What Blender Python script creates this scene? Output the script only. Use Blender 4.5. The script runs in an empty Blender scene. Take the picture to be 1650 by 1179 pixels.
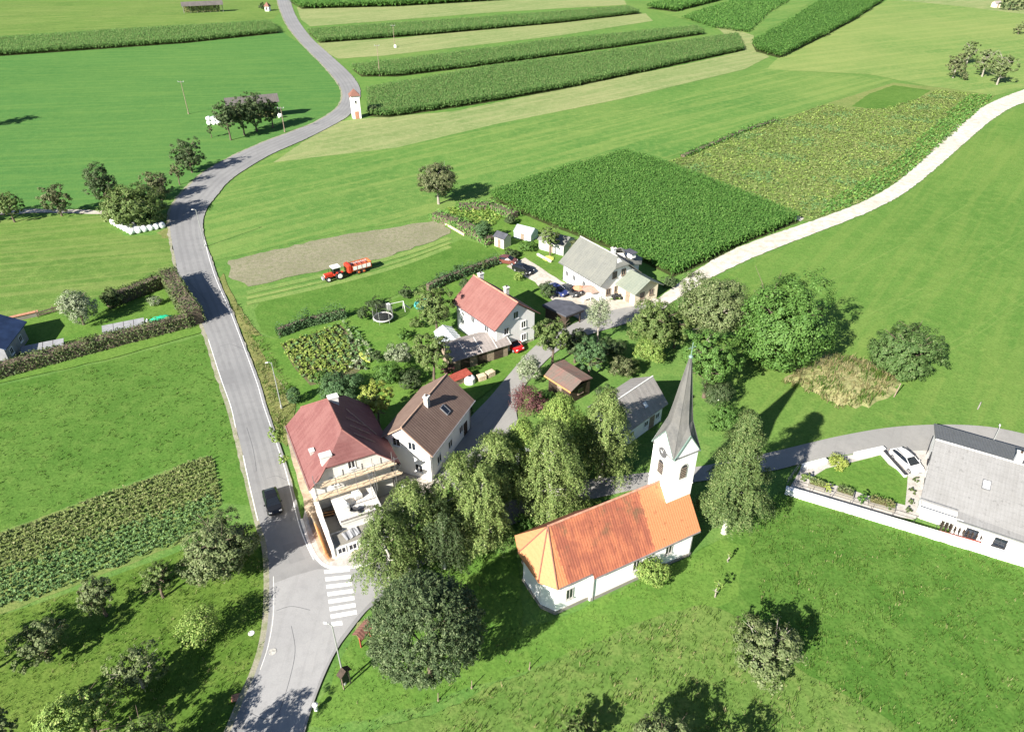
import bpy, bmesh, math, random
import numpy as np
from mathutils import Vector, Matrix

S = bpy.context.scene
COL = S.collection
R = math.radians
rnd = random.Random(7)

# ------------------------------------------------------------------ camera, sky, sun, exposure
F_PX, TILT, CAM_H, CX, CY = 1155.0, R(34.0), 60.0, 825.0, 589.5
cam_d = bpy.data.cameras.new('camera')
cam = bpy.data.objects.new('camera', cam_d)
COL.objects.link(cam)
cam.location = (0, 0, CAM_H)
cam.rotation_euler = (R(90) - TILT, 0, 0)
cam_d.sensor_width = 36.0
cam_d.lens = 36.0 * F_PX / 1650.0
cam_d.clip_start = 0.5
cam_d.clip_end = 6000
S.camera = cam
S.render.resolution_x, S.render.resolution_y = 1024, 731

SUN_AZ, SUN_EL = 40.5, 31.0          # heading of the light (clockwise from +Y), height of the sun
W = bpy.data.worlds.new('World')
S.world = W
W.use_nodes = True
wn = W.node_tree
sky = wn.nodes.new('ShaderNodeTexSky')
sky.sky_type = 'NISHITA'
sky.sun_disc = False
sky.sun_elevation = R(SUN_EL)
sky.sun_rotation = R(180 + SUN_AZ)
sky.air_density = 0.75
sky.dust_density = 0.3
bg = wn.nodes['Background']
bg.inputs['Strength'].default_value = 0.055
wn.links.new(sky.outputs[0], bg.inputs[0])
sun_d = bpy.data.lights.new('sun', 'SUN')
sun_d.energy = 5.0
sun_d.angle = R(0.5)
sun_d.color = (1.0, 0.945, 0.85)
sun = bpy.data.objects.new('sun', sun_d)
COL.objects.link(sun)
sun.rotation_euler = (R(90 - SUN_EL), 0, R(-SUN_AZ))
sun.location = (-100, -100, 150)
S.view_settings.view_transform = 'Standard'
S.view_settings.look = 'None'
S.view_settings.exposure = 1.34
S.view_settings.gamma = 1.0
S.cycles.max_bounces = 6
S.cycles.diffuse_bounces = 3
S.cycles.transparent_max_bounces = 6

# ------------------------------------------------------------------ photo pixel -> place on the ground
def G(px, py, z=0.0):
    u = (px - CX) / F_PX; v = -(py - CY) / F_PX
    d = (u, math.cos(TILT) + v * math.sin(TILT), -math.sin(TILT) + v * math.cos(TILT))
    t = (z - CAM_H) / d[2]
    return Vector((t * d[0], t * d[1], z))
def PIX(p):
    z = p[2] - CAM_H
    yc = p[1] * math.sin(TILT) + z * math.cos(TILT); zc = p[1] * math.cos(TILT) - z * math.sin(TILT)
    return (CX + F_PX * p[0] / zc, CY - F_PX * yc / zc, zc)
def HGT(bx, by, ty):
    b = G(bx, by); lo, hi = 0.0, 59.0
    for _ in range(40):
        m = (lo + hi) / 2
        if PIX((b.x, b.y, m))[1] > ty: lo = m
        else: hi = m
    return lo
def head(p, q):
    a, b = G(*p), G(*q)
    return math.atan2(b.y - a.y, b.x - a.x)

# ------------------------------------------------------------------ materials
MATS = {}
class NT:
    def __init__(s, name):
        s.m = bpy.data.materials.new(name); s.m.use_nodes = True
        s.t = s.m.node_tree; s.n = s.t.nodes; s.b = s.n['Principled BSDF']
        s.out = s.n['Material Output']
        s.b.inputs['Roughness'].default_value = 0.85
        s.b.inputs['Specular IOR Level'].default_value = 0.25
        s.tc = s.n.new('ShaderNodeTexCoord')
    def link(s, a, b): s.t.links.new(a, b)
    def vec(s, scale=(1, 1, 1), rot=0.0, src='Object'):
        mp = s.n.new('ShaderNodeMapping'); mp.inputs['Scale'].default_value = scale
        mp.inputs['Rotation'].default_value = (0, 0, rot)
        s.link(s.tc.outputs[src], mp.inputs[0]); return mp.outputs[0]
    def along(s, hd, ln, wd):
        mp = s.n.new('ShaderNodeMapping'); mp.vector_type = 'TEXTURE'; mp.inputs['Scale'].default_value = (ln, wd, 1)
        mp.inputs['Rotation'].default_value = (0, 0, hd); s.link(s.tc.outputs['Object'], mp.inputs[0]); return mp.outputs[0]
    def noise(s, scale, detail=3, rough=0.55, vec=None, dist=0.0):
        n = s.n.new('ShaderNodeTexNoise'); n.inputs['Scale'].default_value = scale
        n.inputs['Detail'].default_value = detail; n.inputs['Roughness'].default_value = rough
        n.inputs['Distortion'].default_value = dist
        s.link(vec if vec is not None else s.tc.outputs['Object'], n.inputs['Vector']); return n.outputs['Fac']
    def ramp(s, fac, lo, hi, a=0.0, b=1.0):
        m = s.n.new('ShaderNodeMapRange'); m.inputs['From Min'].default_value = lo; m.inputs['From Max'].default_value = hi
        m.inputs['To Min'].default_value = a; m.inputs['To Max'].default_value = b
        m.interpolation_type = 'SMOOTHSTEP'
        s.link(fac, m.inputs['Value']); return m.outputs[0]
    def mix(s, fac, a, b, mode='MIX'):
        m = s.n.new('ShaderNodeMix'); m.data_type = 'RGBA'; m.blend_type = mode
        for i, x in ((0, fac), (6, a), (7, b)):
            if isinstance(x, (int, float)): m.inputs[i].default_value = x
            elif isinstance(x, tuple): m.inputs[i].default_value = (*x, 1.0)
            else: s.link(x, m.inputs[i])
        return m.outputs[2]
    def wave(s, scale, vec=None, dist=0.0, direction='X', prof='SIN', dscale=1.0):
        w = s.n.new('ShaderNodeTexWave'); w.wave_profile = prof; w.bands_direction = direction
        w.inputs['Scale'].default_value = scale; w.inputs['Distortion'].default_value = dist
        w.inputs['Detail Scale'].default_value = dscale
        s.link(vec if vec is not None else s.tc.outputs['Object'], w.inputs['Vector']); return w.outputs['Fac']
    def math(s, op, a, b=None):
        m = s.n.new('ShaderNodeMath'); m.operation = op
        for i, x in ((0, a), (1, b)):
            if x is None: continue
            if isinstance(x, (int, float)): m.inputs[i].default_value = x
            else: s.link(x, m.inputs[i])
        return m.outputs[0]
    def sep(s, vec=None):
        n = s.n.new('ShaderNodeSeparateXYZ'); s.link(vec if vec is not None else s.tc.outputs['Object'], n.inputs[0]); return n.outputs
    def color(s, c):
        if isinstance(c, tuple): s.b.inputs['Base Color'].default_value = (*c, 1)
        else: s.link(c, s.b.inputs['Base Color'])
    def bump(s, h, dist=0.05, strength=0.6):
        b = s.n.new('ShaderNodeBump'); b.inputs['Distance'].default_value = dist; b.inputs['Strength'].default_value = strength
        s.link(h, b.inputs['Height']); s.link(b.outputs[0], s.b.inputs['Normal'])

def plain(name, c, rough=0.6, metal=0.0, var=0.18, scale=3.0, spec=0.3):
    if name in MATS: return MATS[name]
    k = NT(name)
    dk = tuple(x * (1 - var) for x in c); lt = tuple(min(1, x * (1 + var)) for x in c)
    n = k.noise(scale, 4, 0.6)
    k.color(k.mix(k.ramp(n, 0.3, 0.7), dk, lt))
    k.b.inputs['Roughness'].default_value = rough; k.b.inputs['Metallic'].default_value = metal
    k.b.inputs['Specular IOR Level'].default_value = spec
    MATS[name] = k.m; return k.m

def glass(name='window_glass', c=(0.015, 0.02, 0.03)):
    if name in MATS: return MATS[name]
    k = NT(name); k.color(c); k.b.inputs['Roughness'].default_value = 0.08; k.b.inputs['Specular IOR Level'].default_value = 0.6
    MATS[name] = k.m; return k.m

def grass(name, dark, mid, light, dry=None, dry_amt=0.5, stripe=None, big=0.035, fine=1.0):
    dark, mid, light = [(q[0] * .93, q[1] * 1.0, q[2] * 1.02) for q in (dark, mid, light)]
    """meadow: broad tone patches, clumps of a metre, tuft speckle; stripe=(heading, spacing, amount) are mowing swaths"""
    k = NT(name)
    n1 = k.noise(big, 4, 0.6); n2 = k.noise(0.5, 4, 0.65); n3 = k.noise(3.2 * fine, 4, 0.7); n4 = k.noise(0.012, 2)
    c = k.mix(k.ramp(n1, 0.35, 0.65), dark, mid)
    c = k.mix(k.ramp(k.noise(0.10, 4, 0.65, None, 0.6), 0.46, 0.66, 0, 0.55), c, light)
    c = k.mix(k.ramp(n2, 0.4, 0.68, 0, 0.7), c, light)
    if dry:
        d = k.math('ADD', k.ramp(n4, 0.4, 0.7, 0, 0.6), k.ramp(n2, 0.5, 0.75, 0, 0.5))
        c = k.mix(k.math('MULTIPLY', d, dry_amt), c, dry)
    c = k.mix(k.ramp(n3, 0.30, 0.60, 0.6, 0), c, tuple(x * 0.55 for x in dark))
    if stripe:
        hd, sp, amt = stripe
        amt = amt * .75; w = k.noise(1.0, 3, 0.6, k.along(hd, sp * 14, sp * .8)); w2 = k.noise(1.0, 2, 0.5, k.along(hd, sp * 40, sp * 3.2))
        c = k.mix(k.math('MULTIPLY', k.ramp(w, 0.45, 0.62), amt), c, light if not dry else dry)
        c = k.mix(k.math('MULTIPLY', k.ramp(w2, 0.5, 0.62), amt * .35), c, dark)
    k.color(c)
    h = k.math('ADD', k.math('MULTIPLY', n3, 0.5), n2)
    k.bump(h, 0.18, 0.5)
    k.b.inputs['Roughness'].default_value = 1.0; k.b.inputs['Specular IOR Level'].default_value = 0.055
    MATS[name] = k.m; return k.m

def soil(name, a, b, c, stripe=None, scale=1.5, bump=0.08):
    k = NT(name)
    n1 = k.noise(0.12, 4, 0.6); n2 = k.noise(scale, 5, 0.65); n3 = k.noise(6, 3)
    col = k.mix(k.ramp(n1, 0.35, 0.65), a, b)
    col = k.mix(k.ramp(n2, 0.42, 0.66, 0, 0.8), col, c)
    col = k.mix(k.ramp(n3, 0.3, 0.6, 0.5, 0), col, tuple(x * 0.5 for x in a))
    if stripe:
        hd, sp, amt = stripe
        w = k.noise(1.0, 3, 0.6, k.along(hd, sp * 14, sp * .8))
        col = k.mix(k.math('MULTIPLY', k.ramp(w, 0.45, 0.62), amt), col, c)
    k.color(col); k.bump(k.math('ADD', n2, k.math('MULTIPLY', n3, 0.4)), bump, 0.6)
    k.b.inputs['Specular IOR Level'].default_value = 0.08
    k.b.inputs['Roughness'].default_value = 1.0
    MATS[name] = k.m; return k.m

def asphalt(name, a, b, hd=None):
    k = NT(name)
    n1 = k.noise(0.09, 4, 0.6); n2 = k.noise(0.9, 4, 0.7); n3 = k.noise(7, 2)
    col = k.mix(k.ramp(n1, 0.35, 0.65), a, b)
    col = k.mix(k.ramp(n2, 0.45, 0.7, 0, 0.35), col, tuple(x * 0.8 for x in a))
    col = k.mix(k.ramp(n3, 0.3, 0.7, 0.16, 0), col, tuple(x * 0.6 for x in a))
    st = k.noise(0.5, 4, 0.7, k.along(hd, 6.0, 0.5) if hd is not None else None)
    col = k.mix(k.ramp(st, 0.5, 0.72, 0, 0.3), col, tuple(x * 0.72 for x in a))
    k.color(col); k.bump(n3, 0.01, 0.3)
    MATS[name] = k.m; return k.m

def leaf(name, a, b, c=None, trans=0.16, gain=1.3):
    """leaf colour varies from leaf to leaf and from bough to bough"""
    if name in MATS: return MATS[name]
    a, b, c = [tuple(min(.8, q * gain) for q in x) if x else None for x in (a, b, c)]
    k = NT(name)
    geo = k.n.new('ShaderNodeNewGeometry')
    n = k.noise(0.45, 3, 0.6)
    f = k.math('ADD', k.math('MULTIPLY', geo.outputs['Random Per Island'], 0.65), k.math('MULTIPLY', k.ramp(n, 0.35, 0.65), 0.35))
    col = k.mix(f, a, b)
    if c:
        g = k.math('GREATER_THAN', geo.outputs['Random Per Island'], 0.84)
        col = k.mix(k.math('MULTIPLY', g, 0.8), col, c)
    k.color(col)
    k.b.inputs['Roughness'].default_value = 0.6; k.b.inputs['Specular IOR Level'].default_value = 0.22
    tr = k.n.new('ShaderNodeBsdfTranslucent'); k.link(col, tr.inputs[0])
    ms = k.n.new('ShaderNodeMixShader'); ms.inputs[0].default_value = trans
    k.link(k.b.outputs[0], ms.inputs[1]); k.link(tr.outputs[0], ms.inputs[2]); k.link(ms.outputs[0], k.out.inputs[0])
    MATS[name] = k.m; return k.m

def tiles(name, a, b, weather=None, wamt=0.5, pitch=0.30, moss=None, split=None, new=None):
    """roof tiles: columns run down the slope (local X pitch), courses by height; split=(x0,x1): weathered tiles between, new ones outside"""
    k = NT(name)
    x, y, z = k.sep()
    nb = k.noise(0.45, 4, 0.65); nf = k.noise(5.0, 3, 0.7)
    col = k.mix(k.ramp(nf, 0.3, 0.7), a, b)
    wm = k.math('MULTIPLY', k.ramp(nb, 0.38, 0.66), wamt) if weather else None
    if weather:
        streak = k.noise(1.0, 4, 0.65, k.vec((2.2, 0.35, 0.35)))
        wm = k.math('MULTIPLY', k.ramp(k.math('ADD', k.math('MULTIPLY', nb, 0.5), k.math('MULTIPLY', streak, 0.5)), 0.4, 0.6), wamt)
        wcol = k.mix(wm, col, weather)
        if moss:
            mm = k.math('MULTIPLY', k.ramp(k.noise(0.35, 4, 0.7), 0.5, 0.68), k.ramp(z, 4.5, 8.8))
            wcol = k.mix(mm, wcol, moss)
        if split:
            ed = k.math('ADD', x, k.math('MULTIPLY', k.math('SUBTRACT', k.noise(2.0, 3), 0.5), 1.0))
            lo = k.math('GREATER_THAN', ed, split[0]); hi = k.math('LESS_THAN', ed, split[1])
            ncol = k.mix(k.ramp(nf, 0.3, 0.7), new, tuple(q * 0.86 for q in new))
            col = k.mix(k.math('MULTIPLY', lo, hi), ncol, wcol)
        else: col = wcol
    if weather:
        sp_ = k.ramp(k.noise(1.5, 4, 0.7), 0.58, 0.70, 0, 0.45)
        col = k.mix(sp_, col, tuple(q * 0.5 for q in weather))
    wv = k.wave(0.31416 / pitch, None, 0, 'X'); zz = k.wave(0.31416 / 0.24, None, 0, 'Z', 'SAW')
    col = k.mix(k.ramp(wv, 0.0, 0.35, 0.10, 0), col, tuple(q * 0.45 for q in a))
    k.color(col)
    k.bump(k.math('ADD', wv, k.math('MULTIPLY', zz, 0.7)), 0.022, 0.6)
    k.b.inputs['Roughness'].default_value = 0.8
    MATS[name] = k.m; return k.m

def wallmat(name, c, stain=0.2, speck=0.12):
    if name in MATS: return MATS[name]
    k = NT(name)
    n1 = k.noise(0.5, 5, 0.65); n2 = k.noise(9, 3)
    st = k.noise(1.2, 4, 0.6, k.vec((3, 3, 0.3)))
    col = k.mix(k.ramp(n1, 0.4, 0.75, 0, stain), c, (c[0] * 0.72, c[1] * 0.68, c[2] * 0.6))
    col = k.mix(k.ramp(st, 0.5, 0.75, 0, stain), col, (c[0] * 0.68, c[1] * 0.68, c[2] * 0.66))
    col = k.mix(k.ramp(n2, 0.3, 0.7, speck, 0), col, tuple(x * 0.8 for x in c))
    k.color(col); k.bump(n2, 0.01, 0.3)
    MATS[name] = k.m; return k.m

M = {}
M['meadow'] = grass('meadow_grass', (0.092, 0.190, 0.040), (0.120, 0.222, 0.048), (0.160, 0.252, 0.060), (0.23, 0.28, 0.085), 0.45)
M['field_left'] = grass('pasture_grass', (0.070, 0.172, 0.042), (0.084, 0.192, 0.047), (0.106, 0.212, 0.053), (0.15, 0.25, 0.06), 0.3, (R(8), 2.6, 0.35), 0.02)
M['mown_left'] = grass('mown_grass', (0.098, 0.175, 0.036), (0.128, 0.210, 0.044), (0.165, 0.245, 0.056), (0.24, 0.27, 0.09), 0.5, (R(14), 2.2, 0.45))
M['lush'] = grass('lush_grass', (0.068, 0.152, 0.024), (0.090, 0.182, 0.031), (0.125, 0.215, 0.042), (0.16, 0.225, 0.055), 0.4)
M['orchard'] = grass('orchard_grass', (0.082, 0.152, 0.022), (0.108, 0.185, 0.030), (0.150, 0.215, 0.042), (0.19, 0.22, 0.06), 0.4)
M['rough'] = grass('rough_grass', (0.100, 0.180, 0.036), (0.130, 0.208, 0.045), (0.180, 0.240, 0.062), (0.235, 0.245, 0.09), 0.5, None, 0.12)
M['dry'] = grass('dry_grass', (0.15, 0.19, 0.06), (0.25, 0.245, 0.10), (0.36, 0.32, 0.16), (0.40, 0.33, 0.18), 0.8, None, 0.2)
M['verge'] = grass('verge_grass', (0.14, 0.165, 0.045), (0.19, 0.20, 0.065), (0.26, 0.245, 0.09), (0.33, 0.28, 0.12), 0.7, None, 0.2)
M['tan'] = grass('stubble_grass', (0.175, 0.235, 0.078), (0.23, 0.27, 0.10), (0.29, 0.315, 0.13), (0.35, 0.335, 0.165), 0.6, (R(38), 3.0, 0.4))
M['slope'] = grass('slope_grass', (0.086, 0.186, 0.040), (0.118, 0.220, 0.048), (0.165, 0.258, 0.062), (0.25, 0.30, 0.09), 0.5, (R(38), 4.0, 0.4), 0.02)
M['slope_yellow'] = grass('yellow_slope_grass', (0.140, 0.230, 0.058), (0.185, 0.265, 0.07), (0.235, 0.295, 0.085), (0.29, 0.32, 0.11), 0.7, (R(25), 5.0, 0.4), 0.02)
M['right'] = grass('right_meadow_grass', (0.098, 0.190, 0.036), (0.120, 0.215, 0.042), (0.150, 0.240, 0.052), (0.20, 0.26, 0.066), 0.5, (R(52), 3.0, 0.3), 0.025)
M['right_track'] = grass('right_meadow_track', (0.125, 0.215, 0.045), (0.150, 0.235, 0.052), (0.175, 0.255, 0.06), (0.21, 0.27, 0.07), 0.5, None, 0.025)
M['lawn'] = grass('lawn_grass', (0.096, 0.190, 0.032), (0.120, 0.215, 0.038), (0.148, 0.238, 0.046), (0.17, 0.225, 0.055), 0.3, None, 0.1)
M['weeds'] = grass('weed_ground', (0.12, 0.19, 0.045), (0.165, 0.225, 0.058), (0.215, 0.25, 0.078), (0.27, 0.26, 0.10), 0.7, None, 0.08)
M['cut'] = soil('cut_field_soil', (0.235, 0.222, 0.15), (0.28, 0.26, 0.18), (0.18, 0.195, 0.10), (R(24), 1.6, 0.2), 1.2, 0.12)
M['corn_soil'] = soil('maize_soil', (0.05, 0.07, 0.02), (0.06, 0.09, 0.025), (0.08, 0.08, 0.04))
M['bed'] = soil('garden_soil', (0.13, 0.11, 0.06), (0.10, 0.12, 0.05), (0.20, 0.17, 0.10))
M['road'] = asphalt('road_asphalt', (0.232, 0.231, 0.232), (0.27, 0.268, 0.266), R(116))
M['road_new'] = asphalt('new_asphalt', (0.302, 0.30, 0.302), (0.345, 0.342, 0.342), R(90))
M['lane'] = asphalt('lane_asphalt', (0.27, 0.265, 0.255), (0.315, 0.305, 0.29), R(60))
M['gravel'] = soil('white_gravel', (0.56, 0.525, 0.46), (0.64, 0.60, 0.54), (0.44, 0.40, 0.32), None, 0.7, 0.05)
M['yard'] = soil('yard_gravel', (0.50, 0.46, 0.40), (0.56, 0.52, 0.46), (0.40, 0.36, 0.30), None, 1.2, 0.04)
M['paving'] = soil('paving_stone', (0.46, 0.44, 0.41), (0.52, 0.49, 0.46), (0.40, 0.36, 0.33), None, 1.5, 0.03)
M['trench'] = soil('red_gravel', (0.40, 0.31, 0.23), (0.47, 0.39, 0.30), (0.29, 0.22, 0.17), None, 1.5, 0.05)
M['shoulder'] = soil('shoulder_gravel', (0.30, 0.29, 0.22), (0.36, 0.33, 0.26), (0.20, 0.23, 0.11), None, 1.2, 0.04)
M['paint'] = plain('road_paint', (0.80, 0.80, 0.78), 0.7, 0, 0.12, 2.0)
M['kerb'] = plain('kerb_stone', (0.66, 0.65, 0.62), 0.8, 0, 0.15, 2.0)
M['white_wall'] = wallmat('white_render', (0.88, 0.87, 0.85), 0.10, 0.08)
M['church_wall'] = wallmat('church_render', (0.90, 0.895, 0.88), 0.16, 0.08)
M['cream_wall'] = wallmat('cream_render', (0.72, 0.62, 0.46), 0.3)
M['sand_wall'] = wallmat('sand_render', (0.76, 0.68, 0.52), 0.2)
M['grey_wall'] = wallmat('grey_render', (0.56, 0.56, 0.55), 0.3)
M['raw_wall'] = wallmat('unpainted_render', (0.72, 0.70, 0.66), 0.45, 0.25)
M['site_wall'] = wallmat('site_wall_render', (0.76, 0.74, 0.71), 0.4, 0.2)
M['slab'] = wallmat('concrete_slab', (0.66, 0.645, 0.61), 0.5, 0.25)
M['concrete'] = wallmat('old_concrete', (0.27, 0.255, 0.225), 0.7, 0.4)
M['old_roof'] = tiles('weathered_church_tile', (0.44, 0.155, 0.082), (0.39, 0.13, 0.066), (0.22, 0.07, 0.048), 0.8, 0.28, (0.13, 0.09, 0.05), (0.9, 11.2), (0.52, 0.215, 0.098))
M['new_roof'] = tiles('new_orange_tile', (0.55, 0.25, 0.12), (0.51, 0.225, 0.105), None, 0, 0.28)
M['red_roof'] = tiles('red_brown_tile', (0.190, 0.078, 0.074), (0.158, 0.062, 0.060), (0.24, 0.115, 0.107), 0.6, 0.30)
M['brown_roof'] = tiles('brown_tile', (0.20, 0.135, 0.108), (0.165, 0.108, 0.088), (0.25, 0.175, 0.14), 0.5, 0.36)
M['pink_roof'] = tiles('pink_red_tile', (0.225, 0.098, 0.085), (0.195, 0.083, 0.074), (0.27, 0.135, 0.118), 0.5, 0.6)
M['grey_roof'] = tiles('grey_fibre_tile', (0.175, 0.178, 0.165), (0.15, 0.155, 0.14), (0.22, 0.22, 0.19), 0.5, 0.5)
M['sage_roof'] = tiles('sage_tile', (0.20, 0.225, 0.185), (0.17, 0.195, 0.16), (0.24, 0.255, 0.205), 0.5, 0.5)
M['light_roof'] = tiles('pale_grey_tile', (0.265, 0.262, 0.26), (0.24, 0.238, 0.236), (0.20, 0.196, 0.19), 0.5, 0.34)
M['barn_roof'] = tiles('barn_fibre_sheet', (0.31, 0.295, 0.28), (0.28, 0.265, 0.25), (0.22, 0.20, 0.185), 0.5, 0.9)
M['shed_roof'] = tiles('corrugated_sheet', (0.34, 0.30, 0.28), (0.28, 0.25, 0.235), (0.22, 0.19, 0.18), 0.6, 0.6)
M['hay_roof'] = tiles('hay_rack_shingle', (0.115, 0.105, 0.10), (0.09, 0.082, 0.08), (0.15, 0.135, 0.125), 0.6, 0.6)
M['cabin_roof'] = tiles('felt_shingle', (0.19, 0.155, 0.13), (0.16, 0.13, 0.11), (0.28, 0.13, 0.11), 0.5, 0.5)
M['slate'] = plain('dark_flat_roofing', (0.075, 0.078, 0.095), 0.7, 0, 0.2, 0.8)
M['blue_roof'] = plain('dark_blue_sheet', (0.035, 0.06, 0.13), 0.5, 0, 0.25, 0.6)
M['rust_roof'] = tiles('old_brown_tile', (0.24, 0.12, 0.09), (0.19, 0.09, 0.07), None, 0, 0.3)
M['spire'] = tiles('zinc_spire_sheet', (0.118, 0.118, 0.116), (0.092, 0.092, 0.092), (0.165, 0.158, 0.148), 0.6, 0.55)
M['ridge_cap'] = plain('ridge_tile', (0.45, 0.22, 0.15), 0.8, 0, 0.25, 2)
M['verge_board'] = plain('verge_board', (0.40, 0.27, 0.20), 0.7, 0, 0.2, 2)
M['clock_face'] = plain('clock_face', (0.10, 0.10, 0.105), 0.6, 0, 0.15, 4)
M['gutter'] = plain('zinc_gutter', (0.33, 0.33, 0.34), 0.45, 0.6, 0.15, 2)
M['brick'] = plain('chimney_render', (0.50, 0.47, 0.43), 0.9, 0, 0.25, 3)
M['dark_wood'] = plain('dark_timber', (0.055, 0.038, 0.028), 0.8, 0, 0.35, 4)
M['wood'] = plain('weathered_timber', (0.26, 0.20, 0.15), 0.85, 0, 0.35, 5)
M['grey_wood'] = plain('grey_timber', (0.24, 0.22, 0.21), 0.9, 0, 0.35, 5)
M['new_wood'] = plain('fresh_boards', (0.56, 0.45, 0.32), 0.8, 0, 0.25, 4)
M['orange_wood'] = plain('orange_boards', (0.54, 0.27, 0.11), 0.7, 0, 0.2, 4)
M['steel'] = plain('galvanised_steel', (0.30, 0.31, 0.32), 0.45, 0.7, 0.2, 4)
M['white'] = plain('white_paint', (0.82, 0.82, 0.80), 0.45, 0, 0.06, 3)
M['film'] = plain('white_bale_film', (0.84, 0.85, 0.84), 0.35, 0, 0.08, 5)
M['black'] = plain('black_rubber', (0.02, 0.02, 0.021), 0.8, 0, 0.3, 6)
M['rim'] = plain('wheel_rim', (0.42, 0.42, 0.44), 0.35, 0.6, 0.1, 6)
M['trim'] = plain('dark_plastic', (0.035, 0.035, 0.04), 0.6, 0, 0.2, 5)
M['red_paint'] = plain('red_machine_paint', (0.50, 0.045, 0.022), 0.4, 0, 0.15, 4)
M['orange_paint'] = plain('orange_machine_paint', (0.60, 0.16, 0.05), 0.5, 0, 0.15, 4)
M['brown_red'] = plain('red_brown_paint', (0.30, 0.065, 0.045), 0.7, 0, 0.25, 4)
M['green_sheet'] = plain('turquoise_tarp', (0.02, 0.46, 0.24), 0.55, 0, 0.1, 2)
M['pool_blue'] = plain('turquoise_plastic', (0.08, 0.40, 0.36), 0.4, 0, 0.2, 3)
M['lime'] = plain('lime_tarp', (0.50, 0.56, 0.12), 0.6, 0, 0.15, 2)
M['panel_grey'] = plain('grey_panel', (0.29, 0.295, 0.31), 0.55, 0, 0.12, 1.5)
M['pole'] = plain('pole_grey', (0.38, 0.39, 0.38), 0.5, 0.3, 0.1, 3)
M['stone'] = plain('grey_stone', (0.40, 0.39, 0.36), 0.9, 0, 0.3, 3)
M['terra'] = plain('terracotta', (0.45, 0.22, 0.14), 0.9, 0, 0.25, 4)
M['copper'] = plain('green_copper', (0.20, 0.30, 0.26), 0.5, 0.3, 0.15, 5)
M['parasol'] = plain('brown_canvas', (0.36, 0.25, 0.20), 0.9, 0, 0.1, 3)
M['orange_cloth'] = plain('orange_canvas', (0.62, 0.26, 0.15), 0.9, 0, 0.1, 3)
M['poly_glass'] = plain('greenhouse_sheet', (0.50, 0.56, 0.60), 0.25, 0.0, 0.12, 2, 0.5)
M['bark'] = plain('bark', (0.13, 0.10, 0.075), 0.95, 0, 0.35, 5)
M['birch_bark'] = plain('birch_bark', (0.50, 0.48, 0.44), 0.9, 0, 0.35, 4)
M['pale_bark'] = plain('pale_bark', (0.30, 0.27, 0.23), 0.95, 0, 0.35, 5)

L = {}
L['green'] = leaf('broadleaf', (0.042, 0.100, 0.018), (0.080, 0.155, 0.032), (0.11, 0.19, 0.05))
L['deep'] = leaf('dark_broadleaf', (0.034, 0.060, 0.022), (0.068, 0.100, 0.038), (0.10, 0.12, 0.06))
L['darkgreen'] = leaf('dark_green_leaf', (0.036, 0.075, 0.020), (0.076, 0.128, 0.036), (0.11, 0.15, 0.06))
L['olive'] = leaf('olive_leaf', (0.060, 0.100, 0.026), (0.115, 0.160, 0.046), (0.17, 0.20, 0.08))
L['grey'] = leaf('grey_leaf', (0.070, 0.100, 0.038), (0.132, 0.165, 0.064), (0.19, 0.21, 0.105))
L['brown'] = leaf('brownish_leaf', (0.060, 0.080, 0.032), (0.115, 0.130, 0.056), (0.17, 0.165, 0.09))
L['bright'] = leaf('bright_leaf', (0.100, 0.170, 0.034), (0.180, 0.250, 0.060), (0.28, 0.33, 0.10))
L['yellow'] = leaf('yellow_green_leaf', (0.150, 0.200, 0.034), (0.250, 0.290, 0.060), (0.35, 0.37, 0.12))
L['birch'] = leaf('birch_leaf', (0.080, 0.126, 0.034), (0.155, 0.208, 0.060), (0.23, 0.27, 0.10))
L['birch_dark'] = leaf('dark_birch_leaf', (0.046, 0.082, 0.024), (0.096, 0.138, 0.042), (0.15, 0.18, 0.07))
L['needle'] = leaf('yew_needle', (0.032, 0.056, 0.022), (0.078, 0.110, 0.045), (0.13, 0.16, 0.075), 0.03)
L['thuja'] = leaf('thuja_needle', (0.036, 0.080, 0.030), (0.075, 0.130, 0.050), None, 0.08)
L['hedge'] = leaf('hedge_leaf', (0.042, 0.068, 0.022), (0.085, 0.115, 0.038), (0.12, 0.13, 0.055), 0.12)
L['silver'] = leaf('silver_leaf', (0.115, 0.150, 0.080), (0.210, 0.245, 0.140), (0.36, 0.38, 0.28))
L['purple'] = leaf('purple_leaf', (0.070, 0.028, 0.034), (0.130, 0.055, 0.055), (0.15, 0.11, 0.07), 0.15)
L['maize'] = leaf('maize_leaf', (0.048, 0.120, 0.024), (0.088, 0.180, 0.038), (0.125, 0.22, 0.055), 0.3, gain=1.7)
L['maize_far'] = leaf('dry_maize_leaf', (0.074, 0.158, 0.042), (0.125, 0.220, 0.062), (0.18, 0.26, 0.09), 0.3, gain=1.45)
L['crop'] = leaf('potato_leaf', (0.065, 0.130, 0.042), (0.110, 0.185, 0.062), (0.16, 0.23, 0.09), 0.2, gain=1.45)
L['crop_dry'] = leaf('dry_crop_leaf', (0.110, 0.150, 0.048), (0.170, 0.200, 0.07), (0.22, 0.22, 0.10), 0.2, gain=1.3)
L['veg'] = leaf('vegetable_leaf', (0.120, 0.185, 0.034), (0.200, 0.260, 0.056), (0.28, 0.30, 0.09), 0.2, gain=1.25)
L['weed'] = leaf('weed_leaf', (0.135, 0.195, 0.056), (0.190, 0.240, 0.078), (0.235, 0.25, 0.10), 0.2, gain=1.0)
L['blade'] = leaf('grass_blade', (0.080, 0.158, 0.026), (0.125, 0.205, 0.040), (0.17, 0.23, 0.06), 0.5, gain=1.15)
L['hay'] = leaf('dry_hay_blade', (0.25, 0.24, 0.10), (0.40, 0.35, 0.17), (0.48, 0.42, 0.23), 0.5, gain=0.95)
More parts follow.
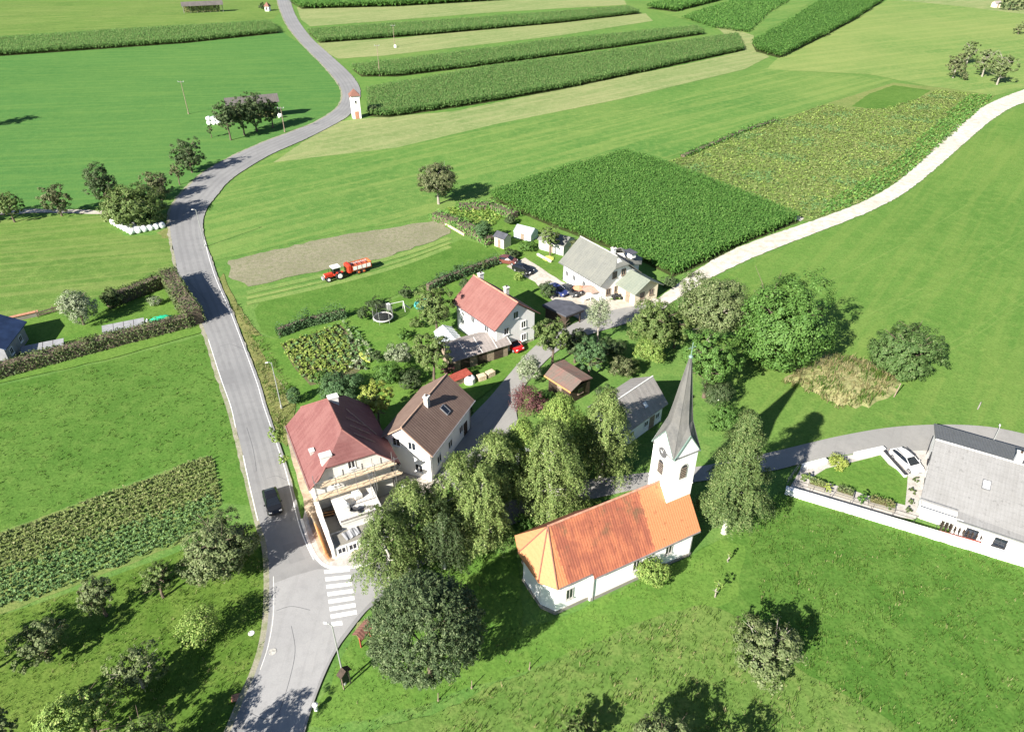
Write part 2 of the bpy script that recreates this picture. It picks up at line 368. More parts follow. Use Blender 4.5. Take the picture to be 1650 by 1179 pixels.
L['straw'] = leaf('straw_blade', (0.16, 0.19, 0.07), (0.26, 0.25, 0.11), (0.36, 0.31, 0.17), 0.5, gain=1.3)

# ------------------------------------------------------------------ mesh helpers
def tag(o, label=None, cat=None, group=None, kind=None):
    if label: o['label'] = label
    if cat: o['category'] = cat
    if group: o['group'] = group
    if kind: o['kind'] = kind
    return o
def thing(name, label, cat, loc=(0, 0, 0), rz=0.0, group=None):
    o = bpy.data.objects.new(name, None); COL.objects.link(o)
    o.location = loc; o.rotation_euler = (0, 0, rz); o.empty_display_size = 0.5
    return tag(o, label, cat, group)

class MB:
    def __init__(s): s.v = []; s.f = []; s.m = []; s.mats = []
    def mi(s, mat):
        if mat not in s.mats: s.mats.append(mat)
        return s.mats.index(mat)
    def poly(s, pts, mat):
        b = len(s.v); s.v += [tuple(p) for p in pts]; s.f.append(tuple(range(b, b + len(pts)))); s.m.append(s.mi(mat)); return s
    def faces(s, verts, faces, mat):
        b = len(s.v); s.v += [tuple(p) for p in verts]; k = s.mi(mat)
        for f in faces: s.f.append(tuple(b + i for i in f)); s.m.append(k)
        return s
    def box(s, x0, x1, y0, y1, z0, z1, mat):
        v = [(x0, y0, z0), (x1, y0, z0), (x1, y1, z0), (x0, y1, z0), (x0, y0, z1), (x1, y0, z1), (x1, y1, z1), (x0, y1, z1)]
        return s.faces(v, [(0, 3, 2, 1), (4, 5, 6, 7), (0, 1, 5, 4), (1, 2, 6, 5), (2, 3, 7, 6), (3, 0, 4, 7)], mat)
    def cbox(s, x0, x1, y0, y1, z0, z1, mat, c=0.04):
        """box with chamfered upright and top edges"""
        o = [(x0 + c, y0), (x1 - c, y0), (x1, y0 + c), (x1, y1 - c), (x1 - c, y1), (x0 + c, y1), (x0, y1 - c), (x0, y0 + c)]
        mx, my = (x0 + x1) / 2, (y0 + y1) / 2
        sx = (x1 - x0 - 2 * c) / max(1e-6, x1 - x0); sy = (y1 - y0 - 2 * c) / max(1e-6, y1 - y0)
        i = [(mx + (a - mx) * sx, my + (b - my) * sy) for a, b in o]
        v = [(a, b, z0) for a, b in o] + [(a, b, z1 - c) for a, b in o] + [(a, b, z1) for a, b in i]
        f = [tuple(range(7, -1, -1)), tuple(range(16, 24))]
        for q in range(8):
            r = (q + 1) % 8; f += [(q, r, 8 + r, 8 + q), (8 + q, 8 + r, 16 + r, 16 + q)]
        return s.faces(v, f, mat)
    def prism(s, pts, z0, z1, mat):
        a = sum(pts[i][0] * pts[(i + 1) % len(pts)][1] - pts[(i + 1) % len(pts)][0] * pts[i][1] for i in range(len(pts)))
        if a < 0: pts = pts[::-1]
        n = len(pts)
        v = [(p[0], p[1], z0) for p in pts] + [(p[0], p[1], z1) for p in pts]
        f = [tuple(range(n - 1, -1, -1)), tuple(range(n, 2 * n))] + [(i, (i + 1) % n, n + (i + 1) % n, n + i) for i in range(n)]
        return s.faces(v, f, mat)
    def xprism(s, prof, x0, x1, mat):
        """profile [(y,z)] swept along x"""
        n = len(prof); v = [(x0, y, z) for y, z in prof] + [(x1, y, z) for y, z in prof]
        f = [tuple(range(n)), tuple(range(2 * n - 1, n - 1, -1))] + [(i, n + i, n + (i + 1) % n, (i + 1) % n) for i in range(n)]
        return s.faces(v, f, mat)
    def tube(s, p, q, r0, r1, mat, n=7, cap=True):
        p, q = Vector(p), Vector(q); d = (q - p)
        if d.length < 1e-6: return s
        d.normalize(); a = d.cross(Vector((0, 0, 1))) if abs(d.z) < 0.95 else d.cross(Vector((1, 0, 0)))
        a.normalize(); b = d.cross(a)
        v = []
        for c, r in ((p, r0), (q, r1)):
            for i in range(n):
                t = 2 * math.pi * i / n; v.append(tuple(c + a * (r * math.cos(t)) + b * (r * math.sin(t))))
        f = [(i, (i + 1) % n, n + (i + 1) % n, n + i) for i in range(n)]
        if cap: f += [tuple(range(n - 1, -1, -1)), tuple(range(n, 2 * n))]
        return s.faces(v, f, mat)
    def path(s, pts, radii, mat, n=7):
        for i in range(len(pts) - 1): s.tube(pts[i], pts[i + 1], radii[i], radii[i + 1], mat, n)
        return s
    def lathe(s, prof, mat, n=16, c=(0, 0)):
        v = []; f = []
        for r, z in prof:
            for i in range(n):
                t = 2 * math.pi * i / n; v.append((c[0] + r * math.cos(t), c[1] + r * math.sin(t), z))
        for k in range(len(prof) - 1):
            for i in range(n):
                j = (i + 1) % n; f.append((k * n + i, k * n + j, (k + 1) * n + j, (k + 1) * n + i))
        f += [tuple(range(n - 1, -1, -1)), tuple(range((len(prof) - 1) * n, len(prof) * n))]
        return s.faces(v, f, mat)
    def wheel(s, c, r, w, mat, n=18, ax='y'):
        """cylinder lying on axis y with rounded shoulders"""
        prof = [(r * 0.55, -w / 2), (r * 0.9, -w / 2), (r, -w * 0.32), (r, w * 0.32), (r * 0.9, w / 2), (r * 0.55, w / 2)]
        v = []; f = []
        for rr, o in prof:
            for i in range(n):
                t = 2 * math.pi * i / n
                v.append((c[0] + rr * math.cos(t), c[1] + o, c[2] + rr * math.sin(t)) if ax == 'y' else (c[0] + o, c[1] + rr * math.cos(t), c[2] + rr * math.sin(t)))
        for k in range(5):
            for i in range(n):
                j = (i + 1) % n; f.append((k * n + i, (k + 1) * n + i, (k + 1) * n + j, k * n + j))
        f += [tuple(range(n)), tuple(range(6 * n - 1, 5 * n - 1, -1))]
        return s.faces(v, f, mat)
    def build(s, name, parent=None, smooth=False, loc=None, fix=True):
        me = bpy.data.meshes.new(name); me.from_pydata(s.v, [], s.f)
        for m in s.mats: me.materials.append(m)
        me.polygons.foreach_set('material_index', s.m)
        if smooth: me.polygons.foreach_set('use_smooth', [True] * len(s.f))
        if fix:
            bm = bmesh.new(); bm.from_mesh(me); bmesh.ops.recalc_face_normals(bm, faces=bm.faces[:]); bm.to_mesh(me); bm.free()
        me.update()
        o = bpy.data.objects.new(name, me); COL.objects.link(o)
        if parent: o.parent = parent
        if loc is not None: o.location = loc
        return o

def shell(mb, polys, t, mat, mats=None):
    """roof skin: polygons given by their outer points, thickened downwards by t, only the free edges get sides"""
    key = {}; V = []
    def vid(p):
        k = (round(p[0], 3), round(p[1], 3), round(p[2], 3))
        if k not in key: key[k] = len(V); V.append(tuple(p))
        return key[k]
    P = []
    for pl in polys:
        ids = [vid(p) for p in pl]
        n = Vector((0, 0, 0))
        for i in range(len(pl)):
            a, b = pl[i], pl[(i + 1) % len(pl)]
            n += Vector(((a[1] - b[1]) * (a[2] + b[2]), (a[2] - b[2]) * (a[0] + b[0]), (a[0] - b[0]) * (a[1] + b[1])))
        if n.z < 0: ids = ids[::-1]
        P.append(ids)
    cnt = {}
    for ids in P:
        for i in range(len(ids)):
            e = (ids[i], ids[(i + 1) % len(ids)]); cnt[e] = cnt.get(e, 0) + 1
    N = len(V); VV = V + [(x, y, z - t) for x, y, z in V]
    for q, ids in enumerate(P):
        m = mats[q] if mats else mat
        mb.poly([VV[i] for i in ids], m); mb.poly([VV[N + i] for i in ids[::-1]], m)
        for i in range(len(ids)):
            a, b = ids[i], ids[(i + 1) % len(ids)]
            if (b, a) not in cnt: mb.poly([VV[a], VV[N + a], VV[N + b], VV[b]], m)
    return mb

def np_mesh(name, V, Fq, mats, midx=None, parent=None):
    me = bpy.data.meshes.new(name)
    nf, k = Fq.shape
    me.vertices.add(len(V)); me.vertices.foreach_set('co', np.ascontiguousarray(V, dtype=np.float32).ravel())
    me.loops.add(nf * k); me.loops.foreach_set('vertex_index', Fq.astype(np.int32).ravel())
    me.polygons.add(nf); me.polygons.foreach_set('loop_start', np.arange(0, nf * k, k, dtype=np.int32))
    for m in mats: me.materials.append(m)
    if midx is not None: me.polygons.foreach_set('material_index', midx.astype(np.int32))
    me.update(calc_edges=True)
    o = bpy.data.objects.new(name, me); COL.objects.link(o)
    if parent: o.parent = parent
    return o

def rand_dirs(rs, n):
    d = rs.normal(size=(n, 3)); return d / np.linalg.norm(d, axis=1, keepdims=True)
def leaf_quads(rs, P, Nrm, size, aspect=0.62, rand=0.8):
    """one rhombic leaf cluster per point, facing roughly along Nrm"""
    n = len(P)
    nn = Nrm + rand * rand_dirs(rs, n); nn /= np.linalg.norm(nn, axis=1, keepdims=True) + 1e-9
    t = np.cross(nn, rand_dirs(rs, n)); t /= np.linalg.norm(t, axis=1, keepdims=True) + 1e-9
    b = np.cross(nn, t)
    s = (size * rs.uniform(0.6, 1.35, n))[:, None]
    a = t * s * 0.5; c = b * s * 0.5 * aspect
    V = np.empty((n, 4, 3)); V[:, 0] = P - a; V[:, 1] = P - c + nn * s * 0.08; V[:, 2] = P + a; V[:, 3] = P + c + nn * s * 0.08
    return V.reshape(-1, 3)
def quads(nv): return np.arange(nv).reshape(-1, 4)

# ------------------------------------------------------------------ ground sheets
def dense(poly, step=1.5, jit=0.12, seed=1):
    rr = random.Random(seed); out = []
    n = len(poly)
    for i in range(n):
        a, b = poly[i], poly[(i + 1) % n]
        d = (Vector(b) - Vector(a)).length; k = max(1, int(d / step))
        k = min(k, 160)
        for j in range(k):
            t = j / k
            out.append((a[0] + (b[0] - a[0]) * t + (rr.uniform(-jit, jit) if j else 0), a[1] + (b[1] - a[1]) * t + (rr.uniform(-jit, jit) if j else 0)))
    return out
def smooth_px(pts, k=5):
    """Catmull-Rom through pixel points"""
    out = []
    for i in range(len(pts) - 1):
        p0 = pts[max(i - 1, 0)]; p1 = pts[i]; p2 = pts[i + 1]; p3 = pts[min(i + 2, len(pts) - 1)]
        for j in range(k):
            t = j / k
            out.append(tuple(0.5 * ((2 * p1[q]) + (-p0[q] + p2[q]) * t + (2 * p0[q] - 5 * p1[q] + 4 * p2[q] - p3[q]) * t * t + (-p0[q] + 3 * p1[q] - 3 * p2[q] + p3[q]) * t ** 3) for q in (0, 1)))
    out.append(tuple(pts[-1])); return out
LAYER = [0.010]
def sheet(name, pxs, mat, z=None, jit=0.15, step=1.5, world=False):
    if z is None: LAYER[0] += 0.003; z = LAYER[0]
    pts = [tuple(G(*p)[:2]) for p in pxs] if not world else pxs
    d = dense(pts, step, jit, len(pxs) * 7 + int(abs(pts[0][0]) * 10))
    bm = bmesh.new(); vs = [bm.verts.new((x, y, z)) for x, y in d]
    f = bm.faces.new(vs); bm.normal_update()
    if f.normal.z < 0: f.normal_flip()
    bmesh.ops.triangulate(bm, faces=[f])
    me = bpy.data.meshes.new(name); bm.to_mesh(me); bm.free(); me.materials.append(mat)
    o = bpy.data.objects.new(name, me); COL.objects.link(o); o['kind'] = 'structure'
    return o
def strip(name, pts, w, mat, z, dash=None):
    """painted line of width w along pixel points"""
    P = [Vector(G(*p)[:2]) for p in smooth_px(pts, 6)]
    mb = MB()
    for a, b in zip(P[:-1], P[1:]):
        d = (b - a)
        if d.length < 1e-4: continue
        d.normalize(); n = Vector((-d.y, d.x)) * w / 2; e = d * 0.02
        mb.poly([(*(a - n - e), z), (*(b - n + e), z), (*(b + n + e), z), (*(a + n - e), z)], mat); z += 0.00002
    o = mb.build(name, fix=False); o['kind'] = 'structure'; return o

# ================================================================== GROUND, FIELDS, ROADS
mb = MB(); mb.poly([(-2500, -150, 0), (2500, -150, 0), (2500, 4000, 0), (-2500, 4000, 0)], M['meadow'])
mb.build('ground', fix=False)['kind'] = 'structure'

# left of the main road
sheet('field', [(-260, 60), (0, 88), (300, 68), (455, 52), (490, 76), (520, 106), (545, 136), (551, 156), (543, 175), (508, 197), (468, 213), (418, 232), (366, 255), (326, 278), (300, 300), (286, 318), (180, 331), (0, 345), (-260, 360)], M['field_left'])
sheet('field', [(-260, -20), (0, -12), (250, -20), (445, -25), (452, 20), (440, 31), (0, 58), (-260, 75)], M['mown_left'])
sheet('field', [(-300, 360), (0, 352), (170, 343), (200, 380), (278, 378), (283, 415), (288, 444), (268, 455), (100, 492), (0, 512), (-300, 545)], M['mown_left'])
sheet('field', [(-300, 690), (0, 622), (180, 580), (328, 540), (352, 610), (370, 660), (385, 712), (402, 780), (410, 815), (360, 810), (345, 735), (330, 733), (0, 855), (-300, 960)], M['lush'])
sheet('orchard_ground', [(-300, 1080), (0, 992), (110, 955), (280, 892), (365, 850), (420, 845), (431, 885), (435, 935), (433, 992), (424, 1042), (410, 1086), (390, 1132), (365, 1185), (330, 1300), (-300, 1300)], M['orchard'])
sheet('crop_ground', [(-300, 960), (0, 858), (332, 735), (346, 740), (358, 812), (300, 872), (100, 952), (0, 990), (-300, 1085)], M['weeds'])
# between the road and the village
sheet('field', [(330, 345), (352, 316), (400, 272), (440, 250), (560, 195), (590, 200), (760, 185), (1010, 178), (1180, 130), (1235, 110), (1440, 128), (1200, 210), (1070, 256), (1008, 248), (870, 287), (780, 316), (700, 350), (560, 372), (345, 420), (330, 385)], M['slope'])
sheet('mown_field', [(440, 262), (490, 228), (545, 196), (600, 190), (730, 180), (900, 145), (1100, 105), (1200, 82), (1238, 92), (1200, 112), (1000, 160), (800, 200), (640, 238), (540, 250)], M['tan'])
sheet('mown_field', [(497, 70), (640, 62), (860, 38), (1040, 22), (1052, 34), (900, 58), (620, 90), (545, 95)], M['tan'])
sheet('mown_field', [(478, 12), (640, 9), (760, 0), (1000, -10), (1010, 8), (800, 20), (620, 34), (500, 43), (485, 32)], M['tan'])
sheet('field', [(1235, 112), (1255, 92), (1330, 56), (1385, 25), (1440, -5), (1700, -12), (1800, 60), (1660, 140), (1600, 155), (1500, 140), (1400, 120)], M['slope_yellow'])
sheet('field', [(1400, -4), (1440, -12), (1680, -14), (1760, 30), (1640, 22), (1560, 12), (1470, 3)], M['tan'])
sheet('field', [(1060, 20), (1090, 8), (1210, -10), (1330, -12), (1300, 8), (1255, 38), (1210, 58), (1150, 48), (1130, 38)], M['slope'])
sheet('track', [(1150, 40), (1170, 42), (1215, 58), (1212, 72), (1240, 92), (1222, 100), (1196, 78), (1170, 58)], M['tan'])
sheet('cut_field', [(368, 420), (520, 385), (700, 356), (716, 362), (726, 376), (690, 392), (610, 418), (500, 440), (400, 462), (368, 446)], M['cut'], jit=.4, step=1.4)
sheet('field', [(410, 500), (420, 486), (520, 460), (640, 426), (744, 386), (795, 398), (812, 425), (740, 440), (650, 470), (560, 510), (450, 548), (420, 535)], M['lush'])
for off, wd_ in ((0, 1.5), (9, 1.0), (17, 1.3)):                     # tan swaths left by the mower
    strip('mown_swath', [(398, 472 + off), (460, 458 + off), (530, 442 + off), (600, 424 + off), (660, 407 + off * .9), (725, 384 + off * .8)], wd_, M['slope_yellow'], LAYER[0] + .0035)
sheet('verge', [(360, 440), (372, 470), (392, 505), (420, 540), (450, 590), (480, 635), (470, 690), (462, 720), (448, 706), (430, 650), (415, 600), (395, 548), (372, 490), (354, 450)], M['verge'])
sheet('gravel_bank', [(426, 565), (440, 560), (470, 615), (482, 640), (466, 650), (448, 612)], M['cut'])
sheet('field_path', [(-200, 352), (0, 341), (60, 337), (120, 338), (180, 341), (182, 346), (120, 344), (60, 343), (0, 347), (-200, 360)], M['yard'], jit=.25)
sheet('bare_verge', [(252, 376), (268, 368), (276, 372), (277, 384), (262, 384)], M['verge'], jit=.3)
# right side
sheet('field', [(1090, 500), (1165, 444), (1240, 408), (1332, 372), (1402, 344), (1462, 312), (1512, 272), (1562, 228), (1602, 194), (1655, 166), (1900, 110), (1950, 720), (1650, 696), (1560, 684), (1450, 686), (1350, 704), (1240, 730), (1180, 720), (1190, 640), (1120, 600)], M['right'])
DRY = [(1262, 612), (1300, 590), (1330, 573), (1375, 574), (1420, 590), (1448, 612), (1436, 638), (1400, 658), (1350, 655), (1310, 632)]
def dry_mound():
    rr = random.Random(5); P = [Vector(q) for q in dense([tuple(G(*p)[:2]) for p in DRY], .9, .5, 3)]; c = sum(P, Vector((0, 0))) / len(P); n = len(P)
    mb = MB(); rings = [(1.0, LAYER[0] + .003), (.86, .30), (.66, .75), (.42, 1.0), (.18, 1.1)]
    V = [[(*(c + (p - c) * k * (1 + rr.uniform(-.05, .05) * (k < 1))), z + rr.uniform(-.1, .1) * (k < 1)) for p in P] for k, z in rings]
    for a, b in zip(V[:-1], V[1:]):
        for q in range(n): mb.poly([a[q], a[(q + 1) % n], b[(q + 1) % n], b[q]], M['dry'])
    mb.poly(V[-1], M['dry']); o = mb.build('dry_grass', smooth=True); o['kind'] = 'structure'; return c
DRY_C = dry_mound()
for a_, b_ in (((1330, 540), (1650, 372)), ((1345, 546), (1655, 384)), ((1440, 600), (1660, 470)), ((1300, 470), (1560, 330)), ((1452, 605), (1660, 480))):
    strip('wheel_track', [a_, ((a_[0] + b_[0]) / 2 + 8, (a_[1] + b_[1]) / 2 + 3), b_], .35, M['right_track'], LAYER[0] + .0005)
sheet('field', [(1120, 890), (1190, 848), (1262, 792), (1650, 915), (1950, 1010), (1950, 1400), (1330, 1400), (1300, 1170), (1180, 1040), (1090, 1000)], M['lush'], jit=.3, step=1.2)
sheet('lawn', [(840, 1010), (900, 995), (960, 968), (1115, 895), (1160, 870), (1200, 880), (1190, 960), (1080, 1000), (900, 1060), (700, 1130), (600, 1160), (500, 1170), (540, 1080), (590, 1000), (660, 930), (740, 900), (830, 890)], M['lawn'], jit=0.4)
sheet('rough_meadow', [(720, 1140), (900, 1060), (1040, 1000), (1130, 975), (1180, 990), (1260, 1060), (1330, 1100), (1480, 1190), (1500, 1300), (560, 1300), (600, 1180)], M['rough'], jit=0.35, step=1.2)
sheet('weed_field', [(1070, 262), (1200, 213), (1330, 168), (1440, 134), (1520, 142), (1604, 154), (1540, 212), (1494, 252), (1440, 296), (1385, 326), (1322, 353), (1296, 357), (1180, 308)], M['weeds'])
sheet('bright_patch', [(1372, 172), (1400, 152), (1440, 138), (1500, 146), (1470, 165), (1420, 178)], M['lush'])
sheet('bare_strip', [(1090, 274), (1120, 287), (1200, 316), (1296, 352), (1290, 357), (1190, 319), (1110, 290)], M['yard'], jit=0.25)
MAIZE = {
 'near': [(788, 320), (870, 290), (1008, 251), (1060, 266), (1180, 313), (1288, 358), (1200, 393), (1130, 428), (1085, 447), (1045, 427), (960, 392), (870, 358)],
 'd': [(592, 150), (800, 113), (1050, 80), (1188, 60), (1198, 82), (1060, 112), (900, 146), (760, 170), (626, 190), (594, 188)],
 'c': [(567, 112), (640, 104), (900, 70), (1122, 48), (1134, 56), (1000, 76), (800, 104), (640, 124), (582, 124)],
 'b': [(497, 54), (700, 40), (1012, 16), (1030, 23), (900, 38), (700, 56), (516, 70)],
 'a': [(468, 4), (600, 0), (820, -12), (1100, -22), (1110, -14), (860, -2), (640, 11), (486, 15)],
 'left': [(-260, 82), (0, 68), (240, 52), (436, 40), (450, 54), (300, 70), (0, 91), (-260, 108)],
 'right': [(1212, 72), (1262, 44), (1302, 18), (1340, -6), (1445, -14), (1420, 4), (1384, 28), (1332, 58), (1256, 94), (1218, 84)],
 'top': [(1042, 14), (1130, -4), (1180, -14), (1210, -12), (1150, 4), (1088, 20)],
 'topright': [(1100, 30), (1150, 12), (1215, -6), (1290, -10), (1240, 20), (1205, 54), (1150, 46)],
}
for k, pl in MAIZE.items():
    if k != 'topright': sheet('maize_ground', pl, M['corn_soil'])
# gardens and yards
sheet('garden', [(405, 540), (450, 547), (560, 512), (650, 476), (735, 445), (815, 425), (905, 455), (905, 500), (870, 560), (840, 590), (800, 620), (760, 650), (700, 700), (560, 700), (480, 655), (440, 600)], M['lawn'])
sheet('garden', [(700, 352), (720, 335), (800, 330), (880, 362), (940, 395), (905, 450), (820, 424), (790, 396)], M['lawn'])
sheet('vegetable_bed', [(452, 556), (548, 524), (580, 560), (588, 592), (560, 612), (500, 622), (480, 600)], M['bed'])
sheet('garden_left', [(-260, 570), (0, 516), (110, 492), (262, 458), (290, 455), (330, 535), (180, 578), (0, 618), (-260, 680)], M['lawn'])
sheet('yard', [(816, 430), (846, 416), (868, 430), (905, 455), (935, 466), (985, 484), (1060, 482), (1000, 512), (940, 520), (905, 500), (862, 455)], M['yard'])
sheet('yard', [(560, 720), (640, 730), (720, 720), (800, 690), (790, 740), (700, 800), (640, 850), (600, 840)], M['yard'])
# roads
WT_L = [(1048, 492), (1075, 471), (1130, 431), (1200, 395), (1300, 360), (1380, 330), (1440, 298), (1490, 255), (1530, 214), (1580, 175), (1650, 145), (1760, 112)]
WT_R = [(1800, 122), (1650, 166), (1600, 193), (1560, 226), (1510, 270), (1460, 310), (1400, 342), (1330, 370), (1240, 405), (1160, 441), (1085, 486), (1070, 500)]
ROAD_Z = LAYER[0] + 0.01
sheet('gravel_track', smooth_px(WT_L, 5) + smooth_px(WT_R, 5), M['gravel'], ROAD_Z, 0.16, 0.8)
LANE_L = [(700, 770), (745, 690), (790, 640), (822, 602), (850, 570), (880, 545), (930, 520), (990, 500), (1050, 490)]
LANE_R = [(1072, 500), (1010, 522), (950, 540), (905, 562), (872, 590), (842, 628), (832, 660), (836, 700), (820, 760), (760, 800)]
sheet('village_lane', smooth_px(LANE_L, 5) + smooth_px(LANE_R, 5), M['lane'], ROAD_Z + 0.004, 0.12)
SIDE_T = [(566, 912), (606, 908), (650, 888), (720, 850), (800, 815), (880, 790), (940, 775), (1045, 762), (1130, 752), (1240, 730), (1350, 704), (1450, 688), (1560, 686), (1650, 700), (1800, 745)]
SIDE_B = [(1800, 800), (1650, 745), (1560, 728), (1450, 728), (1350, 735), (1290, 748), (1240, 760), (1130, 776), (1045, 786), (950, 806), (880, 826), (800, 856), (720, 890), (660, 926), (615, 965)]
sheet('side_road', smooth_px(SIDE_T, 5) + smooth_px(SIDE_B, 5), M['lane'], ROAD_Z + 0.008, 0.1)
RL = [(300, 1330), (345, 1240), (372, 1179), (392, 1130), (412, 1085), (426, 1040), (433, 990), (434, 930), (430, 880), (418, 840), (403, 780), (386, 710), (371, 655), (356, 613), (334, 542), (310, 490), (296, 460), (288, 445), (282, 415), (275, 375), (274, 345), (285, 322), (305, 300), (330, 278), (370, 255), (420, 232), (470, 213), (510, 197), (543, 175), (552, 155), (545, 135), (520, 105), (490, 75), (465, 45), (453, 20), (447, 0), (440, -40)]
RR = [(460, -40), (468, 0), (474, 20), (485, 40), (505, 65), (535, 92), (565, 120), (580, 143), (578, 165), (562, 187), (530, 206), (490, 226), (440, 248), (400, 271), (370, 292), (350, 315), (333, 338), (327, 362), (331, 388), (342, 420), (354, 455), (374, 500), (397, 560), (420, 620), (430, 655), (449, 710), (467, 765), (487, 842), (500, 880), (512, 902), (530, 913), (562, 914), (600, 910), (640, 930), (612, 968), (590, 986), (563, 1020), (545, 1045), (527, 1080), (507, 1130), (492, 1179), (480, 1240), (470, 1330)]
def offset_px(pts, d):
    P = [Vector(G(*p)[:2]) for p in pts]; out = []
    for i, p in enumerate(P):
        t = (P[min(i + 1, len(P) - 1)] - P[max(i - 1, 0)]).normalized(); out.append(tuple(p + Vector((-t.y, t.x)) * d))
    return out
for pts, d in ((RL, .55), (RR, .5)):                                 # worn gravel shoulders
    a_ = smooth_px(pts, 4); P0 = [tuple(G(*p)[:2]) for p in a_]
    sheet('road_shoulder', P0 + offset_px(a_, d if pts is RL else -d)[::-1], M['shoulder'], ROAD_Z + (.010 if pts is RL else .011), .2, 1.0, True)
sheet('main_road', smooth_px(RL, 4) + smooth_px(RR, 4), M['road'], ROAD_Z + 0.012, 0.06, 1.0)
sheet('road_patch', [(440, 942), (470, 930), (512, 918), (560, 918), (600, 918), (622, 940), (600, 968), (575, 995), (548, 1030), (520, 1085), (500, 1140), (470, 1240), (380, 1240), (404, 1120), (428, 1060), (438, 1000)], M['road_new'], ROAD_Z + 0.016, 0.04)
M['tyre'] = asphalt('worn_lane', (0.212, 0.211, 0.212), (0.242, 0.24, 0.24))
def between(pa, pb, f, n=90):
    def res(pts):
        P = [Vector(G(*p)[:2]) for p in smooth_px(pts, 5)]; d = [0]
        for a, b in zip(P[:-1], P[1:]): d.append(d[-1] + (b - a).length)
        out = []; k = 0
        for i in range(n):
            t = d[-1] * i / (n - 1)
            while k < len(d) - 2 and d[k + 1] < t: k += 1
            out.append(P[k].lerp(P[k + 1], (t - d[k]) / max(1e-6, d[k + 1] - d[k])))
        return out
    return [tuple(a.lerp(b, f)) for a, b in zip(res(pa), res(pb))]
iL, iR = RL.index((418, 840)), RR.index((487, 842))
UL, UR = RL[iL:], RR[:iR + 1][::-1]
for f in (.2, .38, .6, .78):
    a_ = between(UL, UR, f - .04); b_ = between(UL, UR, f + .04)
    sheet('worn_wheel_lane', a_ + b_[::-1], M['tyre'], ROAD_Z + 0.0145, .05, 1.0, True)
PZ = ROAD_Z + 0.021
strip('road_line', [(330, 388), (338, 420), (351, 458), (370, 500), (393, 560), (415, 620), (425, 655), (444, 710), (462, 765), (481, 842), (494, 878), (506, 903)], 0.09, M['paint'], PZ)
strip('road_line', [(392, 735), (404, 790), (416, 840)], 0.10, M['paint'], PZ)
strip('road_line', [(336, 548), (357, 613), (372, 655), (380, 690)], 0.09, M['paint'], PZ)
strip('road_line', [(441, 930), (441, 990), (433, 1040), (420, 1080)], 0.07, M['kerb'], PZ)
for i in range(8):                                                   # the zebra crossing
    t = i / 7; a = (523 + 12 * t, 921 + 84 * t); b = (564 + 13 * t, 917 + 80 * t)
    if i == 7: b = (552, 1003)
    h = 2.9 + 0.5 * t
    mb = MB(); mb.poly([G(a[0], a[1] + h, PZ), G(b[0], b[1] + h, PZ), G(b[0] - 1, b[1] - h, PZ), G(a[0] - 1, a[1] - h, PZ)], M['paint'])
    mb.build('crossing_stripe', fix=False)['kind'] = 'structure'
M['crack'] = plain('crack_sealer', (0.11, 0.112, 0.12), .8)
for c_ in ([(300, 452), (318, 470), (333, 486)], [(352, 560), (372, 556), (396, 566)], [(398, 690), (408, 724), (414, 760)], [(430, 772), (446, 768), (462, 775)], [(470, 1010), (476, 1050), (466, 1100), (450, 1150)], [(446, 985), (470, 978), (500, 984)], [(405, 1150), (430, 1160), (452, 1152)]):
    strip('road_crack', c_, .05, M['crack'], PZ - .002)
sheet('road_repair', [(352, 600), (372, 596), (378, 618), (358, 622)], M['tyre'], PZ - .003, .03)
sheet('road_repair', [(455, 880), (478, 874), (492, 902), (468, 910)], M['tyre'], PZ - .003, .03)
# pavement at the corner house, with its kerb
def kerb(name, pxs, w, h, mat):
    P = [Vector(G(*p)[:2]) for p in smooth_px(pxs, 5)]
    L_, R_ = [], []
    for i, p in enumerate(P):
        d = (P[min(i + 1, len(P) - 1)] - P[max(i - 1, 0)]).normalized(); n = Vector((-d.y, d.x)) * w / 2
        L_.append(p + n); R_.append(p - n)
    mb = MB()
    for i in range(len(P) - 1):
        a, b, c, d = L_[i], L_[i + 1], R_[i + 1], R_[i]
        mb.poly([(*a, h), (*b, h), (*c, h), (*d, h)], mat); mb.poly([(*a, 0), (*b, 0), (*b, h), (*a, h)], mat); mb.poly([(*d, 0), (*d, h), (*c, h), (*c, 0)], mat)
    mb.poly([(*L_[0], 0), (*L_[0], h), (*R_[0], h), (*R_[0], 0)], mat); mb.poly([(*L_[-1], 0), (*L_[-1], h), (*R_[-1], h), (*R_[-1], 0)], mat)
    o = mb.build(name); o['kind'] = 'structure'; return o
sheet('pavement', [(497, 800), (488, 842), (501, 880), (514, 902), (531, 914), (562, 915), (606, 909), (600, 870), (540, 880), (515, 800)], M["paving"], ROAD_Z + 0.10, 0.02)
sheet('building_trench', [(462, 702), (474, 702), (500, 790), (520, 850), (540, 905), (530, 908), (516, 890), (500, 850), (484, 790), (470, 740)], M["trench"], ROAD_Z + 0.107, 0.1)
kerb('kerb', [(486, 838), (500, 880), (513, 903), (531, 915), (562, 916), (604, 910)], 0.30, ROAD_Z + 0.13, M["kerb"])
def cover(px, r, label, mat, name='manhole_cover', z=PZ):
    p = G(*px); mb = MB()
    mb.lathe([(r, 0), (r, 0.02), (r * 0.86, 0.03), (r * 0.84, 0.018), (r * 0.3, 0.018), (r * 0.28, 0.026), (0.01, 0.026)], mat, 22)
    o = mb.build(name, loc=(p.x, p.y, z)); tag(o, label, 'manhole cover'); return o
cover((440, 1051), 0.36, 'dark round iron manhole cover in the light asphalt near the lower road bend', M['stone'])
cover((558, 1130), 0.42, 'white round concrete cover in the lawn below the street lamp', M['white'], 'concrete_cover', 0.03)
cover((405, 1020), 0.30, 'grey round concrete cover in the orchard grass beside the road', M['kerb'], 'concrete_cover', 0.03)
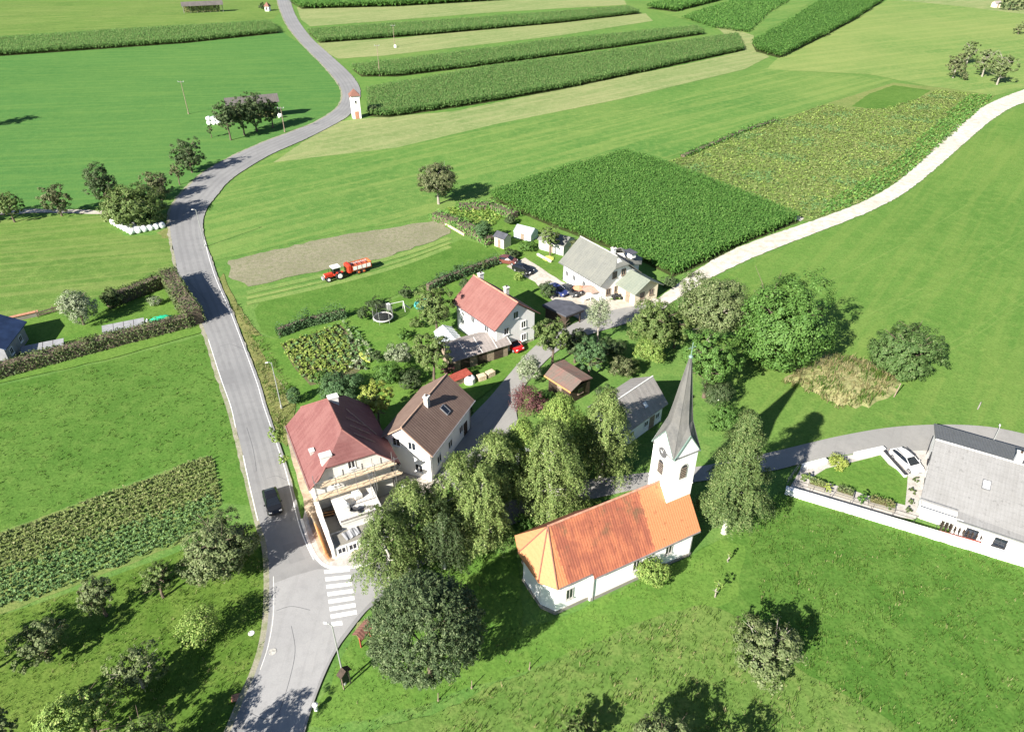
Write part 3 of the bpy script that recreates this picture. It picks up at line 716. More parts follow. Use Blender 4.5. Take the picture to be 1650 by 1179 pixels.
o = MB().cbox(-0.42, 0.42, -0.36, 0.36, 0, 0.12, M['terra'], 0.04).build('drain_cover', loc=(*G(381, 1124)[:2], 0.02)); o.rotation_euler.z = 0.3
tag(o, 'square brown drain cover in the grass beside the lower road bend', 'drain cover')

# ================================================================== BUILDINGS
def window(parent, x, y, z, ang, w, h, frame='white', name='window', bars=1, pane=None):
    """window on a wall at (x, y), sill height z, facing the local direction ang (degrees)"""
    f = M[frame]; mb = MB(); t = 0.09; d = 0.07
    mb.box(-0.02, d, -w / 2, -w / 2 + t, 0, h, f).box(-0.02, d, w / 2 - t, w / 2, 0, h, f)
    mb.box(-0.02, d - 0.003, -w / 2 + t, w / 2 - t, 0, t, f).box(-0.02, d - 0.003, -w / 2 + t, w / 2 - t, h - t, h, f)
    if bars: mb.box(0.0, d - 0.006, -0.03, 0.03, t, h - t, f)
    mb.box(-0.02, 0.16, -w / 2 - 0.06, w / 2 + 0.06, -0.07, -0.005, f)
    o = mb.build(name, parent, loc=(x, y, z)); o.rotation_euler.z = R(ang)
    MB().box(-0.01, 0.025, -w / 2 + t, w / 2 - t, t, h - t, pane or glass()).build('pane', o)
    return o
def door(parent, x, y, z, ang, w, h, mat, name='door'):
    mb = MB(); mb.box(-0.02, 0.05, -w / 2, w / 2, 0, h, mat).box(0.05, 0.065, -w / 2 + 0.15, w / 2 - 0.15, h * 0.55, h - 0.2, mat).box(0.05, 0.065, -w / 2 + 0.15, w / 2 - 0.15, 0.2, h * 0.45, mat)
    o = mb.build(name, parent, loc=(x, y, z)); o.rotation_euler.z = R(ang)
    MB().tube((0.06, w / 2 - 0.15, h * 0.48), (0.12, w / 2 - 0.15, h * 0.48), 0.03, 0.03, M['steel']).build('handle', o)
    return o
def chimney(roof, x, y, z0, z1, w=0.6, d=0.6, mat='brick', pots=1):
    mb = MB(); mb.box(-w / 2, w / 2, -d / 2, d / 2, 0, z1 - z0 - 0.15, M[mat])
    mb.box(-w / 2 - 0.08, w / 2 + 0.08, -d / 2 - 0.08, d / 2 + 0.08, z1 - z0 - 0.15, z1 - z0, M['kerb'])
    for i in range(pots): mb.lathe([(0.13, z1 - z0), (0.12, z1 - z0 + 0.22)], M['dark_wood'], 10, ((i - (pots - 1) / 2) * 0.4, 0))
    return mb.build('chimney', roof, loc=(x, y, z0))
def skylight(roof, p, nrm, w, h, lit=False):
    """roof window lying on the slope with outward normal nrm"""
    mb = MB(); t = 0.1
    mb.box(-w / 2, -w / 2 + t, -h / 2, h / 2, -0.05, 0.1, M['gutter']).box(w / 2 - t, w / 2, -h / 2, h / 2, -0.05, 0.1, M['gutter'])
    mb.box(-w / 2 + t, w / 2 - t, -h / 2, -h / 2 + t, -0.05, 0.098, M['gutter']).box(-w / 2 + t, w / 2 - t, h / 2 - t, h / 2, -0.05, 0.098, M['gutter'])
    o = mb.build('skylight', roof, loc=p)
    o.rotation_euler = Vector(nrm).to_track_quat('Z', 'Y').to_euler()
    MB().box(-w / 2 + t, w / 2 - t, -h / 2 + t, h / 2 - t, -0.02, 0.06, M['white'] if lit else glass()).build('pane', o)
    return o
def gable_walls(mb, u0, u1, v0, v1, he, hr, mat, vr=None):
    vr = (v0 + v1) / 2 if vr is None else vr
    mb.xprism([(v0, 0), (v1, 0), (v1, he), (vr, hr), (v0, he)], u0, u1, mat); return mb
def gutter(parent, u0, u1, v, z):
    mb = MB(); mb.xprism([(v - 0.07, z), (v + 0.07, z), (v + 0.05, z - 0.1), (v - 0.05, z - 0.1)], u0, u1, M['gutter'])
    return mb.build('gutter', parent)
def downpipe(parent, x, y, z):
    return MB().tube((x, y, 0), (x, y, z), .06, .06, M['gutter'], 6).build('downpipe', parent)
def ridge(parent, pts, mat='ridge_cap', r=0.11):
    mb = MB()
    for a, b in zip(pts[:-1], pts[1:]): mb.tube(a, b, r, r, M[mat], 7)
    return mb.build('ridge_cap', parent)

# ---- church
ch = thing('church', 'white village church with orange tiled roof, rounded apse and tall pointed bell tower', 'church', (4.30, 45.08, 0), R(27.93))
mb = MB()
fp = [(-0.9, 1.4), (0.0, 0.0), (3.8, 0.0), (3.8, -0.28), (16.6, -0.28), (16.6, 6.68), (6.6, 6.68), (6.6, 7.15), (0.2, 7.15), (0.2, 6.4), (-0.9, 5.0)]
mb.prism(fp, 0, 4.25, M['church_wall'])
mb.poly([(16.6, -0.28, 4.25), (16.6, 6.68, 4.25), (16.6, 3.2, 8.75)], M['church_wall']); mb.poly([(16.3, 6.68, 4.25), (16.3, -0.28, 4.25), (16.3, 3.2, 8.75)], M['church_wall'])
mb.build('wall', ch)
mb = MB()
fq = [(p[0] + (-0.08 if p[0] < 1 else 0.08), p[1] + (-0.08 if p[1] < 3 else 0.08)) for p in fp]
mb.prism(fq, 0, 0.45, M['concrete']); mb.build('plinth', ch)
AP = (0.7, 3.2, 9.0)
mb = MB()
shell(mb, [[(-.2, -.45, 4.38), (3.8, -.45, 4.38), (3.8, -.78, 4.0), (17.0, -.78, 4.0), (17.0, 3.2, 9.0), AP],
           [(6.9, 7.15, 4.0), (6.9, 3.2, 9.0), (17.0, 3.2, 9.0), (17.0, 7.15, 4.0)],
           [(-.5, 7.65, 4.1), AP, (6.9, 3.2, 9.0), (6.9, 7.65, 4.1)]], 0.16, M['old_roof'])
roof = mb.build('roof', ch)
mb = MB()
shell(mb, [[(-.2, -.45, 4.38), AP, (-1.4, 1.15, 4.38)], [(-1.4, 1.15, 4.38), AP, (-1.4, 5.2, 4.38)], [(-1.4, 5.2, 4.38), AP, (-.5, 7.65, 4.1)]], 0.16, M['new_roof'])
apse = mb.build('apse_roof', ch)
ridge(roof, [(0.7, 3.2, 9.02), (14.0, 3.2, 9.02)], 'ridge_cap', 0.12)
mb = MB()
for e in ((-.2, -.45, 4.4), (-1.4, 1.15, 4.4), (-1.4, 5.2, 4.4)): mb.tube(e, (0.7, 3.2, 9.02), 0.07, 0.07, M['rust_roof'], 6)
mb.build('hip_cap', apse)
gutter(ch, 4.0, 16.9, -0.85, 4.0); gutter(ch, 0.0, 3.7, -0.52, 4.36)
window(ch, 1.5, 0.0, 1.5, -90, 0.85, 1.5, 'stone', bars=1)
window(ch, 9.3, -0.28, 1.7, -90, 0.9, 1.7, 'stone'); window(ch, 13.4, -0.28, 1.9, -90, 0.9, 1.7, 'stone')
window(ch, 16.6, 1.2, 1.6, 0, 0.8, 1.3, 'stone')
door(ch, 16.6, 3.2, 0, 0, 1.5, 2.5, M['dark_wood'])
mb = MB(); mb.cbox(16.7, 18.4, 2.0, 4.4, 0, 0.16, M['stone'], 0.03).cbox(16.7, 17.6, 2.3, 4.1, 0.16, 0.32, M['stone'], 0.03); mb.build('step', ch)
# tower
T0, T1, V0, V1, TZ = 14.0, 17.1, 1.72, 4.86, 13.25
tcu, tcv = (T0 + T1) / 2, (V0 + V1) / 2
tw = MB(); cw = M['church_wall']
tw.box(T0, T1, V0, V1, 0, TZ, cw)
GZ = 15.55
tw.poly([(T0, V0, TZ), (T0, V1, TZ), (T0, tcv, GZ)], cw).poly([(T1, V0, TZ), (T1, V1, TZ), (T1, tcv, GZ)], cw)
tw.poly([(T0, V0, TZ), (T1, V0, TZ), (tcu, V0, GZ)], cw).poly([(T0, V1, TZ), (T1, V1, TZ), (tcu, V1, GZ)], cw)
tower = tw.build('tower', ch, fix=False)
for a in (8.6,):
    mb = MB(); e = 0.05
    mb.box(T0 - e, T1 + e, V0 - e, V0, a, a + 0.1, cw).box(T0 - e, T1 + e, V1, V1 + e, a, a + 0.1, cw).box(T0 - e, T0, V0, V1, a, a + 0.1, cw).box(T1, T1 + e, V0, V1, a, a + 0.1, cw)
    mb.build('string_course', tower)
# spire: 8 ribs, four rising from the corners and four from the gable tips
o_ = 0.16
cor = [(T0 - o_, V0 - o_, TZ - 0.22), (T1 + o_, V0 - o_, TZ - 0.22), (T1 + o_, V1 + o_, TZ - 0.22), (T0 - o_, V1 + o_, TZ - 0.22)]
gab = [(tcu, V0 - o_, GZ + 0.05), (T1 + o_, tcv, GZ + 0.05), (tcu, V1 + o_, GZ + 0.05), (T0 - o_, tcv, GZ + 0.05)]
def ringp(rad, z, off=0):
    return [(tcu + rad * math.cos(math.pi * (k / 4) + math.pi * 1.25), tcv + rad * math.sin(math.pi * (k / 4) + math.pi * 1.25), z) for k in range(8)]
base = [cor[0], gab[0], cor[1], gab[1], cor[2], gab[2], cor[3], gab[3]]
rings = [base, ringp(1.18, 16.6), ringp(0.92, 18.1), ringp(0.68, 19.8), ringp(0.42, 21.6), ringp(0.12, 23.6)]
sp = MB()
for k in range(5):
    for i in range(8):
        j = (i + 1) % 8; sp.poly([rings[k][i], rings[k][j], rings[k + 1][j], rings[k + 1][i]], M['spire'])
sp.poly(rings[-1], M['spire']); sp.poly([(p[0], p[1], p[2] + 0.02) for p in cor][::-1], M['spire'])
spire = sp.build('spire', tower)
mb = MB()
for i in range(8):
    for k in range(5): mb.tube(rings[k][i], rings[k + 1][i], 0.035, 0.03, M['spire'], 5)
for i in range(4):
    mb.tube(cor[i], gab[i], 0.05, 0.05, M['copper'], 5); mb.tube(gab[i], cor[(i + 1) % 4], 0.05, 0.05, M['copper'], 5)
mb.build('spire_rib', spire)
mb = MB(); mb.lathe([(0.02, 0), (0.16, 0.06), (0.22, 0.2), (0.16, 0.34), (0.02, 0.4)], M['copper'], 12); mb.tube((0, 0, 0.35), (0, 0, 1.75), 0.045, 0.04, M['copper']); mb.tube((-0.42, 0, 1.2), (0.42, 0, 1.2), 0.04, 0.04, M['copper'])
mb.build('cross', tower, loc=(tcu, tcv, 23.55))
def arch_window(x, y, z, ang, w, h):
    n = 10; pr = [(-w / 2, 0), (w / 2, 0)] + [(w / 2 * math.cos(math.pi * i / n), h - w / 2 + w / 2 * math.sin(math.pi * i / n)) for i in range(n + 1)]
    pi_ = [(y_ * 0.78, 0.1 + z_ * 0.88) for y_, z_ in pr]
    mb = MB(); mb.xprism(pr, -0.02, 0.05, M['stone']); o = mb.build('window', tower, loc=(x, y, z)); o.rotation_euler.z = R(ang)
    m2 = MB(); m2.xprism(pi_, 0.052, 0.056, M['trim'])
    for q in range(6): m2.box(0.057, 0.1, -w * 0.34, w * 0.34, 0.18 + q * h * 0.125, 0.24 + q * h * 0.125, M['wood'])
    m2.build('louvre', o); return o
arch_window(T0, tcv + 0.05, 9.9, 180, 1.0, 2.0); arch_window(tcu, V0, 9.9, -90, 1.0, 2.0); arch_window(T1, tcv, 9.9, 0, 1.0, 2.0); arch_window(tcu, V1, 9.9, 90, 1.0, 2.0)
mb = MB(); mb.wheel((0, 0, 0), 0.62, 0.12, M['clock_face'], 24, 'x')
clk = mb.build('clock', tower, loc=(T0, tcv + 0.05, 12.75))
MB().tube((-0.08, 0, 0), (-0.08, 0.28, 0.2), 0.03, 0.02, M['white'], 4).build('hand', clk); MB().tube((-0.085, 0, 0), (-0.085, -0.1, 0.5), 0.025, 0.015, M['white'], 4).build('hand', clk)

# ---- corner house under renovation
RH = ((-21.79, 57.16), 116.4)
rh = thing('house', 'corner house under renovation with dark red half hipped roof and scaffolded pale gable', 'house', (*RH[0], 0), R(RH[1]))
mb = MB()
vr, zr, ze = -4.75, 9.7, 5.05
mb.faces([(1.0, -0.3, 0), (1.0, -9.2, 0), (1.0, -9.2, 5.1), (1.0, -7.3, 7.05), (1.0, -2.2, 7.05), (1.0, -0.3, 5.1)], [(0, 1, 2, 3, 4, 5)], M['raw_wall'])
mb.faces([(12.2, -0.3, 0), (12.2, -9.2, 0), (12.2, -9.2, 5.1), (12.2, -7.3, 7.05), (12.2, -2.2, 7.05), (12.2, -0.3, 5.1)], [(5, 4, 3, 2, 1, 0)], M['cream_wall'])
mb.poly([(1.0, -0.3, 0), (1.0, -0.3, 5.1), (12.2, -0.3, 5.1), (12.2, -0.3, 0)], M['cream_wall']); mb.poly([(1.0, -9.2, 0), (12.2, -9.2, 0), (12.2, -9.2, 5.1), (1.0, -9.2, 5.1)], M['raw_wall'])
mb.build('wall', rh)
mb = MB()
shell(mb, [[(0.3, 0.2, 5.0), (12.7, 0.2, 5.0), (12.9, -1.0, 6.0), (12.9, -2.0, 7.0), (9.4, vr, zr), (3.0, vr, zr), (0.75, -1.95, 7.0), (0.35, -1.0, 6.0)],
           [(0.3, -10.2, 4.75), (0.75, -7.55, 7.0), (3.0, vr, zr), (9.4, vr, zr), (12.9, -7.5, 7.0), (12.7, -10.2, 4.75)],
           [(0.75, -1.95, 7.0), (3.0, vr, zr), (0.75, -7.55, 7.0)], [(12.9, -2.0, 7.0), (12.9, -7.5, 7.0), (9.4, vr, zr)]], 0.18, M['red_roof'])
roof = mb.build('roof', rh)
ridge(roof, [(3.0, vr, zr + .02), (9.4, vr, zr + .02)], 'pink_roof'); ridge(roof, [(3.0, vr, zr), (0.75, -7.55, 7.02)], 'pink_roof', .09); ridge(roof, [(9.4, vr, zr), (12.9, -2.0, 7.02)], 'pink_roof', .09)
ridge(roof, [(0.75, -1.95, 7.02), (0.35, -1.0, 6.02), (0.3, 0.2, 5.02), (12.7, 0.2, 5.02)], 'pink_roof', .08)
chimney(roof, 1.7, -2.3, 6.6, 8.1, 0.7, 1.2, 'raw_wall', 0); chimney(roof, 4.6, -1.3, 5.9, 6.9, 0.45, 0.45, 'brick', 0); chimney(roof, 9.4, -5.4, 8.6, 9.9, 0.7, 1.1, 'raw_wall', 0)
mb = MB()
for u_ in (3.0, 4.6, 6.2): mb.tube((u_, -6.0, 8.75), (u_ - 0.1, -8.2, 6.7), 0.05, 0.05, M['verge_board'], 5)
mb.tube((8.6, -6.6, 8.1), (5.2, -9.0, 5.85), 0.05, 0.05, M['verge_board'], 5)
mb.build('snow_guard', roof)
gutter(rh, 0.3, 12.7, 0.27, 5.0)
for v_, z_, w_ in ((-2.6, 3.9, 0.9), (-4.8, 5.6, 0.9), (-6.8, 3.9, 0.9), (-2.8, 1.0, 1.1), (-6.4, 1.0, 1.1)): window(rh, 1.0, v_, z_, 180, w_, 1.2)
for u_ in (2.6, 4.9, 7.2, 9.5, 11.4): window(rh, u_, -0.3, 3.3, 90, 0.9, 1.2)
for u_ in (2.6, 4.9, 9.5, 11.4): window(rh, u_, -0.3, 0.9, 90, 0.9, 1.2)
door(rh, 7.2, -0.3, 0, 90, 1.1, 2.1, M['dark_wood'])
# terrace extension in front of the gable
ex = MB(); ex.box(-3.6, 0.98, -6.4, -1.95, 0, 2.45, M['raw_wall']).box(-3.6, 0.98, -1.94, -0.4, 0, 1.1, M['concrete']); ex.build('extension', rh)
MB().cbox(-3.75, 0.96, -6.6, -1.8, 2.46, 2.72, M['slab'], 0.03).build('terrace_slab', rh)
ex = MB(); ex.box(-5.9, -3.62, -7.6, -0.4, 0, 1.55, M['grey_wall']); ex.build('lower_extension', rh)
MB().cbox(-5.75, -3.9, -7.7, -0.66, 1.56, 1.68, M['concrete'], 0.02).build('lower_terrace', rh)
ex = MB(); ex.xprism([(-0.38, 0.1), (-0.08, 0.1), (-0.08, 3.5), (-0.38, 3.5)], -2.2, 0.95, M['site_wall']).xprism([(-0.38, 0.1), (-0.08, 0.1), (-0.08, 2.9), (-0.38, 2.9)], -4.6, -2.205, M['site_wall']).xprism([(-0.38, 0.1), (-0.08, 0.1), (-0.08, 2.2), (-0.38, 2.2)], -6.0, -4.605, M['site_wall'])
ex.build('street_wall', rh)
MB().box(-6.15, -5.92, -7.7, -0.42, 0, 0.45, M['sand_wall']).build('front_plinth', rh)
for v_ in (-1.15, -2.35, -3.6, -4.9): window(rh, -5.9, v_, 0.55, 180, 0.95, 0.9)
MB().box(-3.75, -3.65, -6.6, -1.85, 2.73, 2.95, M['grey_wood']).build('edge_board', rh)
mb = MB(); mb.box(-1.75, -1.60, -6.4, -2.3, 2.725, 2.76, M['grey_wood']); mb.build('slab_joint', rh)
# scaffold on the gable
sc = thing('scaffold', 'timber and steel scaffold with two plank decks along the pale gable of the corner house', 'scaffold', (*RH[0], 0), R(RH[1]))
mb = MB()
for z_, (a, b) in ((3.7, (-10.2, 0.1)), (5.35, (-9.6, -0.9))):
    for k in range(3): mb.box(-0.35 + k * 0.27, -0.10 + k * 0.27, a + 0.2 * k, b - 0.25 * k, z_ + 0.012 * k, z_ + 0.05 + 0.012 * k, M['new_wood'])
mb.build('plank_deck', sc)
mb = MB()
for v_ in (-0.4, -2.6, -4.8, -7.0, -9.3):
    for u_ in (-0.42, 0.5): mb.tube((u_, v_, 2.7 if v_ > -6.5 else 0), (u_, v_, 6.6), 0.035, 0.035, M['steel'], 6)
    mb.tube((-0.42, v_, 3.66), (0.5, v_, 3.66), 0.03, 0.03, M['steel'], 6); mb.tube((-0.42, v_, 5.31), (0.5, v_, 5.31), 0.03, 0.03, M['steel'], 6)
for z_ in (4.6, 6.3): mb.tube((-0.46, -9.9, z_), (-0.46, -0.3, z_), 0.03, 0.03, M['steel'], 6)
mb.tube((-0.46, -9.3, 3.7), (-0.46, -7.0, 5.3), 0.025, 0.025, M['steel'], 6)
mb.build('pole_frame', sc)
MB().box(-0.44, -0.40, -10.0, -0.2, 3.78, 3.98, M['new_wood']).box(-0.44, -0.40, -9.5, -1.0, 5.43, 5.6, M['new_wood']).build('toe_board', sc)
def rh_at(u, v, z=0):
    a = R(RH[1]); return (RH[0][0] + u * math.cos(a) - v * math.sin(a), RH[0][1] + u * math.sin(a) + v * math.cos(a), z)
o = MB().cbox(-0.7, 0.7, -0.55, 0.55, 0, 0.75, M['film'], 0.22).build('material_bag', loc=rh_at(-1.5, -2.75, 2.73)); tag(o, 'white bulging material bag on the concrete terrace of the corner house', 'bag'); o.rotation_euler.z = R(130)
pl = thing('plank_pile', 'short pile of brown planks in the dark gap between street wall and terrace', 'plank pile', rh_at(-0.2, -1.2, 1.12), R(RH[1] + 80))
for k in range(5): MB().box(-1.0 + 0.12 * k, 0.9 + 0.05 * k, -0.45 + 0.19 * k, -0.28 + 0.19 * k, 0.0, 0.1 + 0.03 * (k % 3), M['orange_wood' if k % 2 else 'dark_wood']).build('plank', pl)
def wheelbarrow(loc, rz, label):
    t = thing('wheelbarrow', label, 'wheelbarrow', loc, rz)
    mb = MB(); a = [(-0.4, -0.3, .62), (.45, -.26, .62), (.45, .26, .62), (-.4, .3, .62)]; b = [(-.25, -.2, .34), (.25, -.17, .34), (.25, .17, .34), (-.25, .2, .34)]
    mb.faces(a + b, [(4, 7, 6, 5), (0, 1, 5, 4), (1, 2, 6, 5), (2, 3, 7, 6), (3, 0, 4, 7)], M['trim']); mb.build('tray', t)
    for s_ in (-1, 1): MB().path([(.62, s_ * .06, .18), (-.2, s_ * .2, .34), (-.85, s_ * .26, .55)], [.02] * 3, M['steel']).tube((-.25, s_ * .22, .34), (-.35, s_ * .22, 0), .02, .02, M['steel']).build('handle', t)
    MB().wheel((.62, 0, .18), .18, .08, M['black']).build('wheel', t); return t
wheelbarrow(rh_at(-2.9, -3.6, 2.73), R(RH[1] - 120), 'dark wheelbarrow standing on the white concrete terrace of the corner house')
o = MB().box(-0.9, 0.9, -0.12, 0.12, 0, 0.12, M['grey_wood']).box(-0.6, 0.7, 0.14, 0.3, 0, 0.08, M['grey_wood']).build('beam', loc=rh_at(-2.9, -4.9, 2.73)); o.rotation_euler.z = R(20); tag(o, 'grey timber beams lying beside the wheelbarrow on the terrace', 'beam')
o = MB().xprism([(-0.18, 0), (0.02, 0), (0.30, 1.15), (0.22, 1.2)], -2.4, 2.4, M['orange_wood']).build('board', loc=rh_at(-3.4, 0.35, 0.2)); o.rotation_euler.z = R(RH[1]); tag(o, 'long orange formwork board leaning on the low street wall of the corner house', 'board')
o = MB().xprism([(-0.14, 0), (0.02, 0), (0.22, 0.9), (0.14, 0.95)], -1.1, 1.1, M['new_wood']).build('board', loc=rh_at(0.2, 0.45, 0.2)); o.rotation_euler.z = R(RH[1] + 4); tag(o, 'shorter pale formwork board beside the street wall above the orange board', 'board')
rb = thing('rubble_pile', 'pile of broken planks and rubble at the right end of the scaffold', 'rubble', rh_at(-1.4, -9.6), R(RH[1]))
for k in range(14):
    o = MB().cbox(-rnd.uniform(.3, 1.0), rnd.uniform(.3, 1.0), -.12, .12, 0, rnd.uniform(.08, .2), M[rnd.choice(['new_wood', 'white', 'kerb', 'grey_wood', 'terra'])], .02).build('plank', rb, loc=(rnd.uniform(-1.4, 1.4), rnd.uniform(-.9, .9), rnd.uniform(0.05, .7))); o.rotation_euler = (rnd.uniform(-.25, .25), rnd.uniform(-.3, .3), rnd.uniform(0, 3.1))

lad = thing('ladder', 'steel ladder leaning on the scaffold of the corner house', 'ladder', rh_at(-0.7, -6.4, 2.73), R(RH[1]))
for y in (-.22, .22): MB().tube((-.7, y, 0), (.1, y, 3.1), .03, .03, M['steel'], 6).build('rail', lad)
mb = MB()
for q in range(9): mb.tube((-.7 + .08 * q + .05, -.22, .3 + .31 * q), (-.7 + .08 * q + .05, .22, .3 + .31 * q), .018, .018, M['steel'], 5)
mb.build('rungs', lad)
for lab, u_, v_, z0, mt in (('pallet of pale blocks on the white terrace below the scaffold', -.6, -4.6, 2.73, 'kerb'), ('pallet of white blocks in the yard at the right of the terrace', -2.6, -8.6, .15, 'white')):
    t = thing('pallet', lab, 'pallet', rh_at(u_, v_, z0), R(RH[1] + 8))
    mb = MB()
    for q in range(3): mb.box(-.55, .55, -.45 + .37 * q, -.3 + .37 * q, 0, .12, M['wood'])
    mb.build('base', t)
    mb = MB()
    for a in range(3):
        for b in range(2):
            for c in range(2): mb.cbox(-.54 + .37 * a, -.2 + .37 * a, -.44 + .45 * b, -.02 + .45 * b, .125 + .22 * c, .335 + .22 * c, M[mt], .015)
    t2 = mb.build('blocks', t)
for k, (lab, u_, v_, z0, rz_) in enumerate((('white insulation boards stacked at the right end of the scaffold', .6, -10.3, .2, 20), ('white insulation board leaning in the yard beside the rubble', -2.0, -10.6, .2, 70))):
    t = thing('insulation_stack', lab, 'insulation boards', rh_at(u_, v_, z0), R(RH[1] + rz_))
    for q in range(4 if k == 0 else 2): o = MB().box(-.7, .7, -.35, .35, .13 * q, .13 * q + .12, M['white']).build('board', t); o.rotation_euler.z = .12 * (q % 2)
sh = MB()
for q in range(9):
    x = -.9 + .2 * q; sh.poly([(x, -.6, .10 + .08 * math.sin(q * 1.9)), (x + .2, -.6, .10 + .08 * math.sin((q + 1) * 1.9)), (x + .2, .6, .16 + .07 * math.sin((q + 1) * 1.4)), (x, .6, .16 + .07 * math.sin(q * 1.4))], M['panel_grey'])
o = sh.build('tarpaulin', loc=rh_at(-4.8, -2.6, 1.7)); o.rotation_euler.z = R(40); tag(o, 'crumpled grey tarpaulin on the lower terrace behind the front windows', 'tarpaulin')
# ---- brown roofed house
def pt(O, ang, u, v, z=0):
    a = R(ang); return (O[0] + u * math.cos(a) - v * math.sin(a), O[1] + u * math.sin(a) + v * math.cos(a), z)
bh = thing('house', 'white house with brown tiled gable roof and one skylight beside the corner house', 'house', (-9.27, 63.44, 0), R(67.7))
gable_walls(MB(), 0.4, 11.4, 0.6, 7.2, 4.55, 7.25, M['white_wall'], 3.9).build('wall', bh)
mb = MB(); shell(mb, [[(0, 0, 4.5), (11.8, 0, 4.5), (11.8, 3.9, 7.6), (0, 3.9, 7.6)], [(0, 3.9, 7.6), (11.8, 3.9, 7.6), (11.8, 7.8, 4.5), (0, 7.8, 4.5)]], 0.16, M['brown_roof'])
roof = mb.build('roof', bh); ridge(roof, [(0, 3.9, 7.62), (11.8, 3.9, 7.62)], 'verge_board')
mb = MB(); mb.tube((-0.03, 0, 4.42), (-0.03, 3.9, 7.52), .08, .08, M['verge_board'], 5); mb.tube((-0.03, 3.9, 7.52), (-0.03, 7.8, 4.42), .08, .08, M['verge_board'], 5); mb.build('verge_trim', roof)
chimney(roof, 5.4, 3.4, 6.7, 8.6, 0.55, 0.55, 'brick'); skylight(roof, (6.9, 1.75, 5.93), (0, -3.1, 3.9), 0.9, 1.3)
gutter(bh, 0, 11.8, -0.06, 4.5)
for v_, z_ in ((2.2, 1.0), (5.4, 1.0), (2.9, 4.2), (5.0, 4.2)): window(bh, 0.4, v_, z_, 180, 1.1, 1.25)
for u_ in (2.5, 5.5, 8.6): window(bh, u_, 0.6, 1.3, -90, 1.1, 1.2)
door(bh, 9.9, 0.6, 0, -90, 1.0, 2.1, M['dark_wood'])

# ---- pink roofed house
ph = thing('house', 'white house with pinkish red gable roof and two chimneys in the middle of the hamlet', 'house', (-2.57, 90.64, 0), R(128))
gable_walls(MB(), 0.55, 10.9, -0.7, -8.1, 5.05, 8.0, M['white_wall'], -4.4).build('wall', ph)
mb = MB(); shell(mb, [[(0, 0, 5), (11.4, 0, 5), (11.4, -4.4, 8.35), (0, -4.4, 8.35)], [(0, -4.4, 8.35), (11.4, -4.4, 8.35), (11.4, -8.8, 5), (0, -8.8, 5)]], 0.16, M['pink_roof'])
roof = mb.build('roof', ph); ridge(roof, [(0, -4.4, 8.37), (11.4, -4.4, 8.37)], 'ridge_cap')
chimney(roof, 3.6, -5.0, 7.6, 9.3, 0.6, 0.6, 'brick'); chimney(roof, 10.4, -5.1, 7.5, 8.9, 0.5, 0.8, 'raw_wall')
mb = MB(); mb.box(0.55, 0.6, -8.0, -4.5, 0, 0.5, M['sand_wall']); mb.build('plinth', ph)
gutter(ph, 0, 11.4, 0.06, 5)
for v_, z_ in ((-2.6, 3.2), (-5.9, 3.2), (-2.6, 0.9), (-6.0, 0.9), (-4.4, 5.4)): window(ph, 0.55, v_, z_, 180, 1.0, 1.25, pane=None)
for u_, z_ in ((3, 3.2), (6.5, 3.2), (9.3, 1.6), (3.2, 1.0)): window(ph, u_, -0.7, z_, 90, 1.1, 1.1)
# ---- grey roofed house with annexes
GH = ((15.12, 107.2), 124.5)
gh = thing('house', 'large white house with grey green roof at the edge of the maize field', 'house', (*GH[0], 0), R(GH[1]))
gable_walls(MB(), 1.0, 11.4, -0.7, -8.7, 3.65, 7.1, M['white_wall'], -4.6).build('wall', gh)
mb = MB()
shell(mb, [[(0.4, 0, 3.55), (11.9, 0, 3.55), (11.9, -4.7, 7.35), (1.9, -4.7, 7.35), (0.4, -3.1, 6.05)], [(0.4, -6.3, 6.05), (1.9, -4.7, 7.35), (11.9, -4.7, 7.35), (11.9, -9.4, 3.55), (0.4, -9.4, 3.55)], [(0.4, -3.1, 6.05), (1.9, -4.7, 7.35), (0.4, -6.3, 6.05)]], 0.16, M['grey_roof'])
roof = mb.build('roof', gh); ridge(roof, [(1.9, -4.7, 7.37), (11.9, -4.7, 7.37)], 'stone', .1)
chimney(roof, 3.6, -5.3, 6.6, 8.1, .6, .6, 'white_wall')
gutter(gh, 0.4, 11.9, 0.06, 3.55)
for v_, z_ in ((-3.6, 3.9), (-5.6, 3.9), (-2.4, 1.0), (-4.3, 1.0)): window(gh, 1.0, v_, z_, 180, 1.0, 1.2, 'wood')
for u_ in (2.8, 5.4, 8.2, 10.2): window(gh, u_, -0.7, 1.2, 90, 1.1, 1.1)
ax = MB(); gable_walls(ax, -3.3, 1.02, -4.6, -9.9, 2.9, 4.3, M['sand_wall'], -7.2); ax.build('annex', gh)
mb = MB(); shell(mb, [[(-4.0, -3.9, 2.7), (0.98, -3.9, 2.7), (0.98, -7.2, 4.55), (-4.0, -7.2, 4.55)], [(-4.0, -7.2, 4.55), (0.98, -7.2, 4.55), (0.98, -10.6, 2.7), (-4.0, -10.6, 2.7)]], 0.14, M['sage_roof'])
mb.build('annex_roof', gh)
window(gh, -3.3, -6.3, 1.1, 180, 1.0, 1.1, 'wood'); window(gh, -3.3, -8.4, 1.1, 180, 1.0, 1.1, 'wood')
door(gh, -1.6, -4.6, 0, 90, 1.1, 2.1, M['wood'])
ex = MB(); ex.prism([(3.4, -8.8), (3.4, -11.6), (5.0, -13.2), (7.6, -13.2), (9.2, -11.6), (9.2, -8.8)], 0, 3.6, M['white_wall']); ex.build('rear_wing', gh)
cpt = (6.3, -9.6, 6.0); rim = [(3.0, -8.8, 4.2), (3.0, -11.8, 3.5), (4.8, -13.7, 3.5), (7.8, -13.7, 3.5), (9.6, -11.8, 3.5), (9.6, -8.8, 4.2)]
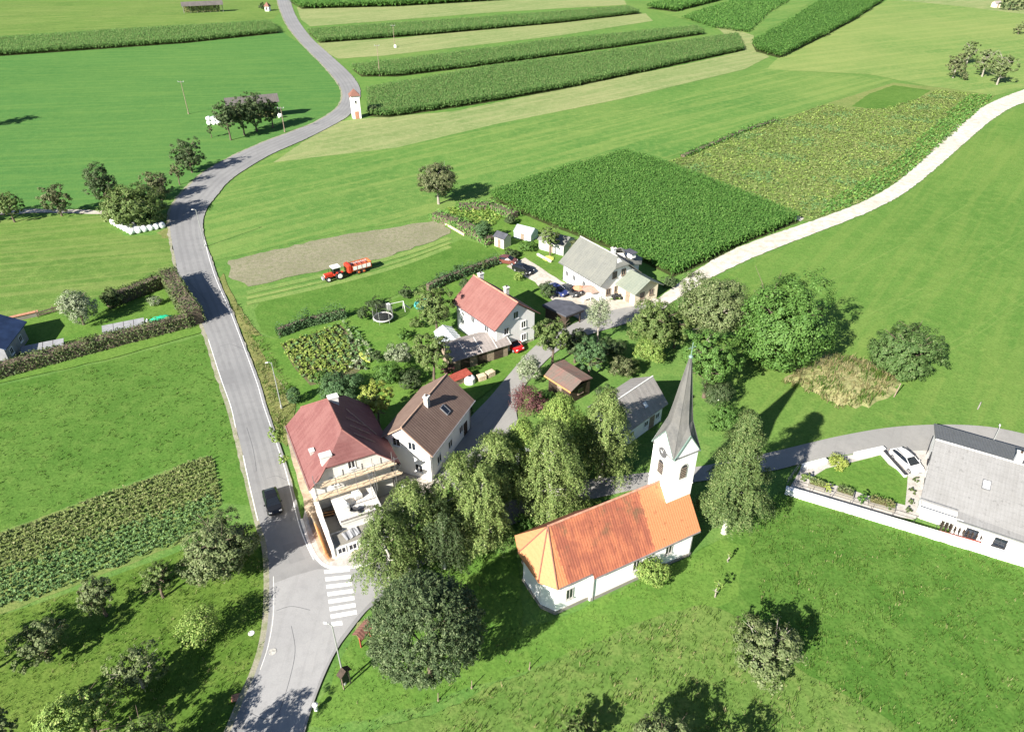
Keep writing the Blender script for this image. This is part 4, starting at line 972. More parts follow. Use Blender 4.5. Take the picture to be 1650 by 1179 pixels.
mb = MB(); shell(mb, [[rim[i], rim[i + 1], cpt] for i in range(5)], .14, M['grey_roof']); mb.build('rear_wing_roof', gh)
mb = MB(); mb.cbox(3.2, 4.9, -10.4, -9.3, 5.05, 5.9, M['white_wall'], .05).box(3.0, 5.1, -10.6, -9.1, 5.91, 6.05, M['slate']); mb.build('dormer', gh)
for p_, x_, y_, zz in ((ph, .75, -.62, 4.9), (ph, 10.8, -.62, 4.9), (gh, 1.2, -.6, 3.5), (gh, 11.2, -.6, 3.5), (bh, .6, .5, 4.4), (bh, 11.2, .5, 4.4), (ch, 4.1, -.36, 4.0), (ch, 16.4, -.38, 4.0), (rh, 12.0, -.2, 4.9)): downpipe(p_, x_, y_, zz)
# ---- dark carport
cp = thing('carport', 'dark flat roofed timber carport between the pink roofed house and the gravel drive', 'carport', (8.61, 99.17, 0), R(134.9))
sh_ = [(0.0, 0.0), (5.2, 0.0), (5.0, -3.0), (2.6, -4.4), (-0.6, -3.8)]
MB().prism(sh_, 2.45, 2.68, M['slate']).build('roof', cp)
MB().prism([(0.5, -0.4), (4.8, -0.4), (4.8, -0.55), (0.5, -0.55)], 0, 2.44, M['dark_wood']).build('back_wall', cp)
for u_, v_ in ((0.3, -0.4), (-0.1, -3.4), (2.4, -4.0), (4.6, -2.8)): MB().box(u_ - .08, u_ + .08, v_ - .08, v_ + .08, 0, 2.44, M['dark_wood']).build('post', cp)
MB().prism([(a * 0.98 + .05, b * 0.98 - .05) for a, b in sh_], 2.2, 2.44, M['dark_wood']).build('roof_beam', cp)
# ---- long shed
SO = (-2.9, 83.75); SA = 24.0
sd = thing('shed', 'long low shed with brownish corrugated roof half in the shade of a garden tree', 'shed', (*G(731, 604)[:2], 0), R(30))
gable_walls(MB(), 0.3, 9.4, 0.4, 4.9, 2.35, 3.3, M['wood'], 2.9).build('wall', sd)
mb = MB(); shell(mb, [[(0, 0, 2.3), (9.8, 0, 2.3), (9.8, 2.9, 3.45), (0, 2.9, 3.45)], [(0, 2.9, 3.45), (9.8, 2.9, 3.45), (9.8, 5.4, 2.4), (0, 5.4, 2.4)]], .1, M['shed_roof'])
roof = mb.build('roof', sd); mb = MB()
for u_ in (2.4, 4.9, 7.4, 9.78): mb.tube((u_, 0, 2.33), (u_, 2.9, 3.48), .045, .045, M['kerb'], 5)
mb.build('batten', roof)
for u_ in (1.4, 4.2, 7.0): MB().box(u_, u_ + 1.5, 0.36, 0.4, 0, 2.0, M['dark_wood']).build('door', sd)
# ---- pale greenhouse roof
gp = thing('greenhouse', 'long garden greenhouse with pale translucent pitched roof beside the pink roofed house', 'greenhouse', (*G(728, 582)[:2], 0), R(118))
gable_walls(MB(), 0.05, 6.4, 0.05, -2.9, 1.7, 2.5, M['poly_glass']).build('glazing', gp)
mb = MB(); shell(mb, [[(0, 0.1, 1.75), (6.5, 0.1, 1.75), (6.5, -1.45, 2.6), (0, -1.45, 2.6)], [(0, -1.45, 2.6), (6.5, -1.45, 2.6), (6.5, -3.0, 1.75), (0, -3.0, 1.75)]], .05, M['poly_glass']); mb.build('roof', gp)
mb = MB()
for k in range(8): mb.tube((k * .92, .12, 1.78), (k * .92, -1.45, 2.64), .03, .03, M['white'], 5); mb.tube((k * .92, -1.45, 2.64), (k * .92, -3.02, 1.78), .03, .03, M['white'], 5)
mb.build('glazing_bar', gp)
# ---- brown cabin
cb = thing('cabin', 'small dark wooden cabin with brown felt roof and orange fascia beside the village lane', 'cabin', (*G(919, 631, 2.6)[:2], 0), R(130.7))
MB().box(0.4, 4.7, -4.3, -0.4, 0, 2.45, M['dark_wood']).build('wall', cb)
mb = MB(); shell(mb, [[(-.1, 0, 2.6), (5.2, 0, 2.6), (5.9, -2.4, 3.2), (0.2, -2.4, 3.2)], [(0.2, -2.4, 3.2), (5.9, -2.4, 3.2), (6.2, -4.8, 2.7), (.3, -4.7, 2.6)]], .14, M['cabin_roof']); roof = mb.build('roof', cb)
mb = MB(); mb.xprism([(0.02, 2.38), (0.06, 2.38), (0.06, 2.64), (0.02, 2.64)], -.1, 5.2, M['orange_wood']); mb.build('fascia', roof)
window(cb, 0.4, -2.4, 1.0, 180, 1.0, .9, 'wood'); door(cb, 2.5, -.4, 0, 90, .9, 2.0, M['wood'])
# ---- grey barn behind the birches
bn = thing('barn', 'white walled barn with pale grey sheet roof behind the birches near the church', 'barn', (14.25, 69.48, 0), R(44.4))
gable_walls(MB(), 0.3, 8.5, 0.5, 5.4, 2.95, 5.6, M['white_wall'], 2.9).build('wall', bn)
mb = MB(); shell(mb, [[(-.2, 0, 2.95), (8.95, 0, 2.95), (8.95, 2.9, 5.9), (-.2, 2.9, 5.9)], [(-.2, 2.9, 5.9), (8.95, 2.9, 5.9), (8.95, 6.2, 3.9), (-.2, 6.2, 3.9)]], .14, M['barn_roof']); roof = mb.build('roof', bn)
ridge(roof, [(-.2, 2.9, 5.92), (8.95, 2.9, 5.92)], 'kerb', .09)
skylight(roof, (5.2, 1.1, 4.12), (0, -2.95, 2.9), .8, .9, True)
for u_ in (2, 5, 7.5): window(bn, u_, 0.5, 1.0, -90, .9, .9)
door(bn, 6.3, .5, 0, -90, 1.1, 2.0, M['wood'])
# ---- house at the right edge
RO = (44.63, 56.31)
hr_ = thing('house', 'white house with broad pale grey tiled roof at the right edge above the retaining wall', 'house', (*RO, 0), R(-30))
gable_walls(MB(), 0.6, 20, 2.3, 16.4, 3.4, 5.9, M['white_wall'], 9.3).build('wall', hr_)
MB().box(3.75, 19.8, 0.9, 2.28, 0, 2.95, M['white_wall']).build('front_bay', hr_)
mb = MB(); shell(mb, [[(-.1, 1.5, 3.35), (3.65, 1.5, 3.35), (3.65, 0.15, 3.1), (20.5, 0.15, 3.1), (20.5, 9.3, 6.3), (0, 9.3, 6.3)], [(0, 9.3, 6.3), (20.5, 9.3, 6.3), (20.5, 17.2, 3.3), (0.2, 17.2, 3.3)]], .2, M['light_roof']); roof = mb.build('roof', hr_)
ridge(roof, [(0, 9.3, 6.32), (20.5, 9.3, 6.32)], 'kerb', .1)
skylight(roof, (5.7, 5.4, 4.98), (0, -3.0, 8.8), .85, 1.25, True); chimney(roof, 8.3, 10.0, 6.0, 7.3, .7, .7, 'white_wall'); chimney(roof, 13.5, 6.0, 5.2, 6.9, .6, .6)
mb = MB(); mb.xprism([(1.44, 3.37), (1.52, 3.37), (1.52, 3.52), (1.44, 3.52)], -.1, 3.6, M['gutter']); mb.xprism([(.06, 3.12), (.14, 3.12), (.14, 3.22), (.06, 3.22)], 3.6, 20.5, M['gutter']); mb.build('gutter', hr_)
MB().cbox(-0.1, 4.3, 0.35, 2.28, 2.35, 2.6, M['white'], .03).cbox(-.1, 4.3, .35, .5, 2.61, 3.15, M['white'], .02).cbox(-.1, .05, .52, 2.26, 2.61, 3.15, M['white'], .02).build('balcony', hr_)
for u_ in (1.6, 5.5, 8.2): window(hr_, u_, 2.3 if u_ < 3 else .9, .9, -90, 1.2, 1.2, 'trim')
for v_ in (4.5, 8, 12): window(hr_, .6, v_, 1.0, 180, 1.2, 1.2, 'trim')
door(hr_, .6, 6.3, 0, 180, 1.0, 2.1, M['wood'])
# ---- house at the left edge
lh = thing('house', 'dark blue roofed house cut by the left edge behind the clipped hedge', 'house', (*G(22, 590)[:2], 0), R(100))
gable_walls(MB(), 0.4, 7.6, 0.5, 9.0, 3.1, 5.2, M['panel_grey']).build('wall', lh)
mb = MB(); shell(mb, [[(0, 0, 3.0), (8.2, 0, 3.0), (8.2, 4.75, 5.4), (0, 4.75, 5.4)], [(0, 4.75, 5.4), (8.2, 4.75, 5.4), (8.2, 9.5, 3.0), (0, 9.5, 3.0)]], .14, M['blue_roof']); roof = mb.build('roof', lh)
ridge(roof, [(0, 4.75, 5.42), (8.2, 4.75, 5.42)], 'kerb', .09)
for u_ in (2, 5.5): window(lh, u_, .5, 1.0, -90, 1.0, 1.1)
# ---- transformer tower
tt = thing('transformer_tower', 'slim white transformer tower with small brown pyramid roof at the road bend beside the maize', 'tower', (*G(575, 190)[:2], 0), R(20))
MB().box(-1.25, 1.25, -1.25, 1.25, 0, 6.9, M['white_wall']).build('wall', tt)
mb = MB(); e = 1.6; shell(mb, [[(-e, -e, 6.8), (e, -e, 6.8), (0, 0, 8.6)], [(e, -e, 6.8), (e, e, 6.8), (0, 0, 8.6)], [(e, e, 6.8), (-e, e, 6.8), (0, 0, 8.6)], [(-e, e, 6.8), (-e, -e, 6.8), (0, 0, 8.6)]], .12, M['rust_roof']); mb.build('roof', tt)
door(tt, 0, -1.25, 0, -90, 1.2, 2.2, M['terra']); window(tt, 0, -1.25, 4.6, -90, .6, .8, 'stone', bars=0); window(tt, 1.25, 0, 5.3, 0, .9, .6, 'stone', bars=0)
mb = MB()
for v_ in (-.7, 0, .7): mb.tube((-1.25, v_, 6.2), (-1.6, v_, 6.3), .05, .05, M['brown_red'], 6)
mb.build('insulator', tt)
# ---- hay racks
def hay_rack(p, q, h, label):
    a, b = G(*p), G(*q); d = (b - a).length
    t = thing('hay_rack', label, 'hay rack', (a.x, a.y, 0), math.atan2(b.y - a.y, b.x - a.x), 'roofed wooden hay racks in the meadows')
    n = max(4, int(d / 3.2))
    for i in range(n + 1): MB().box(d * i / n - .12, d * i / n + .12, -.12, .12, 0, h - .2, M['grey_wood']).build('post', t)
    mb = MB()
    for k in range(8): mb.box(-.2, d + .2, .125, .19, .7 + k * (h - 1.2) / 8, .78 + k * (h - 1.2) / 8, M['grey_wood'])
    mb.build('rail', t)
    mb = MB(); shell(mb, [[(-.6, -2.6, h - .6), (d + .6, -2.6, h - .6), (d + .6, 0, h + 1.3), (-.6, 0, h + 1.3)], [(-.6, 0, h + 1.3), (d + .6, 0, h + 1.3), (d + .6, 2.6, h - .6), (-.6, 2.6, h - .6)]], .1, M['hay_roof']); mb.build('roof', t)
    rs_ = np.random.RandomState(int(d * 10)); n2 = 1400
    P = np.c_[rs_.uniform(.2, d * .92, n2), rs_.uniform(-.35, .35, n2), rs_.uniform(.5, h - .6, n2)]
    V = leaf_quads(rs_, P, np.tile([0, -1.0, .3], (n2, 1)), .6); np_mesh('hay', V, quads(len(V)), [L['straw']], None, t)
    return t
hay_rack((297, 22), (360, 19), 4.4, 'long grey roofed hay rack in the mown field beyond the maize strip')
hay_rack((372, 196), (450, 188), 5.6, 'grey roofed hay rack half hidden behind the row of dark trees by the road')
# ---- wayside shrine by the road
wsn = thing('shrine', 'tiny white wayside shrine with dark roof beside a bush at the top of the road', 'shrine', (*G(432, 18)[:2], 0), R(-10))
MB().box(-1.2, 1.2, -1.2, 1.2, 0, 2.6, M['white_wall']).build('wall', wsn)
mb = MB(); shell(mb, [[(-1.6, -1.6, 2.5), (1.6, -1.6, 2.5), (0, 0, 4.6)], [(1.6, -1.6, 2.5), (1.6, 1.6, 2.5), (0, 0, 4.6)], [(1.6, 1.6, 2.5), (-1.6, 1.6, 2.5), (0, 0, 4.6)], [(-1.6, 1.6, 2.5), (-1.6, -1.6, 2.5), (0, 0, 4.6)]], .1, M['rust_roof']); mb.build('roof', wsn)
MB().box(-.5, .5, -1.23, -1.2, .5, 2.0, M['dark_wood']).build('niche', wsn)
# ---- far house corner top right
fh = thing('hut', 'small pale walled hut at the top right corner beside dark trees', 'hut', (*G(1603, 13)[:2], 0), R(10))
gable_walls(MB(), 0, 3.4, 0, 3.4, 2.4, 3.2, M['sand_wall']).build('wall', fh)
mb = MB(); shell(mb, [[(-.3, -.3, 2.3), (3.7, -.3, 2.3), (3.7, 1.7, 3.4), (-.3, 1.7, 3.4)], [(-.3, 1.7, 3.4), (3.7, 1.7, 3.4), (3.7, 3.7, 2.3), (-.3, 3.7, 2.3)]], .12, M['shed_roof']); mb.build('roof', fh)
door(fh, 1.7, 0, 0, -90, .9, 1.9, M['wood'])
# ---- small garden buildings behind the grey roofed house
def little_house(name, label, px, ang, L_, W_, he, hr, wall, roofm, cat='shed', over=.25):
    t = thing(name, label, cat, (*G(*px)[:2], 0), R(ang))
    gable_walls(MB(), 0, L_, 0, W_, he, hr - .15, M[wall]).build('wall', t); o = over
    mb = MB(); shell(mb, [[(-o, -o, he - .1), (L_ + o, -o, he - .1), (L_ + o, W_ / 2, hr), (-o, W_ / 2, hr)], [(-o, W_ / 2, hr), (L_ + o, W_ / 2, hr), (L_ + o, W_ + o, he - .1), (-o, W_ + o, he - .1)]], .08, M[roofm]); r = mb.build('roof', t)
    door(t, L_ * .5, 0, 0, -90, .8, min(1.9, he - .1), M['wood'])
    return t
g1 = little_house('greenhouse', 'small silver greenhouse in the allotment below the maize field', (828, 384), -32, 4.0, 2.8, 1.7, 2.6, 'poly_glass', 'poly_glass', 'greenhouse', .1)
mb = MB()
for k in range(5): mb.tube((k, -.12, 1.62), (k, 1.4, 2.64), .03, .03, M['steel'], 5); mb.tube((k, 1.4, 2.64), (k, 2.92, 1.62), .03, .03, M['steel'], 5)
mb.build('glazing_bar', g1)
little_house('shed', 'grey roofed garden shed overgrown by a tree beside the maize field', (868, 402), -34, 5.6, 4.2, 2.3, 3.3, 'grey_wall', 'grey_roof')
little_house('shed', 'narrow pale garden hut with dark roof left of the small silver greenhouse', (797, 397), -40, 2.4, 2.2, 2.3, 3.0, 'sand_wall', 'slate')

# ================================================================== TREES, SHRUBS, HEDGES
def crown_leaves(rs, rx, rz, zc, kind, size, n_cl, per, cone=False):
    """leaf clumps spread through the crown; returns leaf centres and facing"""
    if kind == 'birch':
        H = 2 * rz; zb = zc - rz; nd = 46                           # boughs, each carrying a hanging tuft
        hb = np.sort(rs.uniform(0, 1, nd)); pb = np.arange(nd) * 2.4 + rs.normal(size=nd) * .5
        prof = np.interp(hb, [0, .15, .4, .7, .9, 1], [.92, 1.0, .78, .44, .20, .02] if cone else [.86, 1.0, .96, .74, .42, .08])
        nd_ = nd
        rb = rx * prof * rs.uniform(.35, .92, nd); zt = zb + ((.17 if cone else .22) + (.80 if cone else .74) * hb) * H; rd = rx * rs.uniform(.24, .40, nd) * ((.2 + .8 * prof) if cone else (.65 + .35 * prof))
        ns = n_cl; w = rs.randint(0, nd, ns); dd = rand_dirs(rs, ns); dd[:, 2] = np.abs(dd[:, 2]) * .8 + .1
        B = np.stack([rb[w] * np.cos(pb[w]), rb[w] * np.sin(pb[w]), zt[w]], -1) + dd * rd[w][:, None] * rs.uniform(.4, 1, ns)[:, None] ** .6 * np.array([1, 1, .8])
        drop = rs.uniform(.05, .24, ns) * H * (.5 + .5 * prof[w]) * (.6 if cone else 1)
        t = rs.uniform(0, 1, (ns, per))
        ow = np.stack([np.cos(pb[w]), np.sin(pb[w])], -1) * .35 + dd[:, :2] * .5 + rs.normal(size=(ns, 2)) * .15
        P = np.stack([B[:, 0, None] + ow[:, 0, None] * t, B[:, 1, None] + ow[:, 1, None] * t, B[:, 2, None] - drop[:, None] * t ** 1.15], -1)
        P += rs.normal(size=P.shape) * np.array([.13, .13, .13]) * (rx / 4)
        nr = np.concatenate([np.stack([np.cos(pb[w]), np.sin(pb[w])], -1) * .5 + dd[:, :2] * .7, np.full((ns, 1), .6)], 1)[:, None, :] + 0 * P
        return P.reshape(-1, 3), nr.reshape(-1, 3)
    d = rand_dirs(rs, n_cl)
    if kind == 'yew': d[:, 2] = np.where(d[:, 2] < -.85, -d[:, 2], d[:, 2])
    k = rs.normal(size=(5, 3)) * 1.7; ph = rs.uniform(0, 6.28, 5)
    lob = sum(np.sin(d @ k[i] * 1.6 + ph[i]) for i in range(5)) / 5
    lob *= {'round': .22, 'fruit': .42, 'yew': .05, 'bush': .28, 'column': .12, 'shrub': .35}[kind]
    lo = {'round': .55, 'fruit': .45, 'yew': .42, 'bush': .5, 'column': .6, 'shrub': .35}[kind]
    f = rs.uniform(lo, 1.0, n_cl) ** .75 * (1 + lob)
    ec = np.array([rx, rx, rz])
    if kind == 'yew': f = np.where(rs.rand(n_cl) < .72, rs.uniform(.86, 1.0, n_cl), rs.uniform(.35, .86, n_cl)) * (1 + lob)
    C = d * f[:, None] * ec
    if kind in ('round', 'fruit', 'bush'):                          # several boughs of different size make the outline uneven
        nb = {'round': 13, 'fruit': 9, 'bush': 7}[kind]; gi = np.arange(nb) + .5
        bz = 1 - 2 * gi / nb; ba = gi * 2.39996 + rs.uniform(0, 6.28); br = np.sqrt(1 - bz * bz)
        bd = np.stack([br * np.cos(ba), br * np.sin(ba), bz], -1) + rs.normal(size=(nb, 3)) * .16
        bs = rs.uniform(.44, .60, nb) if kind == 'round' else rs.uniform(.36, .56, nb); cb = bd * (1.0 - bs)[:, None] * rs.uniform(.86, 1.02, nb)[:, None]
        w = rs.choice(nb, n_cl, p=bs ** 2 / (bs ** 2).sum())
        C = (cb[w] + d * (f[:, None] * .4 + .6) * bs[w][:, None]) * ec
    if kind == 'round': C[:, 2] = np.where(C[:, 2] < 0, C[:, 2] * .85, C[:, 2])
    if kind == 'column':
        hh = C[:, 2] / rz; C[:, :2] *= np.clip(1.15 - .5 * (hh + 1) / 2, .3, 1.2)[:, None]
    if kind == 'yew':
        hh = np.clip(C[:, 2] / rz, -1, 1); C[:, :2] *= (1.08 - .22 * np.clip(hh, 0, 1))[:, None]
    rc = {'round': .125, 'fruit': .125, 'yew': .125, 'bush': .17, 'column': .22, 'shrub': .26}[kind] * (rx * rx * rz) ** (1 / 3)
    q = rand_dirs(rs, n_cl * per) * (rs.uniform(.15, 1, n_cl * per) ** .5)[:, None] * (rc * rs.uniform(.6, 1.3, n_cl)).repeat(per)[:, None]
    q[:, 2] *= .75
    cc = C.repeat(per, 0); P = cc + q
    if kind == 'yew':
        s_ = rs.uniform(0, 1, n_cl * per)[:, None]; dd = (d + np.array([0, 0, .5])); dd /= np.linalg.norm(dd, axis=1, keepdims=True)
        P = cc + dd.repeat(per, 0) * s_ * rc * 1.3 + rand_dirs(rs, n_cl * per) * (1 - s_ * .7) * rc * .75
    nr = q / (rc + 1e-6) * .8 + ((C / ec - cb[w]).repeat(per, 0) * 1.2 if kind in ('round', 'fruit', 'bush') else 0) + P / ec * .5 + np.array([0, 0, .45])
    P[:, 2] += zc
    return P, nr

def tree(name, label, px, top, wpx, kind='round', lm='green', asp=1.0, bark='bark', cat='tree', group=None, size=None, dens=1.0, trunk=True, seed=None, low=0.0, at=None, cone=False):
    """a tree whose foot is at pixel px; its crown is wpx wide and reaches the pixel row top"""
    b = G(*px) if at is None else Vector(at)
    pxm = F_PX / PIX((b.x, b.y, 3))[2]
    rx = wpx / 2 / pxm * {'round': 1.0, 'fruit': 1.04, 'yew': .86, 'bush': 1.0, 'birch': .96}.get(kind, .95)
    dep = math.atan2(CAM_H - 4, math.hypot(b.x, b.y))
    # height of the crown centre such that the silhouette's upper edge meets 'top'
    lo, hi = 0.0, 40.0
    for _ in range(40):
        m = (lo + hi) / 2; rz = rx * asp
        ext = math.sqrt((rz * math.cos(dep)) ** 2 + (rx * math.sin(dep)) ** 2)
        y = PIX((b.x, b.y, m))[1] - ext * pxm * .97
        if y > top: lo = m
        else: hi = m
    zc = max(m, rx * asp * .55 if kind != 'birch' else rx * asp * .5); rz = rx * asp
    if kind == 'birch':
        ht = HGT(px[0], px[1], top) * .97; zc = rz = ht / 2
    elif zc - rz < low: rz = max(rz * .6, min(rz, (zc - low)))
    sd_ = seed if seed is not None else int(abs(b.x * 13.7 + b.y * 7.1)) + len(label)
    rs = np.random.RandomState(sd_ % 100000)
    vol = (rx * rx * rz) ** (1 / 3)
    size = size or {'round': .27, 'fruit': .25, 'birch': .19, 'yew': .235, 'bush': .22, 'column': .20, 'shrub': .22}[kind] * min(1.3, max(.55, .6 + vol * .1)) * (1 + max(0, (b.length - 120) / 240))
    area = 4 * math.pi * vol * vol
    n_leaf = int(min(60000, dens * {'round': 7.5, 'fruit': 6.2, 'birch': 10.0, 'yew': 15.0, 'bush': 6.5, 'column': 8, 'shrub': 5.0}[kind] * area / (size * size) * .62))
    per = {'round': 52, 'fruit': 36, 'birch': 44, 'yew': 44, 'bush': 36, 'column': 20, 'shrub': 20}[kind]
    n_cl = max(10, n_leaf // per)
    P, nr = crown_leaves(rs, rx, rz, zc, kind, size, n_cl, per, cone)
    keep = P[:, 2] > .05; P, nr = P[keep], nr[keep]
    V = leaf_quads(rs, P, nr, size, .62 if kind not in ('yew', 'birch') else (.34 if kind == 'yew' else .5), .55 if kind != 'birch' else .7)
    root = thing(name, label, cat, (b.x, b.y, 0), 0, group)
    np_mesh('crown', V, quads(len(V)), [L[lm]], None, root)
    if trunk:
        mb = MB(); rr = random.Random(sd_); bm_ = M[bark]
        r0 = max(.07, .045 * vol + .05); ztop = zc + (rz * .55 if kind == 'birch' else rz * .25)
        pts = [Vector((rr.uniform(-.12, .12) * i * .5, rr.uniform(-.12, .12) * i * .5, -.1 + (ztop + .1) * i / 5)) for i in range(6)]
        mb.path(pts, [r0 * 1.35, r0, r0 * .85, r0 * .65, r0 * .42, r0 * .15], bm_, 8)
        nb = 12 if kind == 'birch' else (5 if kind in ('bush', 'shrub', 'column') else 9)
        for k in range(nb):
            t = rr.uniform(.3, .95) if kind != 'birch' else rr.uniform(.25, .95); i = min(4, int(t * 5)); s0 = pts[i].lerp(pts[i + 1], t * 5 - i)
            a = rr.uniform(0, 6.28); ln = rr.uniform(.55, .92) * rx * (1 if kind != 'birch' else 1.2 - t)
            e = s0 + Vector((math.cos(a) * ln, math.sin(a) * ln, rr.uniform(.2, .75) * (rz if kind != 'birch' else rz * .3))); mid = s0.lerp(e, .5) + Vector((rr.uniform(-.2, .2) * rx * .3, rr.uniform(-.2, .2) * rx * .3, rr.uniform(-.05, .2) * rz * .4))
            mb.path([s0, mid, e], [r0 * .42, r0 * .28, r0 * .08], bm_, 5)
            if kind in ('fruit', 'round'):
                for _ in range(2):
                    e2 = mid + Vector((rr.uniform(-1, 1) * rx * .45, rr.uniform(-1, 1) * rx * .45, rr.uniform(.1, .5) * rz)); mb.tube(mid, e2, r0 * .2, r0 * .05, bm_, 4)
        mb.build('trunk', root, fix=False)
    return root

FR = 'fruit trees along the road and in the meadows'
# ---- along the road, top left
tree('fruit_tree', 'dark round fruit tree on the verge above the thin small tree', (310, 278), 222, 54, 'fruit', 'deep', .95, group=FR)
tree('fruit_tree', 'thin small fruit tree just left of the dark round verge tree', (290, 298), 261, 26, 'fruit', 'brown', 1.0, group=FR)
tree('fruit_tree', 'dark tree rising behind the left side of the big tree by the bales', (176, 338), 264, 56, 'fruit', 'deep', 1.05, group=FR)
tree('broadleaf_tree', 'big bushy tree at the road junction with white bales at its foot', (222, 362), 279, 114, 'round', 'olive', .95, low=-.5, dens=1.4)
tree('fruit_tree', 'brownish tree rising behind the right side of the big tree by the bales', (262, 322), 273, 52, 'fruit', 'brown', .9, group=FR)
tree('fruit_tree', 'grey brown fruit tree standing alone on the field path, left of the big tree', (100, 348), 295, 46, 'fruit', 'brown', 1.0, group=FR)
tree('fruit_tree', 'greenish fruit tree at the left edge on the field path', (24, 358), 306, 44, 'fruit', 'olive', .95, group=FR)
tree('fruit_tree', 'fruit tree cut by the left edge casting a shadow on the field path', (-36, 362), 300, 60, 'fruit', 'olive', .95, group=FR)
tree('fruit_tree', 'leftmost dark tree of the row in front of the hay rack', (372, 226), 162, 40, 'fruit', 'deep', 1.2, group='dark trees in front of the hay rack')
tree('fruit_tree', 'second dark tree of the row in front of the hay rack', (394, 218), 158, 42, 'fruit', 'deep', 1.15, group='dark trees in front of the hay rack')
tree('fruit_tree', 'tallest dark tree of the row in front of the hay rack', (414, 212), 149, 44, 'fruit', 'deep', 1.15, group='dark trees in front of the hay rack')
tree('fruit_tree', 'rightmost dark tree of the row in front of the hay rack', (440, 206), 158, 36, 'fruit', 'deep', 1.05, group='dark trees in front of the hay rack')
tree('fruit_tree', 'fruit tree beyond the left edge throwing a small shadow into the green pasture', (-34, 206), 150, 44, 'fruit', 'deep', 1.0, group=FR)
tree('young_tree', 'small sapling in the meadow left of the row by the hay rack', (341, 222), 200, 12, 'fruit', 'deep', 1.3, group=FR)
tree('bush', 'small dark bush beside the tiny white shrine', (424, 18), 3, 13, 'bush', 'deep', 1.0, cat='bush', trunk=False)
tree('bush', 'dark bush at the foot of the maize beside the transformer tower', (604, 186), 168, 20, 'bush', 'deep', .8, cat='bush', trunk=False)
tree('fruit_tree', 'lone round greyish tree in the meadow above the cut field', (707, 329), 259, 66, 'fruit', 'brown', .88, 'pale_bark', dens=1.5, group=FR)
# ---- right, far trees by the white track
RT = 'orchard trees beside the upper white track'
tree('fruit_tree', 'dark leafy tree at the left of the small orchard by the upper white track', (1535, 126), 86, 34, 'fruit', 'brown', 1.0, 'pale_bark', group=RT)
tree('fruit_tree', 'pale sparse tree at the back of the small orchard by the upper white track', (1557, 104), 67, 28, 'fruit', 'grey', 1.1, 'pale_bark', group=RT)
tree('fruit_tree', 'middle greyish tree of the small orchard by the upper white track', (1582, 124), 78, 34, 'fruit', 'grey', 1.1, 'pale_bark', group=RT)
tree('fruit_tree', 'rightmost and nearest tree of the small orchard by the upper white track', (1606, 137), 84, 40, 'fruit', 'grey', 1.05, 'pale_bark', group=RT)
tree('bush', 'small bush under the small orchard by the upper white track', (1553, 130), 116, 16, 'bush', 'brown', .8, cat='bush', trunk=False)
tree('fruit_tree', 'small bare looking tree near the right edge above the orchard', (1640, 56), 36, 20, 'fruit', 'grey', .9, group=RT)
tree('broadleaf_tree', 'dark tree beside the pale farm building in the top right corner', (1626, 17), -6, 34, 'round', 'deep', .8)
tree('broadleaf_tree', 'dark tree cut by the right edge in the top right corner', (1652, 16), -8, 34, 'round', 'deep', .8)
# ---- right of the village
tree('broadleaf_tree', 'largest rich green round tree right of the hamlet beside the dry grass', (1247, 590), 420, 156, 'round', 'green', 1.46, low=-1.5, dens=1.4)
tree('broadleaf_tree', 'round dark green tree right of the dry grass patch in the right meadow', (1446, 600), 507, 118, 'round', 'darkgreen', 1.25, low=-1.0, dens=1.4)
tree('broadleaf_tree', 'greyish brown tree beside the start of the white gravel track', (1140, 560), 438, 108, 'fruit', 'grey', 1.0, 'pale_bark', dens=1.5)
tree('broadleaf_tree', 'olive bushy tree at the lane below the grey roofed house', (1050, 566), 474, 88, 'fruit', 'olive', .9, dens=1.4)
tree('broadleaf_tree', 'green tree just behind the tip of the church spire', (1134, 640), 528, 96, 'round', 'green', 1.0, dens=.9)
tree('bush', 'yellowish green bush below the olive tree on the grass slope', (1046, 585), 540, 60, 'bush', 'bright', .7, cat='bush', trunk=False)
tree('bush', 'small pinkish brown bush right of the dark wooden cabin', (1000, 612), 570, 44, 'bush', 'brown', .9, cat='bush', trunk=False)
tree('bush', 'low bush between the green tree and the birch right of the church tower', (1165, 690), 650, 60, 'bush', 'green', .7, cat='bush', trunk=False)
tree('bush', 'dark bush in the shade right of the church spire', (1150, 655), 605, 60, 'bush', 'deep', .8, cat='bush', trunk=False)
tree('birch_tree', 'tall single birch standing right of the church tower', (1166, 858), 648, 112, 'birch', 'birch_dark', 1.75, 'birch_bark', dens=2.0, cone=True)
# ---- birch row left of the church
BG = 'birches in a row beside the side road'
tree('birch_tree', 'rightmost birch of the row, its pale crown in front of the grey barn roof', (968, 770), 622, 92, 'birch', 'birch', 1.5, 'birch_bark', group=BG)
tree('birch_tree', 'birch behind the row below the dark cabin, with a pale green top', (900, 765), 634, 94, 'birch', 'bright', 1.4, 'birch_bark', group=BG)
tree('birch_tree', 'birch with long drooping strands in the middle of the row, above the church apse', (884, 832), 672, 104, 'birch', 'birch', 1.5, 'birch_bark', group=BG)
tree('birch_tree', 'birch with light green top directly above the shaded lane', (800, 830), 694, 104, 'birch', 'birch', 1.5, 'birch_bark', group=BG)
tree('birch_tree', 'greener birch in front of the brown roofed house gable', (745, 870), 732, 112, 'birch', 'birch', 1.4, 'birch_bark', group=BG)
tree('birch_tree', 'shaggy birch right of the white terrace of the corner house', (672, 905), 775, 112, 'birch', 'birch', 1.3, 'birch_bark', group=BG)
tree('birch_tree', 'nearest birch hanging over the zebra crossing corner', (632, 950), 815, 104, 'birch', 'olive', 1.25, 'birch_bark', group=BG, dens=.8)
tree('birch_tree', 'dark low birch behind the yew at the side road', (716, 915), 806, 80, 'birch', 'deep', 1.2, 'birch_bark', group=BG, dens=.8)
